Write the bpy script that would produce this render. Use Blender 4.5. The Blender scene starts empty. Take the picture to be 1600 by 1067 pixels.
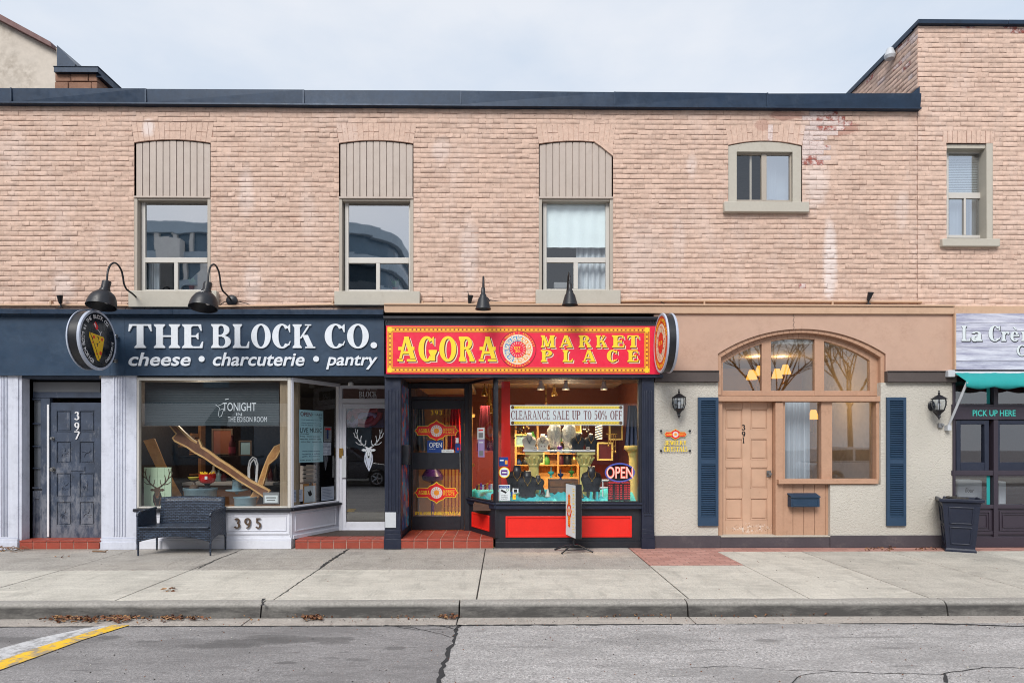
import bpy, math, random
from mathutils import Vector
rnd = random.Random(7)
Rad = math.radians
SC = bpy.context.scene
COL = SC.collection

# ------------------------------------------------------------------ camera
TH, CAMY, CZ, FPX = Rad(0.7), -10.0, 1.62, 1000.0
cd = bpy.data.cameras.new('camera'); cam = bpy.data.objects.new('camera', cd); COL.objects.link(cam)
cam.location = (0, CAMY, CZ); cam.rotation_euler = (math.pi/2, 0, -TH)
cd.sensor_width = 36; cd.lens = 22.5; cd.shift_y = (693-533.5)/1600; cd.clip_end = 800; cd.clip_start = .1
SC.camera = cam
# ------------------------------------------------------------------ sky, sun, exposure
SUN_EL, SUN_AZ = Rad(42), Rad(200)
wd = bpy.data.worlds.new('World'); SC.world = wd; wd.use_nodes = True
nt = wd.node_tree; nt.nodes.clear()
out = nt.nodes.new('ShaderNodeOutputWorld'); bg = nt.nodes.new('ShaderNodeBackground'); bg.inputs[1].default_value = .1
sky = nt.nodes.new('ShaderNodeTexSky'); sky.sky_type = 'NISHITA'; sky.sun_disc = False
sky.sun_elevation = SUN_EL; sky.sun_rotation = SUN_AZ; sky.air_density = 1; sky.dust_density = 2
tc = nt.nodes.new('ShaderNodeTexCoord'); mp = nt.nodes.new('ShaderNodeMapping'); mp.inputs['Scale'].default_value = (1, 1, 2.2)
nz = nt.nodes.new('ShaderNodeTexNoise'); nz.inputs['Scale'].default_value = 2.2; nz.inputs['Detail'].default_value = 7; nz.inputs['Roughness'].default_value = .55
rp = nt.nodes.new('ShaderNodeValToRGB')
rp.color_ramp.elements[0].position = .38; rp.color_ramp.elements[0].color = (3.35, 3.75, 4.3, 1)
rp.color_ramp.elements[1].position = .62; rp.color_ramp.elements[1].color = (4.2, 4.35, 4.6, 1)
mx = nt.nodes.new('ShaderNodeMix'); mx.data_type = 'RGBA'; mx.inputs[0].default_value = .88
L = nt.links
L.new(tc.outputs['Generated'], mp.inputs[0]); L.new(mp.outputs[0], nz.inputs[0]); L.new(nz.outputs[0], rp.inputs[0])
L.new(sky.outputs[0], mx.inputs[6]); L.new(rp.outputs[0], mx.inputs[7]); L.new(mx.outputs[2], bg.inputs[0]); L.new(bg.outputs[0], out.inputs[0])
sd = bpy.data.lights.new('sun', 'SUN'); sd.energy = 1.5; sd.angle = Rad(26); sd.color = (1, .97, .92)
so = bpy.data.objects.new('sun', sd); COL.objects.link(so); so.location = (-8, -14, 20)
dv = Vector((math.sin(SUN_AZ)*math.cos(SUN_EL), math.cos(SUN_AZ)*math.cos(SUN_EL), math.sin(SUN_EL)))
so.rotation_euler = dv.to_track_quat('Z', 'Y').to_euler()
SC.view_settings.view_transform = 'Standard'; SC.view_settings.look = 'None'; SC.view_settings.gamma = 1
SC.view_settings.exposure = 1.08
SC.cycles.max_bounces = 8; SC.cycles.transparent_max_bounces = 12; SC.cycles.caustics_reflective = False; SC.cycles.caustics_refractive = False
SC.cycles.use_denoising = True; SC.cycles.denoising_prefilter = 'ACCURATE'; SC.cycles.pixel_filter_type = 'BLACKMAN_HARRIS'; SC.cycles.filter_width = 1.05; SC.cycles.sample_clamp_indirect = 6

# ------------------------------------------------------------------ frames: a = right, b = up, c = towards the viewer
class Fr:
    def __init__(s, o, r, u, n): s.o, s.r, s.u, s.n = Vector(o), Vector(r).normalized(), Vector(u).normalized(), Vector(n).normalized()
    def __call__(s, a, b, c=0): return s.o + s.r*a + s.u*b + s.n*c
def FY(Y): return Fr((0, Y, 0), (1, 0, 0), (0, 0, 1), (0, -1, 0))
def FV(A, B): # vertical plane through ground points A -> B, seen from the street
    A, B = Vector((A[0], A[1], 0)), Vector((B[0], B[1], 0)); r = (B-A).normalized()
    return Fr(A, r, (0, 0, 1), (r.y, -r.x, 0))
_r, _f = Vector((math.cos(TH), -math.sin(TH), 0)), Vector((math.sin(TH), math.cos(TH), 0))
def ray(u, v): return _f + _r*((u-800)/FPX) + Vector((0, 0, 1))*((693-v)/FPX)
def PF(u, v, fr): # photo point -> local (a,b) on a plane
    if not isinstance(fr, Fr): fr = FY(fr)
    d = ray(u, v); o = Vector((0, CAMY, CZ)); t = (fr.o-o).dot(fr.n)/d.dot(fr.n); p = o+d*t-fr.o
    return p.dot(fr.r), p.dot(fr.u)
def W(u, v, Y):
    a, b = PF(u, v, Y); return Vector((a, Y, b))
def X(u, Y): return PF(u, 693, Y)[0]
def Z(v, Y, u=787): return PF(u, v, Y)[1]
def G(u, v, z=0):
    d = ray(u, v); t = (z-CZ)/d.z; return Vector((0, CAMY, CZ))+d*t
def PR(u0, v0, u1, v1, fr):
    p = [PF(u0, v0, fr), PF(u1, v0, fr), PF(u0, v1, fr), PF(u1, v1, fr)]
    return (p[0][0]+p[2][0])/2, (p[1][0]+p[3][0])/2, (p[2][1]+p[3][1])/2, (p[0][1]+p[1][1])/2

# ------------------------------------------------------------------ letters
_gl = {}
def glyphs(s, bold=0, shear=0):
    k = (s, bold, shear)
    if k in _gl: return _gl[k]
    c = bpy.data.curves.new('t', 'FONT'); c.body = s; c.extrude = .5; c.offset = bold; c.shear = shear; c.resolution_u = 4
    o = bpy.data.objects.new('t', c); COL.objects.link(o)
    me = bpy.data.meshes.new_from_object(o.evaluated_get(bpy.context.evaluated_depsgraph_get()))
    V = [tuple(v.co) for v in me.vertices]; Fc = [tuple(p.vertices) for p in me.polygons]
    bpy.data.objects.remove(o); bpy.data.curves.remove(c); bpy.data.meshes.remove(me)
    _gl[k] = (V, Fc); return _gl[k]
def ring(cx, cy, rx, ry, ix, iy, a0, a1, n=22, dx=0):
    A = [Rad(a0+(a1-a0)*i/n) for i in range(n+1)]
    o = [(cx+rx*math.cos(a), cy+ry*math.sin(a)) for a in A]; q = [(cx+dx+ix*math.cos(a), cy+iy*math.sin(a)) for a in A]
    return [[o[i], o[i+1], q[i+1], q[i]] for i in range(n)]
def serif(ch, T=.2, t=.06, k=.08):
    """one serif capital as polygons of cap height 1, and its width"""
    P = []
    def rect(x0, y0, x1, y1): P.append([(x0, y0), (x1, y0), (x1, y1), (x0, y1)])
    def sf(x0, x1, y, up): # serif foot with bracket
        s = 1 if up else -1
        P.append([(x0-k, y), (x1+k, y), (x1+k, y+s*t*.7), (x1, y+s*t*2), (x0, y+s*t*2), (x0-k, y+s*t*.7)][::s])
    def stem(x, w=T, lo=1, hi=1, y0=0, y1=1):
        rect(x, y0, x+w, y1)
        if lo: sf(x, x+w, y0, True)
        if hi: sf(x, x+w, y1, False)
    def diag(xa, ya, xb, yb, w): P.append([(xa, ya), (xa+w, ya), (xb+w, yb), (xb, yb)])
    def arm(x0, x1, y, d): # thin bar ending in a beak
        rect(x0, y-t/2, x1, y+t/2)
        if d: P.append([(x1-.1, y+d*t/2), (x1, y-d*t/2), (x1+.03, y+d*.24), (x1-.01, y+d*.24)])
    if ch == 'T':
        stem(.42-T/2, hi=0); rect(.02, 1-t, .82, 1)
        P.append([(.02, 1), (0, .7), (.035, .7), (.14, 1-t)]); P.append([(.82, 1), (.84, .7), (.805, .7), (.7, 1-t)]); return P, .84
    if ch == 'H': stem(k); stem(k+T+.3); rect(k+T, .5-t/2, k+T+.3, .5+t/2); return P, 2*k+2*T+.3
    if ch == 'I': stem(k); return P, 2*k+T
    if ch == 'E':
        stem(k); arm(k+T, k+T+.36, 1-t/2, -1); arm(k+T, k+T+.41, t/2, 1); rect(k+T, .5-t/2, k+T+.24, .5+t/2)
        P.append([(k+T+.14, .5), (k+T+.25, .36), (k+T+.27, .36), (k+T+.27, .64), (k+T+.25, .64)]); return P, k+T+.45
    if ch == 'F':
        stem(k); arm(k+T, k+T+.36, 1-t/2, -1); rect(k+T, .5-t/2, k+T+.24, .5+t/2); P.append([(k+T+.14, .5), (k+T+.25, .36), (k+T+.27, .36), (k+T+.27, .64), (k+T+.25, .64)]); return P, k+T+.4
    if ch == 'L': stem(k); arm(k+T, k+T+.38, t/2, 1); return P, k+T+.42
    if ch == 'B':
        stem(k); x = k+T; P.extend(ring(x+.14, .755, .27+T*.3, .245, .27-T*.7, .245-t, -90, 90)); P.extend(ring(x+.16, .265, .31+T*.3, .265, .31-T*.7, .265-t, -90, 90))
        rect(x, 1-t, x+.14, 1); rect(x, .51-t/2, x+.16, .51+t/2); rect(x, 0, x+.16, t); return P, x+.49+T*.3
    if ch in 'PR':
        stem(k); x = k+T; P.extend(ring(x+.13, .735, .28+T*.3, .265, .28-T*.7, .265-t, -90, 90)); rect(x, 1-t, x+.13, 1); rect(x, .47, x+.13, .47+t)
        if ch == 'R': diag(x+.1, .48, x+.34, t, T*1.05); rect(x+.32, 0, x+.4+T, t); return P, x+.42+T
        return P, x+.43+T*.3
    if ch == 'D':
        stem(k); x = k+T; P.extend(ring(x+.08, .5, .36+T*.4, .5, .36-T*.6, .5-t, -90, 90)); rect(x, 1-t, x+.08, 1); rect(x, 0, x+.08, t); return P, x+.46+T*.4
    if ch in 'OQ0': 
        w = .43 if ch != '0' else .33; P.extend(ring(w, .5, w, .52, w-T*1.02, .52-t, 0, 360, 36)); return P, 2*w
    if ch in 'CG':
        P.extend(ring(.42, .5, .42, .52, .42-T*1.05, .52-t, 42, 318, 30, .02)); P.append([(.68, .9), (.76, 1.0), (.79, 1.0), (.79, .66), (.76, .66), (.7, .8)])
        if ch == 'G': stem(.62, lo=0, y1=.46, y0=.02); return P, .82+k
        P.append([(.68, .12), (.74, .1), (.81, .28), (.785, .3)]); return P, .83
    if ch == 'S':
        P.extend(ring(.29, .74, .26, .28, .26-T*.75, .28-t, 40, 250, 18)); P.extend(ring(.31, .26, .29, .28, .29-T*.8, .28-t, -140, 70, 18))
        P.append([(.16, .62), (.24, .47), (.46, .38), (.4, .53)]); P.append([(.48, .9), (.53, 1), (.55, .7), (.525, .7)]); P.append([(.08, .1), (.03, 0), (.02, .3), (.045, .3)]); return P, .62
    if ch == 'K':
        stem(k); x = k+T; diag(x-.02, .4, x+.34, 1-t, t*1.2); diag(x+.1, .55, x+.33, t, T*1.05); rect(x+.22, 1-t*.8, x+.5, 1); rect(x+.24, 0, x+.44+T, t*.8); return P, x+.46+T
    if ch == 'A':
        diag(k, t, .38, 1, t*1.2); diag(.5-T*.2+.24, t, .34, 1, T*1.05); rect(.2, .3, .62, .3+t); rect(0, 0, .3, t*.8); rect(.5, 0, .86+T*.5, t*.8); return P, .86+T*.5
    if ch in 'MN':
        w = .62 if ch == 'N' else .82; stem(k, t*1.2); diag(k-.02, 1, (w if ch == 'N' else w/2+k/2)-.03, 0 if ch == 'N' else .06, T*.95)
        if ch == 'M': diag(w/2+k/2+.06, .06, w-.02, 1, t*1.3); stem(w, T)
        else: stem(w+.02, t*1.2, lo=0)
        return P, w+T+k if ch == 'M' else w+t+2*k
    if ch in 'VW':
        n = 1 if ch == 'V' else 2; x = .05
        for i in range(n): diag(x, 1, x+.27, 0, T*.95); diag(x+.3+T*.3, 0, x+.52, 1, t*1.2); rect(x-.06, 1-t*.8, x+T+.06, 1); x += .44
        rect(x-.04, 1-t*.8, x+.22, 1); return P, x+.24
    if ch == 'U':
        stem(k, lo=0, y0=.3); stem(k+T+.3, t*1.3, lo=0, y0=.3); c = (2*k+2*T+.3+t*1.3-T)/2+.0; x0, x1 = k, k+T+.3+t*1.3
        P.extend(ring((x0+x1)/2, .31, (x1-x0)/2, .32, (x1-x0)/2-T*.62, .32-t*1.3, 180, 360, 20, T*.32)); return P, x1+k
    if ch == 'Y': diag(.06, 1, .34, .42, T); diag(.42+T*.2, .42, .66, 1, t*1.2); stem(.36, hi=0, y1=.46); rect(0, 1-t*.8, .34, 1); rect(.55, 1-t*.8, .84, 1); return P, .84
    if ch == 'J': stem(.2, lo=0, y0=.2); P.extend(ring(.2, .2, .2+T*.0+T, .24, .2, .24-t, 180, 360, 14)); return P, .2+T+k
    if ch == '5':
        P.extend(ring(.27, .31, .29, .33, .29-T*.85, .33-t, -150, 130, 22)); rect(.1, .5, .1+t, 1); rect(.1, 1-T*.55, .5, 1); return P, .58
    if ch == '3':
        P.extend(ring(.25, .74, .24, .27, .24-T*.85, .27-t, -85, 160, 18)); P.extend(ring(.25, .27, .29, .29, .29-T*.85, .29-t, -160, 85, 20)); return P, .56
    if ch == '9':
        P.extend(ring(.28, .68, .28, .34, .28-T*.8, .34-t, 0, 360, 26)); P.extend(ring(.2, .62, .36, .64, .36-T*.75, .64-t, -95, 5, 16)); return P, .58
    if ch == '7': rect(0, 1-T*.6, .5, 1); diag(.1, 0, .44, 1-T*.5, T*.75); return P, .54
    if ch == '1': stem(.12, hi=0); P.append([(.12, 1), (.0, .84), (.0, .79), (.12, .85)]); return P, .24+T
    if ch == '8': P.extend(ring(.28, .74, .24, .27, .24-T*.7, .27-t, 0, 360, 22)); P.extend(ring(.28, .27, .28, .29, .28-T*.75, .29-t, 0, 360, 22)); return P, .56
    if ch == '%': P.extend(ring(.18, .76, .17, .25, .17-T*.5, .25-t, 0, 360, 18)); P.extend(ring(.66, .24, .17, .25, .17-T*.5, .25-t, 0, 360, 18)); diag(.1, 0, .62, 1, t*1.3); return P, .85
    if ch == '.': P.extend(ring(.14, .12, .13, .13, .001, .001, 0, 360, 14)); return P, .28
    if ch == "'": P.append([(.03, 1), (.12, 1), (.07, .7), (.05, .7)]); return P, .16
    if ch == 'a': P.extend(ring(.22, .16, .21, .2, .21-T*.8, .2-t, 60, 400, 18)); stem(.36, T*.9, hi=0, y1=.46, y0=0); P.extend(ring(.3, .44, .2+T*.35, .2, .3-T*.7, .2-t*1.2, 0, 160, 14)); return P, .44+T
    if ch == 'r': stem(k, T*.9, y1=.62); P.extend(ring(k+T+.16, .4, .22, .24, .12, .24-t*1.2, 60, 175, 10)); P.extend(ring(k+T+.22, .52, .08, .08, .001, .001, 0, 360, 12)); return P, k+T+.34
    if ch in 'eè':
        P.extend(ring(.3, .31, .3, .33, .3-T*.85, .33-t, 20, 320, 24)); rect(.12, .31, .56, .31+t); P.extend(ring(.3, .31, .29, .33, .29-t*1.4, .33-t, 0, 60, 8))
        if ch == 'è': P.append([(.16, .92), (.3, .92), (.42, .72), (.36, .72)])
        return P, .64
    return P, .36
# ------------------------------------------------------------------ mesh builder
class MB:
    def __init__(s): s.V, s.F, s.M = [], [], []
    def add(s, V, F, mi=0):
        n = len(s.V); s.V.extend([tuple(v) for v in V]); s.F.extend([tuple(i+n for i in f) for f in F]); s.M.extend([mi]*len(F)); return s
    def box(s, x0, x1, y0, y1, z0, z1, mi=0):
        return s.add([(x, y, z) for z in (z0, z1) for y in (y0, y1) for x in (x0, x1)], [(0, 2, 3, 1), (4, 5, 7, 6), (0, 1, 5, 4), (2, 6, 7, 3), (0, 4, 6, 2), (1, 3, 7, 5)], mi)
    def fbox(s, fr, a0, a1, b0, b1, c0, c1, mi=0):
        return s.add([fr(a, b, c) for c in (c0, c1) for b in (b0, b1) for a in (a0, a1)], [(0, 2, 3, 1), (4, 5, 7, 6), (0, 1, 5, 4), (2, 6, 7, 3), (0, 4, 6, 2), (1, 3, 7, 5)], mi)
    def pbox(s, u0, v0, u1, v1, fr, c0=0, c1=.02, mi=0):
        """photo rectangle on plane fr (a Y or a frame), from depth c0 to c1 in front of it"""
        if not isinstance(fr, Fr): fr = FY(fr)
        a0, a1, b0, b1 = PR(u0, v0, u1, v1, fr); return s.fbox(fr, a0, a1, b0, b1, c0, c1, mi)
    def quad(s, fr, a0, a1, b0, b1, c=0, mi=0): return s.add([fr(a0, b0, c), fr(a1, b0, c), fr(a1, b1, c), fr(a0, b1, c)], [(0, 1, 2, 3)], mi)
    def frame(s, fr, a0, a1, b0, b1, w, c0, c1, mi=0, wb=None, wt=None):
        wb = w if wb is None else wb; wt = w if wt is None else wt
        s.fbox(fr, a0, a0+w, b0, b1, c0, c1, mi); s.fbox(fr, a1-w, a1, b0, b1, c0, c1, mi)
        s.fbox(fr, a0+w, a1-w, b0, b0+wb, c0, c1, mi); s.fbox(fr, a0+w, a1-w, b1-wt, b1, c0, c1, mi); return s
    def prism(s, poly, fr, c0, c1, mi=0, side=None):
        n = len(poly); V = [fr(a, b, c1) for a, b in poly]+[fr(a, b, c0) for a, b in poly]
        s.add(V, [tuple(range(n)), tuple(range(2*n-1, n-1, -1))], mi)
        m = len(s.V)-2*n; Q = [(m+i, m+n+i, m+n+(i+1) % n, m+(i+1) % n) for i in range(n)]
        s.F.extend(Q); s.M.extend([mi if side is None else side]*n); return s
    def tube(s, pts, r, n=8, mi=0, cap=True):
        pts = [Vector(p) for p in pts]; m = len(pts); rr = r if isinstance(r, (list, tuple)) else [r]*m; V, Fc = [], []
        up = None
        for i, p in enumerate(pts):
            t = (pts[min(i+1, m-1)]-pts[max(i-1, 0)])
            t = t.normalized() if t.length > 1e-9 else Vector((0, 0, 1))
            if up is None: up = t.orthogonal().normalized()
            up = up-t*up.dot(t); up = up.normalized() if up.length > 1e-6 else t.orthogonal().normalized()
            w = t.cross(up)
            V += [p+(up*math.cos(6.2832*k/n)+w*math.sin(6.2832*k/n))*rr[i] for k in range(n)]
        for i in range(m-1): Fc += [(i*n+k, i*n+(k+1) % n, (i+1)*n+(k+1) % n, (i+1)*n+k) for k in range(n)]
        if cap: Fc += [tuple(range(n-1, -1, -1)), tuple(range((m-1)*n, m*n))]
        return s.add(V, Fc, mi)
    def lathe(s, prof, o, ax=(0, 0, 1), n=24, mi=0, sx=1, sy=1):
        o, ax = Vector(o), Vector(ax).normalized(); p = Vector((1, 0, 0)) if abs(ax.z) > .9 else Vector((0, 0, 1)).cross(ax).normalized(); q = ax.cross(p)
        V = [o+ax*h+(p*math.cos(6.2832*k/n)*sx+q*math.sin(6.2832*k/n)*sy)*r for r, h in prof for k in range(n)]; m = len(prof)
        Fc = [(i*n+k, i*n+(k+1) % n, (i+1)*n+(k+1) % n, (i+1)*n+k) for i in range(m-1) for k in range(n)]
        if prof[0][0] > 1e-4: Fc.append(tuple(range(n-1, -1, -1)))
        if prof[-1][0] > 1e-4: Fc.append(tuple(range((m-1)*n, m*n)))
        return s.add(V, Fc, mi)
    def ball(s, o, r, mi=0, n=14, sx=1, sy=1, sz=1):
        return s.lathe([(r*math.sin(math.pi*i/10)+1e-5, -r*sz*math.cos(math.pi*i/10)) for i in range(11)], o, (0, 0, 1), n, mi, sx, sy)
    def ribbon(s, pts, w, fr, c, mi=0, d=.002):
        for i in range(len(pts)-1):
            a, b = Vector(pts[i]), Vector(pts[i+1]); t = (b-a)
            if t.length < 1e-7: continue
            t.normalize(); nn = Vector((-t.y, t.x))*w/2; a, b = a-t*w*.45, b+t*w*.45; e = (i % 3)*.0003
            s.prism([tuple(a-nn), tuple(b-nn), tuple(b+nn), tuple(a+nn)], fr, c, c+d+e, mi)
        return s
    def sans(s, txt, fr, a0, a1, b0, b1, c0, c1, mi=0, bold=0, shear=0, xh=None, flip=False):
        V, Fc = glyphs(txt, bold, shear)
        if not V: return s
        xs = [v[0] for v in V]; ys = [v[1] for v in V]; x0, x1, y0, y1 = min(xs), max(xs), min(ys), max(ys)
        kx = (a1-a0)/(x1-x0); ky = (b1-b0)/(y1-y0) if xh is None else xh
        if xh is not None: y0 = 0
        return s.add([fr(a0+(v[0]-x0)*kx, b0+(v[1]-y0)*ky, c0+(v[2]+.5)*(c1-c0)) for v in V], Fc, mi)
    def line(s, txt, fr, a0, b0, h, c, mi=0, amax=None, bold=0, d=.001):
        """sans text of cap height h from a0, squeezed to amax"""
        V, Fc = glyphs(txt, bold, 0)
        if not V: return s
        x0 = min(v[0] for v in V); x1 = max(v[0] for v in V); k = h/.72; kx = k if amax is None else min(k*1.3, (amax-a0)/(x1-x0))
        return s.add([fr(a0+(v[0]-x0)*kx, b0+v[1]*k, c+(v[2]+.5)*d) for v in V], Fc, mi)
    def serif(s, txt, fr, a0, a1, b0, b1, c, d, mi=0, T=.2, t=.06, k=.08, gap=.08, sp=.35, off=(0, 0)):
        L_ = []; x = 0
        for ch in txt:
            if ch == ' ': x += sp; continue
            P, w = serif(ch, T, t, k); L_.append((x, P)); x += w+gap
        kx = (a1-a0)/(x-gap); ky = b1-b0; j = 0
        for gx, P in L_:
            for p in P:
                j += 1
                s.prism([(a0+off[0]+(gx+q[0])*kx, b0+off[1]+q[1]*ky) for q in p], fr, c, c+d+(j % 7)*.00012, mi)
        return s
    def arc(s, txt, fr, ca, cb, r, deg0, deg1, h, c, mi=0, inward=False, bold=.01, d=.002):
        n = len(txt)
        for i, ch in enumerate(txt):
            if ch == ' ': continue
            V, Fc = glyphs(ch, bold, 0)
            if not V: continue
            th = Rad(deg0+(deg1-deg0)*(i+.5)/n); x0 = min(v[0] for v in V); x1 = max(v[0] for v in V); k = h/.72
            ro = th-math.pi/2 if not inward else th+math.pi/2; rb = r if not inward else r+h
            cs, sn = math.cos(ro), math.sin(ro); bx, by = ca+rb*math.cos(th), cb+rb*math.sin(th)
            s.add([fr(bx+((v[0]-(x0+x1)/2)*cs-v[1]*sn)*k, by+((v[0]-(x0+x1)/2)*sn+v[1]*cs)*k, c+(v[2]+.5)*d) for v in V], Fc, mi)
        return s
    def disc(s, fr, ca, cb, r, c0, c1, mi=0, n=40, ra=None):
        return s.prism([(ca+(ra or r)*math.cos(6.28319*i/n), cb+r*math.sin(6.28319*i/n)) for i in range(n)], fr, c0, c1, mi)
    def annulus(s, fr, ca, cb, r, ri, c0, c1, mi=0, n=48):
        for i in range(n):
            a, b = 6.28319*i/n, 6.28319*(i+1)/n
            s.prism([(ca+r*math.cos(a), cb+r*math.sin(a)), (ca+r*math.cos(b), cb+r*math.sin(b)), (ca+ri*math.cos(b), cb+ri*math.sin(b)), (ca+ri*math.cos(a), cb+ri*math.sin(a))], fr, c0, c1, mi)
        return s
    def gable(s, fr, pts, w, c0, c1, mi=0): # strip along a polyline (outline trim) of width w downwards
        for i in range(len(pts)-1):
            (a, b), (e, f) = pts[i], pts[i+1]; s.prism([(a, b-w), (e, f-w), (e, f), (a, b)], fr, c0, c1, mi)
        return s

def wloc(o):
    v = Vector((0, 0, 0))
    while o is not None: v = v+o.location; o = o.parent
    return v
def part(name, mb, mats, parent=None, bevel=0, smooth=35, origin=None, label=None):
    if not isinstance(mats, (list, tuple)): mats = [mats]
    xs, ys, zs = zip(*mb.V)
    og = Vector(origin) if origin else Vector(((min(xs)+max(xs))/2, (min(ys)+max(ys))/2, min(zs)))
    me = bpy.data.meshes.new(name); me.from_pydata([tuple(Vector(v)-og) for v in mb.V], [], mb.F)
    for m in mats: me.materials.append(m)
    me.polygons.foreach_set('material_index', mb.M); me.update()
    if smooth: me.shade_smooth(); me.set_sharp_from_angle(angle=Rad(smooth))
    o = bpy.data.objects.new(name, me); COL.objects.link(o)
    if parent is not None: o.parent = parent
    o.location = og-wloc(parent)
    if bevel:
        b = o.modifiers.new('bevel', 'BEVEL'); b.width = bevel; b.segments = 2; b.limit_method = 'ANGLE'; b.angle_limit = Rad(40)
    if label: o['label'] = label
    return o
def tag(o, label, cat, group=None):
    o['label'] = label; o['category'] = cat
    if group: o['group'] = group
    return o
def thing(name, label, cat, loc, group=None):
    o = bpy.data.objects.new(name, None); COL.objects.link(o); o.location = loc; o.empty_display_size = .2
    return tag(o, label, cat, group)
def kind(o, k): o['kind'] = k; return o
def dup(root, loc, label):
    r = root.copy(); COL.objects.link(r); r.location = loc; r['label'] = label
    for ch in list(root.children):
        c = ch.copy(); COL.objects.link(c); c.parent = r
        for g in list(ch.children):
            d = g.copy(); COL.objects.link(d); d.parent = c
    return r

# ------------------------------------------------------------------ materials
def lin(r, g, b, k=.86):
    f = lambda c: ((c/255+.055)/1.055)**2.4 if c > 10 else c/255/12.92
    return (f(r)*k, f(g)*k, f(b)*k)
class NT:
    def __init__(s, name):
        s.m = bpy.data.materials.new(name); s.m.use_nodes = True; s.t = s.m.node_tree; s.t.nodes.clear()
        s.out = s.t.nodes.new('ShaderNodeOutputMaterial'); s.pos = s.t.nodes.new('ShaderNodeNewGeometry').outputs['Position']
    def n(s, ty, **kw):
        x = s.t.nodes.new(ty)
        for k, v in kw.items():
            if k.startswith('i_'):
                key = k[2:]; key = int(key) if key.isdigit() else key.replace('_', ' '); s.set(x.inputs[key], v)
            else: setattr(x, k, v)
        return x
    def set(s, inp, v):
        if hasattr(v, 'is_output') or isinstance(v, bpy.types.NodeSocket): s.t.links.new(v, inp)
        else: inp.default_value = (tuple(v)+(1,)) if (isinstance(v, tuple) and len(v) == 3 and inp.type == 'RGBA') else v
    def noise(s, scale, detail=5, rough=.55, vec=None, stretch=None):
        vec = s.pos if vec is None else vec
        if stretch: vec = s.n('ShaderNodeMapping', i_0=vec, i_Scale=stretch).outputs[0]
        return s.n('ShaderNodeTexNoise', i_Vector=vec, i_Scale=scale, i_Detail=detail, i_Roughness=rough).outputs[0]
    def ramp(s, f, a, b, lo=0., hi=1.): return s.n('ShaderNodeMapRange', i_0=f, i_1=a, i_2=b, i_3=lo, i_4=hi).outputs[0]
    def math(s, op, a, b=0.): return s.n('ShaderNodeMath', operation=op, i_0=a, i_1=b).outputs[0]
    def mix(s, f, a, b, blend='MIX'): return s.n('ShaderNodeMix', data_type='RGBA', blend_type=blend, i_0=f, i_6=a, i_7=b).outputs[2]
    def vary(s, col, amt, scale, **kw):
        f = s.noise(scale, **kw); a = tuple(max(0, c*(1-amt)) for c in col); b = tuple(c*(1+amt) for c in col)
        return s.mix(s.ramp(f, .3, .7), a, b)
    def blotch(s, x, y, z, rx, ry, rz, nf, k=.7, edge=.25):
        """mask of a stain at a world place with a ragged outline (nf: a noise)"""
        d = s.n('ShaderNodeMapping', vector_type='TEXTURE', i_0=s.pos, i_Location=(x, y, z), i_Scale=(rx, ry, rz)).outputs[0]
        ln = s.n('ShaderNodeVectorMath', operation='LENGTH', i_0=d).outputs['Value']
        v = s.math('ADD', ln, s.math('MULTIPLY', s.math('SUBTRACT', nf, .5), k*2))
        return s.ramp(v, 1+edge, 1-edge)
    def bsdf(s, col, rough=.6, metal=0., spec=.5, coat=0., bump=None, bstr=.2, bdist=.01, emit=None, estr=0., trans=0.):
        p = s.n('ShaderNodeBsdfPrincipled'); s.set(p.inputs['Base Color'], col); s.set(p.inputs['Roughness'], rough); s.set(p.inputs['Metallic'], metal)
        s.set(p.inputs['Specular IOR Level'], spec); s.set(p.inputs['Coat Weight'], coat)
        if emit: s.set(p.inputs['Emission Color'], emit); s.set(p.inputs['Emission Strength'], estr)
        if bump is not None: s.t.links.new(s.n('ShaderNodeBump', i_Strength=bstr, i_Distance=bdist, i_Height=bump).outputs[0], p.inputs['Normal'])
        s.t.links.new(p.outputs[0], s.out.inputs[0]); return s.m
def pm(name, col, rough=.6, var=.12, vs=5, bump=.15, bs=90, metal=0., spec=.5, coat=0., dirt=0., dcol=(.06, .05, .045), ds=3, stretch=None, emit=None, estr=0.):
    t = NT(name); c = t.vary(col, var, vs, stretch=stretch); c = t.mix(.5, c, t.vary(col, var*.8, vs*9))
    if dirt:
        f = t.math('MULTIPLY', t.ramp(t.noise(ds, 8, .65), .5, .72), t.ramp(t.noise(ds*9, 4), .35, .6)); c = t.mix(t.math('MULTIPLY', f, dirt), c, dcol)
    r = t.ramp(t.noise(vs*4), .3, .7, max(.03, rough-.1), min(1, rough+.1))
    return t.bsdf(c, r, metal, spec, coat, t.noise(bs, 4) if bump else None, bump, .004, emit, estr)
def wood(name, c0, c1, rough=.55, st=(3, 3, 40), scale=1.5, bump=.2):
    t = NT(name); f = t.noise(scale, 6, .6, stretch=st); g = t.noise(scale*5, 4, .6, stretch=st)
    c = t.mix(t.ramp(f, .3, .7), c0, c1); c = t.mix(t.ramp(g, .55, .75, 0, .5), c, tuple(v*.45 for v in c0))
    return t.bsdf(c, rough, bump=g, bstr=bump, bdist=.004)
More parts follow.
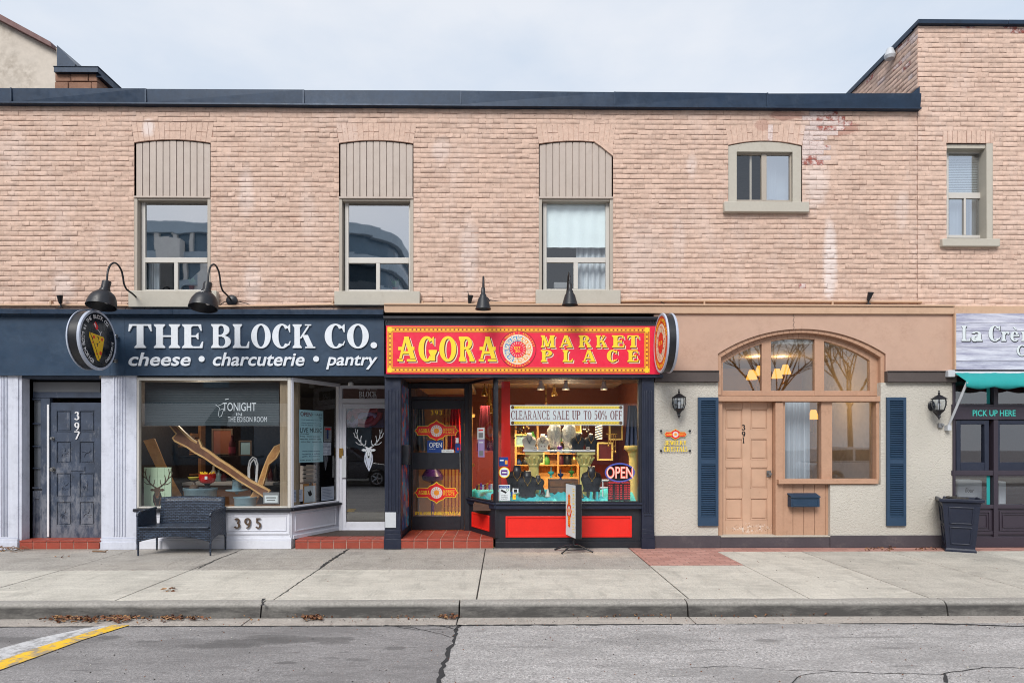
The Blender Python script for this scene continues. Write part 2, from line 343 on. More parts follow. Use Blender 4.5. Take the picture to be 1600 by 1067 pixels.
def glassmat(name, base=.06, tint=(.93, .96, .95), gain=1.0, wav=0.):
    t = NT(name); lw = t.n('ShaderNodeLayerWeight', i_0=.5).outputs[1]; f = t.math('MINIMUM', t.math('ADD', t.math('MULTIPLY', t.math('POWER', lw, 5.), gain*.8), base+.04*gain), .95)
    tr = t.n('ShaderNodeBsdfTransparent', i_0=tint).outputs[0]; g = t.n('ShaderNodeBsdfGlossy', i_Color=(.95, .97, 1), i_Roughness=.015)
    if wav: t.t.links.new(t.n('ShaderNodeBump', i_Strength=wav, i_Distance=.01, i_Height=t.noise(1.7, 2)).outputs[0], g.inputs['Normal'])
    mx_ = t.n('ShaderNodeMixShader', i_0=f, i_1=tr, i_2=g.outputs[0]); t.t.links.new(mx_.outputs[0], t.out.inputs[0]); return t.m
def emis(name, col, k):
    t = NT(name); e = t.n('ShaderNodeEmission', i_Color=col, i_Strength=k); t.t.links.new(e.outputs[0], t.out.inputs[0]); return t.m
M = {}
def add_mats():
    # painted brick
    for nm, base in (('paint', lin(215, 184, 166)), ('paint_right', lin(220, 189, 171))):
        t = NT('pink_painted_brick' if nm == 'paint' else 'lighter_pink_painted_brick'); nb = t.noise(4.2, 9, .75)
        isl = t.n('ShaderNodeNewGeometry').outputs['Random Per Island']
        c = t.mix(isl, tuple(v*.93 for v in base), tuple(v*1.06 for v in base)); c = t.mix(.45, c, t.vary(base, .2, .9, detail=8, rough=.65)); c = t.mix(.4, c, t.vary(base, .3, 15))
        c = t.mix(t.ramp(t.noise(1.2, 9, .75, stretch=(1.5, 1, .6)), .5, .7, 0, .5), c, lin(228, 206, 196))   # chalky fading
        c = t.mix(t.ramp(t.noise(2.1, 9, .78, stretch=(1.2, 1, .8)), .54, .7, 0, .45), c, lin(180, 140, 120))  # grime and old repairs
        c = t.mix(t.ramp(t.noise(7, 8, .75), .6, .68, 0, .5), c, lin(186, 146, 126))
        c = t.mix(t.ramp(t.noise(26, 5, .7), .62, .66, 0, .7), c, lin(116, 86, 74)); c = t.mix(t.ramp(t.noise(17, 5, .7), .66, .7, 0, .7), c, lin(234, 218, 210))
        if nm == 'paint':
            for (u, v, rx, rz, k) in ((1310, 200, .28, .14, .55), (1232, 180, .3, .07, .5), (1190, 195, .1, .1, .35)):
                p = W(u, v, 0); c = t.mix(t.math('MULTIPLY', t.blotch(p.x, 0, p.z, rx, 1, rz, nb, 1.6, .12), k), c, lin(160, 100, 88))
            for (u, v, rx, rz, k) in ((1275, 290, .17, .35, .5), (1297, 415, .1, .62, .85), (925, 390, .1, .5, .25), (733, 395, .13, .55, .4), (385, 300, .12, .35, .4), (100, 445, .16, .22, .4), (395, 440, .12, .3, .35), (232, 200, .09, .12, .8), (690, 235, .13, .2, .35), (1080, 260, .07, .18, .4), (1005, 400, .3, .5, .2), (1410, 330, .1, .3, .3), (1270, 205, .2, .3, .25), (20, 235, .25, .3, .2), (480, 330, .1, .5, .2), (1060, 385, .1, .4, .25)):
                p = W(u, v, 0); c = t.mix(t.math('MULTIPLY', t.blotch(p.x, 0, p.z, rx, 1, rz, nb, 1.1, .35), k*1.1), c, lin(236, 220, 214))
        M[nm] = t.bsdf(c, .78, bump=t.math('ADD', t.noise(26, 6, .65), t.math('MULTIPLY', t.noise(9, 3), 1.2)), bstr=.45, bdist=.012)
    for nm, th in (('red_brick', .5), ('white_brick', .61)):
        t = NT('spalled_'+nm); f = t.ramp(t.noise(9, 8, .75), th-.05, th+.05); c = t.mix(f, t.vary(lin(226, 206, 200), .12, 20), t.vary(lin(158, 92, 82), .35, 18)); c = t.mix(t.ramp(t.noise(24, 5, .7), .6, .7, 0, .6), c, lin(206, 166, 150)); M[nm] = t.bsdf(c, .9, bump=t.noise(22, 6, .7), bstr=.9, bdist=.02)
    M['mortar'] = pm('painted_mortar', lin(202, 164, 147), .9, .25, 6, .3)
    M['navy_metal'] = pm('navy_flashing_metal', lin(24, 44, 66, 1), .4, .32, 2.2, .05, 6, metal=.25, dirt=.12, dcol=lin(110, 125, 145))
    M['navy_board'] = pm('navy_painted_board', lin(27, 52, 76, 1), .5, .22, 1.3, .12, 30, dirt=.45, dcol=lin(70, 92, 116), ds=1.6)
    M['navy_trim'] = pm('dark_navy_trim_paint', lin(26, 33, 52, 1), .42, .15, 3, .08, 60, dirt=.1, dcol=lin(90, 95, 105))
    M['black_trim'] = pm('black_satin_paint', lin(30, 32, 40, 1), .42, .2, 4, .08, 60, dirt=.12, dcol=lin(95, 95, 100))
    M['shutter_blue'] = pm('blue_shutter_paint', lin(34, 60, 86, 1), .5, .16, 4, .05, 60)
    M['white_wood'] = pm('weathered_white_paint', lin(212, 216, 230), .55, .1, 2.5, .15, 50, dirt=.5, dcol=lin(120, 125, 140), ds=5, stretch=(6, 6, .6))
    M['white_clean'] = pm('white_paint', lin(226, 228, 238), .5, .07, 3, .1, 60, dirt=.3, dcol=lin(130, 130, 140))
    M['taupe'] = pm('taupe_window_frame_paint', lin(178, 168, 156), .55, .06, 3, .1, 70, dirt=.2, dcol=lin(120, 110, 98))
    M['taupe_light'] = pm('pale_taupe_sash_vinyl', lin(206, 202, 196), .45, .04, 3, .05, 70, dirt=.1)
    M['greige_sill'] = pm('greige_sill_paint', lin(190, 184, 172), .65, .07, 3, .2, 60, dirt=.3, dcol=lin(120, 105, 90))
    M['siding'] = pm('ribbed_taupe_siding', lin(190, 176, 166), .6, .07, 2, .1, 60, dirt=.2, dcol=lin(140, 120, 106), stretch=(5, 5, .4))
    M['tan_trim'] = pm('tan_wood_trim_paint', lin(204, 170, 142), .6, .09, 2, .15, 50, dirt=.3, dcol=lin(130, 95, 70))
    M['tan_board'] = pm('tan_fascia_paint', lin(196, 162, 142), .62, .08, 1, .1, 30, dirt=.3, dcol=lin(150, 110, 88))
    M['peach_frame'] = pm('peach_brown_frame_paint', lin(190, 150, 124), .55, .14, 3, .2, 40, dirt=.55, dcol=lin(120, 88, 66))
    t = NT('worn_peach_door_paint'); c = t.vary(lin(202, 164, 138), .09, 3); nb = t.noise(9, 7, .7)
    c = t.mix(t.ramp(t.noise(7, 8, .7), .68, .72, 0, .8), c, lin(160, 116, 90))
    p = W(1170, 826, .1); bd = t.blotch(p.x+.03, p.y, p.z+.01, .3, 1, .07, nb, .7, .3); c = t.mix(t.math('MULTIPLY', bd, t.ramp(t.noise(20, 7, .75), .53, .57)), c, lin(230, 216, 204)); c = t.mix(t.math('MULTIPLY', bd, t.ramp(t.noise(27, 6, .75), .58, .61)), c, lin(122, 84, 60))
    M['peach_door'] = t.bsdf(c, .55, bump=t.noise(60, 4), bstr=.12, bdist=.004)
    M['brown_beam'] = pm('dark_brown_beam', lin(76, 68, 66, 1), .7, .15, 4, .2, 50)
    t = NT('rough_stucco'); b = t.noise(32, 6, .65); g = t.noise(75, 4, .6)
    c = t.vary(lin(206, 201, 191), .06, 1.2); c = t.mix(t.ramp(b, .42, .3, 0, .25), c, lin(130, 122, 110)); c = t.mix(t.ramp(t.noise(2.2, 7, .7, stretch=(2.5, 1, .7)), .58, .8, 0, .35), c, lin(160, 150, 136))
    M['stucco'] = t.bsdf(c, .88, bump=t.math('ADD', b, t.math('MULTIPLY', g, .4)), bstr=.9, bdist=.022)
    M['old_stucco'] = pm('stained_beige_stucco', lin(210, 200, 188), .9, .16, 1.2, .3, 25, dirt=.6, dcol=lin(140, 126, 110), ds=1.3)
    M['sandstone'] = pm('brown_sandstone', lin(150, 112, 92), .9, .25, 4, .6, 18, dirt=.4, dcol=lin(90, 66, 56))
    M['roof_trim'] = pm('maroon_roof_trim', lin(112, 76, 74), .6, .15, 3, .1)
    M['base_dark'] = pm('dark_plinth_paint', lin(70, 64, 70, 1), .75, .14, 3, .25, 40, dirt=.35, dcol=lin(130, 120, 115))
    # ground
    def conc(name, col, sp=.16, st=.35):
        t = NT(name); c = t.vary(col, .09, .7, detail=8); c = t.mix(.6, c, t.vary(col, sp*2.2, 48, detail=3)); c = t.mix(t.ramp(t.noise(1.3, 9, .78), .46, .66, 0, st), c, tuple(v*.55 for v in col))
        c = t.mix(t.ramp(t.noise(85, 2), .6, .7, 0, .6), c, tuple(v*.45 for v in col)); c = t.mix(t.ramp(t.noise(60, 2), .62, .72, 0, .5), c, tuple(min(.85, v*1.35) for v in col)); c = t.mix(t.ramp(t.noise(10, 7, .75), .64, .68, 0, .6), c, tuple(v*.5 for v in col))
        c = t.mix(t.ramp(t.noise(3.1, 8, .78, stretch=(.5, 2.6, 1)), .5, .66, 0, .6), c, tuple(min(.85, v*1.3) for v in col))
        vo = t.n('ShaderNodeTexVoronoi', i_Vector=t.pos, i_Scale=2.3); sel = t.ramp(t.n('ShaderNodeSeparateColor', i_0=vo.outputs[1]).outputs[0], .45, .5); c = t.mix(t.math('MULTIPLY', t.math('MULTIPLY', t.ramp(vo.outputs[0], .06, .035), sel), .6), c, tuple(v*.38 for v in col))   # old gum
        c = t.mix(t.ramp(t.noise(2.4, 10, .8, stretch=(2.2, .5, 1)), .53, .62, 0, .5), c, tuple(v*.58 for v in col))
        return t.bsdf(c, .85, bump=t.noise(70, 4), bstr=.5, bdist=.006)
    M['conc_light'] = conc('light_concrete', lin(204, 199, 188), .15, .6); M['conc_mid'] = conc('grey_concrete', lin(190, 185, 175), .2, .65); M['conc_agg'] = conc('aggregate_concrete', lin(174, 168, 160), .32, .7)
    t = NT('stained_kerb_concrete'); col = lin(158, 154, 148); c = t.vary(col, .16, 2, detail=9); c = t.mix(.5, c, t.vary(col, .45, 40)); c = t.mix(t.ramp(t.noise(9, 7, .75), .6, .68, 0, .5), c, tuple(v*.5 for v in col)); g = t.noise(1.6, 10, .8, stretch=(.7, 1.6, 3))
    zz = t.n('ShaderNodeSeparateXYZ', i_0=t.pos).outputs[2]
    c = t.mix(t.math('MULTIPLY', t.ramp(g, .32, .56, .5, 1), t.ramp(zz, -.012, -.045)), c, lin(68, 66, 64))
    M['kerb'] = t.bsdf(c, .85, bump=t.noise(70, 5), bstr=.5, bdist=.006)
    M['gutter'] = conc('dirty_gutter_concrete', lin(176, 168, 160), .18, .5)
    M['joint'] = pm('dark_joint_dirt', lin(62, 58, 54), .95, .3, 20, .3)
    def asph(name, col, blots, sp):
        t = NT(name); nb = t.noise(3.4, 10, .78); c = t.vary(col, .13, .8, detail=9); c = t.mix(.6, c, t.vary(col, .5*sp, 42, detail=3, rough=.5))
        c = t.mix(t.ramp(t.noise(75, 2), .55, .68, 0, .7*sp), c, tuple(v*2.0 for v in col)); c = t.mix(t.ramp(t.noise(60, 2), .58, .68, 0, .75*sp), c, tuple(v*.3 for v in col))
        c = t.mix(t.ramp(t.noise(5, 8, .78, stretch=(.5, 2, 1)), .57, .63, 0, .65), c, tuple(v*.45 for v in col)); c = t.mix(t.ramp(t.noise(1.4, 8, .75, stretch=(.5, 1.6, 1)), .44, .62, 0, .65), c, tuple(v*.6 for v in col))
        for (u, v, rx, ry, k) in blots:
            p = G(u, v, -.15); c = t.mix(t.math('MULTIPLY', t.blotch(p.x, p.y, -.15, rx, ry, 1, nb, 1.7, .22), k), c, tuple(v_*.38 for v_ in col))
        return t.bsdf(c, .82, bump=t.noise(80, 3, .5), bstr=.8, bdist=.008)
    M['asphalt_dark'] = asph('smooth_grey_asphalt', lin(146, 143, 143), ((350, 1008, .3, .07, .55), (400, 1002, .35, .1, .6), (470, 999, .4, .09, .65), (420, 994, .2, .05, .5), (520, 1004, .15, .05, .5), (230, 1002, .1, .03, .5), (560, 1030, .1, .03, .5), (300, 1005, .5, .12, .4), (170, 995, .12, .06, .7), (30, 1000, .4, .1, .6), (620, 1012, .1, .05, .6), (450, 1035, .08, .03, .7), (125, 1000, .25, .08, .4)), .75)
    M['asphalt_light'] = asph('worn_light_asphalt', lin(174, 171, 170), ((1010, 1000, .5, .15, .4), (830, 1010, .25, .03, .4), (1200, 1000, .12, .04, .6), (1360, 995, .3, .03, .5), (1400, 1012, .15, .03, .5), (1410, 1040, .12, .03, .5), (950, 1040, .1, .03, .4)), 1.1)
    M['crack'] = pm('tarry_crack', lin(52, 52, 54), .9, .3, 20, .2)
    def paintline(name, col):
        t = NT(name); n_ = t.noise(11, 8, .75); f = t.ramp(n_, .46, .58, 0, .85); c = t.mix(f, t.vary(col, .1, 6), lin(140, 138, 138)); c = t.mix(t.ramp(t.noise(170, 2), .6, .72, 0, .5), c, lin(120, 118, 116)); return t.bsdf(c, .8, bump=t.noise(150, 3), bstr=.4, bdist=.004)
    M['line_white'] = paintline('worn_white_road_paint', lin(206, 206, 208)); M['line_yellow'] = paintline('worn_yellow_road_paint', lin(244, 196, 40))
    t = NT('red_clay_pavers'); mpn = t.n('ShaderNodeMapping', i_0=t.pos, i_Scale=(1, 1, 1)).outputs[0]
    bk = t.n('ShaderNodeTexBrick', i_Vector=mpn, i_Color1=lin(206, 156, 144), i_Color2=lin(160, 112, 102), i_Mortar=lin(116, 92, 84), i_Scale=1, i_Mortar_Size=.007, i_Brick_Width=.21, i_Row_Height=.105)
    c = t.mix(.4, bk.outputs[0], t.vary(lin(184, 138, 126), .2, 60)); M['pavers'] = t.bsdf(c, .85, bump=t.math('SUBTRACT', t.noise(60, 3), bk.outputs[1]), bstr=.4, bdist=.004)
    M['tile'] = pm('terracotta_tile', lin(160, 72, 56), .45, .22, 7, .1, 40, dirt=.25, dcol=lin(110, 80, 70)); M['grout'] = pm('pale_tile_grout', lin(196, 176, 164), .9, .12, 12, .2)
    M['leaf'] = pm('dry_brown_leaf', lin(124, 78, 52), .8, .4, 30, .1); M['leaf_tan'] = pm('pale_tan_leaf', lin(168, 128, 88), .8, .3, 30, .1); M['leaf_dark'] = pm('dark_rotting_leaf', lin(82, 52, 40), .8, .3, 30, .1); M['twig'] = pm('dry_twig_bark', lin(128, 100, 76), .9, .3, 20, .3)
    # glass
    M['glass_up'] = glassmat('upper_window_glass', .46, (.8, .86, .9), 1.2, .05); M['glass_shop'] = glassmat('shop_window_glass', .06, (.95, .97, .97), 1.0, .012); M['glass_shopdark'] = glassmat('reflective_shop_glass', .14, (.9, .93, .95), 1.2, .015)
    M['glass_clear'] = glassmat('clear_lamp_glass', .04, (.9, .93, .95), 1.4)
    M['acrylic'] = glassmat('clear_acrylic', .02, (.96, .97, .97), 1.)
    # lettering and plain colours
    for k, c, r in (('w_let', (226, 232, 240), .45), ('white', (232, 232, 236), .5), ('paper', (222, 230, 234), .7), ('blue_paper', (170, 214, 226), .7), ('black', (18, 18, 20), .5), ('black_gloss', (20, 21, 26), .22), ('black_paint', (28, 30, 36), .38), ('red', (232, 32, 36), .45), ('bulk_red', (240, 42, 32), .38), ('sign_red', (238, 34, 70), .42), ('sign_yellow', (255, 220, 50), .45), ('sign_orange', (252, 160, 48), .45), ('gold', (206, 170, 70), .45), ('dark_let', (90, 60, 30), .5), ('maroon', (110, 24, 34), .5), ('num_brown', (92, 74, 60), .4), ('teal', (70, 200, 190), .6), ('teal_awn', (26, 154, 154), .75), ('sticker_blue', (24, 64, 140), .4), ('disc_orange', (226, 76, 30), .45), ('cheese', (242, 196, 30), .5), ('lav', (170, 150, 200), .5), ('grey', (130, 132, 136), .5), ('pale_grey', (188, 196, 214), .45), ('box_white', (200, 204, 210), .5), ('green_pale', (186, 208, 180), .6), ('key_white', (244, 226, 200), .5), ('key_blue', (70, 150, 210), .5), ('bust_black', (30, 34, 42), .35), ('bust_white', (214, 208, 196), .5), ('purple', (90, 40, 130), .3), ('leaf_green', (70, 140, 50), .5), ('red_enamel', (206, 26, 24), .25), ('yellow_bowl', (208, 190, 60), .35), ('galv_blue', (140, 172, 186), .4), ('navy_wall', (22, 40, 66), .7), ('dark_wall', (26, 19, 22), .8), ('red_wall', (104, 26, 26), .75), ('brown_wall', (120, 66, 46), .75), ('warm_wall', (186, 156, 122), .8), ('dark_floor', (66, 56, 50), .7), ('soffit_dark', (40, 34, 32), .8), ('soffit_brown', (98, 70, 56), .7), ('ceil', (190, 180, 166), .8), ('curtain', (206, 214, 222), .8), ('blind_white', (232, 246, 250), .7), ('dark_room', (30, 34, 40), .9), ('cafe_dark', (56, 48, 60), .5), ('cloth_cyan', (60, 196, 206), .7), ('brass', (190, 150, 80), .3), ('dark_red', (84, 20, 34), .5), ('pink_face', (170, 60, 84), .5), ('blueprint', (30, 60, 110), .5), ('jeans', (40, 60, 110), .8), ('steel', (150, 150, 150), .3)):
        M[k] = pm(k.replace('_', ' ')+' surface', lin(*c), r, .07, 5, .05, 60, metal=.8 if k in ('brass', 'steel') else 0.)
    M['galv'] = pm('galvanised_tub_metal', lin(150, 178, 190), .35, .25, 9, .08, 30, metal=.5)
    M['gold_col'] = pm('gilded_plaster', lin(222, 204, 130), .4, .15, 14, .25, 40, metal=.0, dirt=.35, dcol=lin(70, 60, 30))
    M['silver_shell'] = pm('silver_shell', lin(186, 186, 178), .3, .25, 25, .5, 50, metal=.3)
    M['post_wood'] = wood('grey_barn_wood', lin(168, 148, 124), lin(136, 120, 100), .8, (14, 14, 1.2), 2); M['oak'] = wood('honey_oak_plank', lin(206, 152, 88), lin(168, 112, 58), .5, (2, 2, 2), 6); M['walnut'] = wood('live_edge_walnut', lin(138, 92, 64), lin(104, 66, 46), .5, (3, 3, 3), 4); M['sapwood'] = wood('pale_sapwood', lin(226, 184, 124), lin(200, 150, 92), .5, (2, 2, 2), 5)
    M['crate'] = wood('crate_pine', lin(176, 124, 78), lin(140, 94, 56), .7, (1.5, 3, 20), 2); M['lattice'] = wood('warm_pine_slats', lin(226, 176, 100), lin(190, 136, 70), .5, (20, 3, 1.5), 2); M['brown_wood'] = wood('dark_brown_wood', lin(96, 66, 52), lin(70, 46, 38), .5, (2, 3, 14), 2)
    t = NT('worn_navy_door_paint'); nb = t.noise(5, 8, .72, stretch=(2, 2, .8)); c = t.vary(lin(56, 66, 84, 1), .25, 5); zz = t.n('ShaderNodeSeparateXYZ', i_0=t.pos).outputs[2]
    wr = t.math('MULTIPLY', t.ramp(t.math('ADD', nb, t.ramp(zz, 2.2, .2, -.1, .1)), .5, .66), .5); c = t.mix(wr, c, lin(150, 152, 160)); c = t.mix(t.ramp(t.noise(16, 5), .64, .72, 0, .5), c, lin(30, 32, 40))
    M['worn_door'] = t.bsdf(c, .55, bump=t.noise(40, 5), bstr=.2, bdist=.004)
    t = NT('weathered_plank_print'); st = t.noise(2.2, 8, .7, stretch=(.8, 1, 9)); c = t.mix(t.ramp(st, .35, .65), lin(150, 150, 176), lin(226, 228, 240)); c = t.mix(t.ramp(t.noise(6, 6, .7, stretch=(.5, 1, 7)), .62, .7, 0, .8), c, lin(90, 88, 112)); M['plank_print'] = t.bsdf(c, .5)
    # woven resin wicker
    t = NT('navy_woven_wicker'); v = t.n('ShaderNodeMapping', i_0=t.pos, i_Scale=(1, 1, 1)).outputs[0]
    bk = t.n('ShaderNodeTexBrick', i_Vector=t.n('ShaderNodeCombineXYZ', i_0=t.math('ADD', t.n('ShaderNodeSeparateXYZ', i_0=v).outputs[0], t.n('ShaderNodeSeparateXYZ', i_0=v).outputs[1]), i_1=t.math('ADD', t.n('ShaderNodeSeparateXYZ', i_0=v).outputs[2], t.math('MULTIPLY', t.n('ShaderNodeSeparateXYZ', i_0=v).outputs[1], .5))).outputs[0], i_Color1=lin(60, 74, 94, 1), i_Color2=lin(34, 44, 62, 1), i_Mortar=lin(14, 17, 24, 1), i_Scale=1, i_Mortar_Size=.005, i_Mortar_Smooth=.6, i_Brick_Width=.06, i_Row_Height=.026)
    M['wicker'] = t.bsdf(bk.outputs[0], .42, bump=t.math('SUBTRACT', 1., bk.outputs[1]), bstr=.9, bdist=.006)
    # mural picture in the entrance
    t = NT('colourful_mural'); n_ = t.n('ShaderNodeTexNoise', i_Vector=t.pos, i_Scale=5.5, i_Detail=3).outputs[1]
    c = t.mix(t.ramp(t.noise(4.2, 3), .42, .58), lin(24, 70, 140), lin(60, 150, 190)); c = t.mix(t.ramp(t.noise(6.3, 4), .54, .6), c, lin(210, 80, 50)); c = t.mix(t.ramp(t.noise(3.4, 3), .56, .64), c, lin(60, 30, 70)); M['mural'] = t.bsdf(c, .5)
    # lights
    M['bulb'] = emis('warm_lamp_bulb', (1, .72, .38), 9); M['shade_lit'] = emis('lit_amber_shade', (1, .42, .06), .8); M['neon_red'] = emis('red_neon', (1, .12, .08), .5); M['neon_blue'] = emis('blue_neon', (.18, .22, .85), .3); M['led_red'] = emis('red_led', (1, .05, .06), .45); M['neon_pink'] = emis('pale_pink_neon', (1, .66, .56), .55)
    M['car_dark'] = pm('dark_blue_car_paint', lin(24, 30, 46, 1), .2, .05, 3, 0, coat=.8); M['car_white'] = pm('white_car_paint', lin(222, 224, 228), .25, .03, 3, 0, coat=.6); M['tyre'] = pm('tyre_rubber', lin(26, 26, 28, 1), .8, .1); M['alloy'] = pm('alloy_rim', lin(190, 192, 196), .25, .05, metal=.8); M['car_glass'] = pm('tinted_car_glass', lin(20, 24, 30, 1), .06, .05, bump=0)
    M['bark'] = pm('bare_tree_bark', lin(58, 52, 50, 1), .9, .25, 8, .4); M['far_brick'] = pm('far_red_brick', lin(104, 70, 62), .85, .15, 3, .2); M['far_stone'] = pm('far_pale_stone', lin(236, 234, 230), .8, .1, 2, .1); M['far_tower'] = pm('far_grey_cladding', lin(168, 184, 196, 1), .6, .12, 1, .05); M['far_dark'] = pm('far_dark_glazing', lin(96, 120, 138, 1), .15, .2, 1, 0)
add_mats()
# ------------------------------------------------------------------ ground
YF = -.1                                     # plane of the shopfronts
def ground():
    g = MB().box(-150, 150, -150, 150, -.6, -.17); kind(part('ground', g, M['asphalt_dark'], smooth=0), 'structure')
    ck = [G(u, v, -.15) for u, v in ((718, 968), (716, 985), (706, 1005), (703, 1020), (692, 1040), (688, 1067), (684, 1090))]
    yk = lambda y: next((a.x+(b.x-a.x)*(y-a.y)/(b.y-a.y) for a, b in zip(ck, ck[1:]) if b.y <= y <= a.y), ck[-1].x if y < ck[-1].y else ck[0].x)
    ys = [-3.74, -3.9, -4.1, -4.3, -4.5, -4.7, -4.95, -5.25, -16.6]
    for nm, mt, side in (('road', 'asphalt_dark', 0), ('road', 'asphalt_light', 1)):
        m = MB(); V = []; 
        for y in ys: V += [(-60 if side == 0 else yk(y), y, -.15), (yk(y) if side == 0 else 60, y, -.15)]
        m.add(V, [(2*i, 2*i+2, 2*i+3, 2*i+1) for i in range(len(ys)-1)]); kind(part(nm, m, M[mt], smooth=0), 'structure')
    # cracks and the seam, thin tar strips lying on the road and slabs
    m = MB()
    def crack(pts, w, z=-.146, jit=.012):
        P = []
        for a, b in zip(pts, pts[1:]):
            n = max(2, int((b-a).length/.06))
            for i in range(n): P.append(a.lerp(b, i/n)+Vector((rnd.uniform(-jit, jit), rnd.uniform(-jit, jit), 0)))
        P.append(pts[-1]); V = []
        for i, p in enumerate(P):
            t = (P[min(i+1, len(P)-1)]-P[max(0, i-1)]); t.z = 0; t.normalize(); q = Vector((-t.y, t.x, 0))*w*rnd.uniform(.25, 1)/2
            V += [(p.x-q.x, p.y-q.y, z), (p.x+q.x, p.y+q.y, z)]
        m.add(V, [(2*i, 2*i+1, 2*i+3, 2*i+2) for i in range(len(P)-1)])
    gp = lambda L_, z=-.15: [G(u, v, z) for u, v in L_]
    crack(gp([(718, 973), (714, 990), (704, 1008), (701, 1022), (691, 1045), (686, 1067)]), .05, jit=.02)
    crack(gp([(540, 972), (600, 976), (640, 980), (690, 990), (705, 996)]), .012); crack(gp([(580, 972), (650, 984), (700, 982)]), .01); crack(gp([(650, 975), (700, 979), (716, 984)]), .012)
    crack(gp([(1238, 1067), (1250, 1055), (1300, 1049), (1370, 1052), (1420, 1052), (1470, 1054), (1500, 1048), (1540, 1043), (1600, 1044)]), .014); crack(gp([(1475, 1052), (1478, 1066)]), .03); crack(gp([(1080, 1042), (1150, 1041), (1200, 1046), (1300, 1048)]), .008)
    crack(gp([(-20, 979.5), (300, 978.5), (718, 977.5)]), .035, jit=.004); crack(gp([(718, 977), (1000, 975), (1250, 973), (1450, 974), (1620, 979)]), .06, jit=.008)
    m2, m = m, MB()
    crack(gp([(545, 857), (528, 868), (515, 876), (500, 888)], 0), .045, .004, .02); crack(gp([(500, 888), (470, 908), (437, 932)], 0), .014, .004); crack(gp([(370, 862), (340, 873), (310, 888)], 0), .02, .004, .01); crack(gp([(412, 935), (409, 946)], 0), .05, .004)
    kind(part('road_crack', m2, M['crack'], smooth=0), 'structure'); kind(part('pavement_crack', m, M['crack'], smooth=0), 'structure')
    # pavement slabs
    kind(part('pavement_bed', MB().box(-14, 14, -3.3, .3, -.14, -.012), M['joint'], smooth=0), 'structure')
    y0, y1, y2 = -3.31, G(787, 889).y, .1
    xs = [-13.5, -11.5, -9.4, -7.6, G(202, 860).x, G(377, 858).x, G(545, 857).x, G(758, 860).x, G(985, 858).x]
    mats = [M['conc_light'], M['conc_mid'], M['conc_agg']]
    m = MB(); j = .007
    for a, b in zip(xs, xs[1:]):
        m.box(a+j, b-j, y0, y1-j, -.08, rnd.uniform(-.003, .002), rnd.choice((0, 0, 1))); m.box(a+j, b-j, y1+j, y2, -.08, rnd.uniform(-.003, .001), 2)
    xr = [xs[-1], G(1120, 861).x, G(1252, 861).x, G(1390, 861).x, G(1530, 861).x, 8.6, 10, 11.5, 13.5]; yb = G(1300, 861).y
    m.box(xr[0]+j, xr[1]-j, y0, G(1050, 883).y, -.08, 0, 0)
    for a, b in zip(xr[1:], xr[2:]): m.box(a+j, b-j, y0, yb-j, -.08, rnd.uniform(-.003, .002), rnd.choice((0, 1, 1)))
    kind(part('pavement', m, mats, bevel=.006, smooth=0), 'structure')
    m = MB().box(xr[0]+j, xr[1]-j, G(1050, 883).y+j, yb, -.08, 0).box(xr[0]+j, 13.5, yb+.002, .1, -.08, -.001); kind(part('paver_strip', m, M['pavers'], smooth=0), 'structure')
    # kerb with a rounded nose, in segments
    m = MB(); prof = [(-3.318, -.2), (-3.318, 0), (-3.40, .0), (-3.44, -.006), (-3.465, -.022), (-3.478, -.05), (-3.50, -.143), (-3.52, -.2)]
    for a, b in zip([-13, G(412, 940).x, G(718, 940).x, G(1068, 935).x, G(1453, 930).x], [G(412, 940).x, G(718, 940).x, G(1068, 935).x, G(1453, 930).x, 13]):
        n = max(2, int((b-a)/.25)); V = []
        for i in range(n+1):
            x = a+.008+(b-a-.016)*i/n; V += [(x, y+rnd.uniform(-.004, .004), z+(rnd.uniform(-.004, .003) if 0 < k < 7 else 0)) for k, (y, z) in enumerate(prof)]
        q = len(prof); Fc = [(i*q+k, (i+1)*q+k, (i+1)*q+k+1, i*q+k+1) for i in range(n) for k in range(q-1)]+[tuple(range(q)), tuple(range(n*q+q-1, n*q-1, -1))]; m.add(V, Fc)
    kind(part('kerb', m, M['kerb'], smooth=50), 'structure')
    m = MB()
    for a, b in zip([-13, G(395, 965, -.15).x, G(716, 965, -.15).x, G(1075, 963, -.15).x], [G(395, 965, -.15).x, G(716, 965, -.15).x, G(1075, 963, -.15).x, 13]): m.box(a+.006, b-.006, -3.735, -3.495, -.2, -.143)
    kind(part('gutter', m, M['gutter'], bevel=.005, smooth=0), 'structure')
    # worn parking line: white with yellow beside it
    def strip(pts, z): 
        V = [Vector((p.x, p.y, z)) for p in pts]; return MB().add(V, [tuple(range(len(V)))])
    kind(part('white_road_line', strip(gp([(155, 977), (200, 977), (100, 1003), (-40, 1045), (-120, 1070), (-160, 1065), (-60, 1030), (60, 997)]), -.1455), M['line_white'], smooth=0), 'structure')
    kind(part('yellow_road_line', strip(gp([(176, 977), (203, 977), (130, 1000), (60, 1026), (-40, 1062), (-110, 1089), (-140, 1083), (-40, 1047), (60, 1012)]), -.1415), M['line_yellow'], smooth=0), 'structure')
    # far side of the street
    kind(part('far_pavement', MB().box(-40, 40, -21, -16.6, -.3, -.02), M['conc_mid'], smooth=0), 'structure')
    # leaf litter in the gutter
    m = MB()
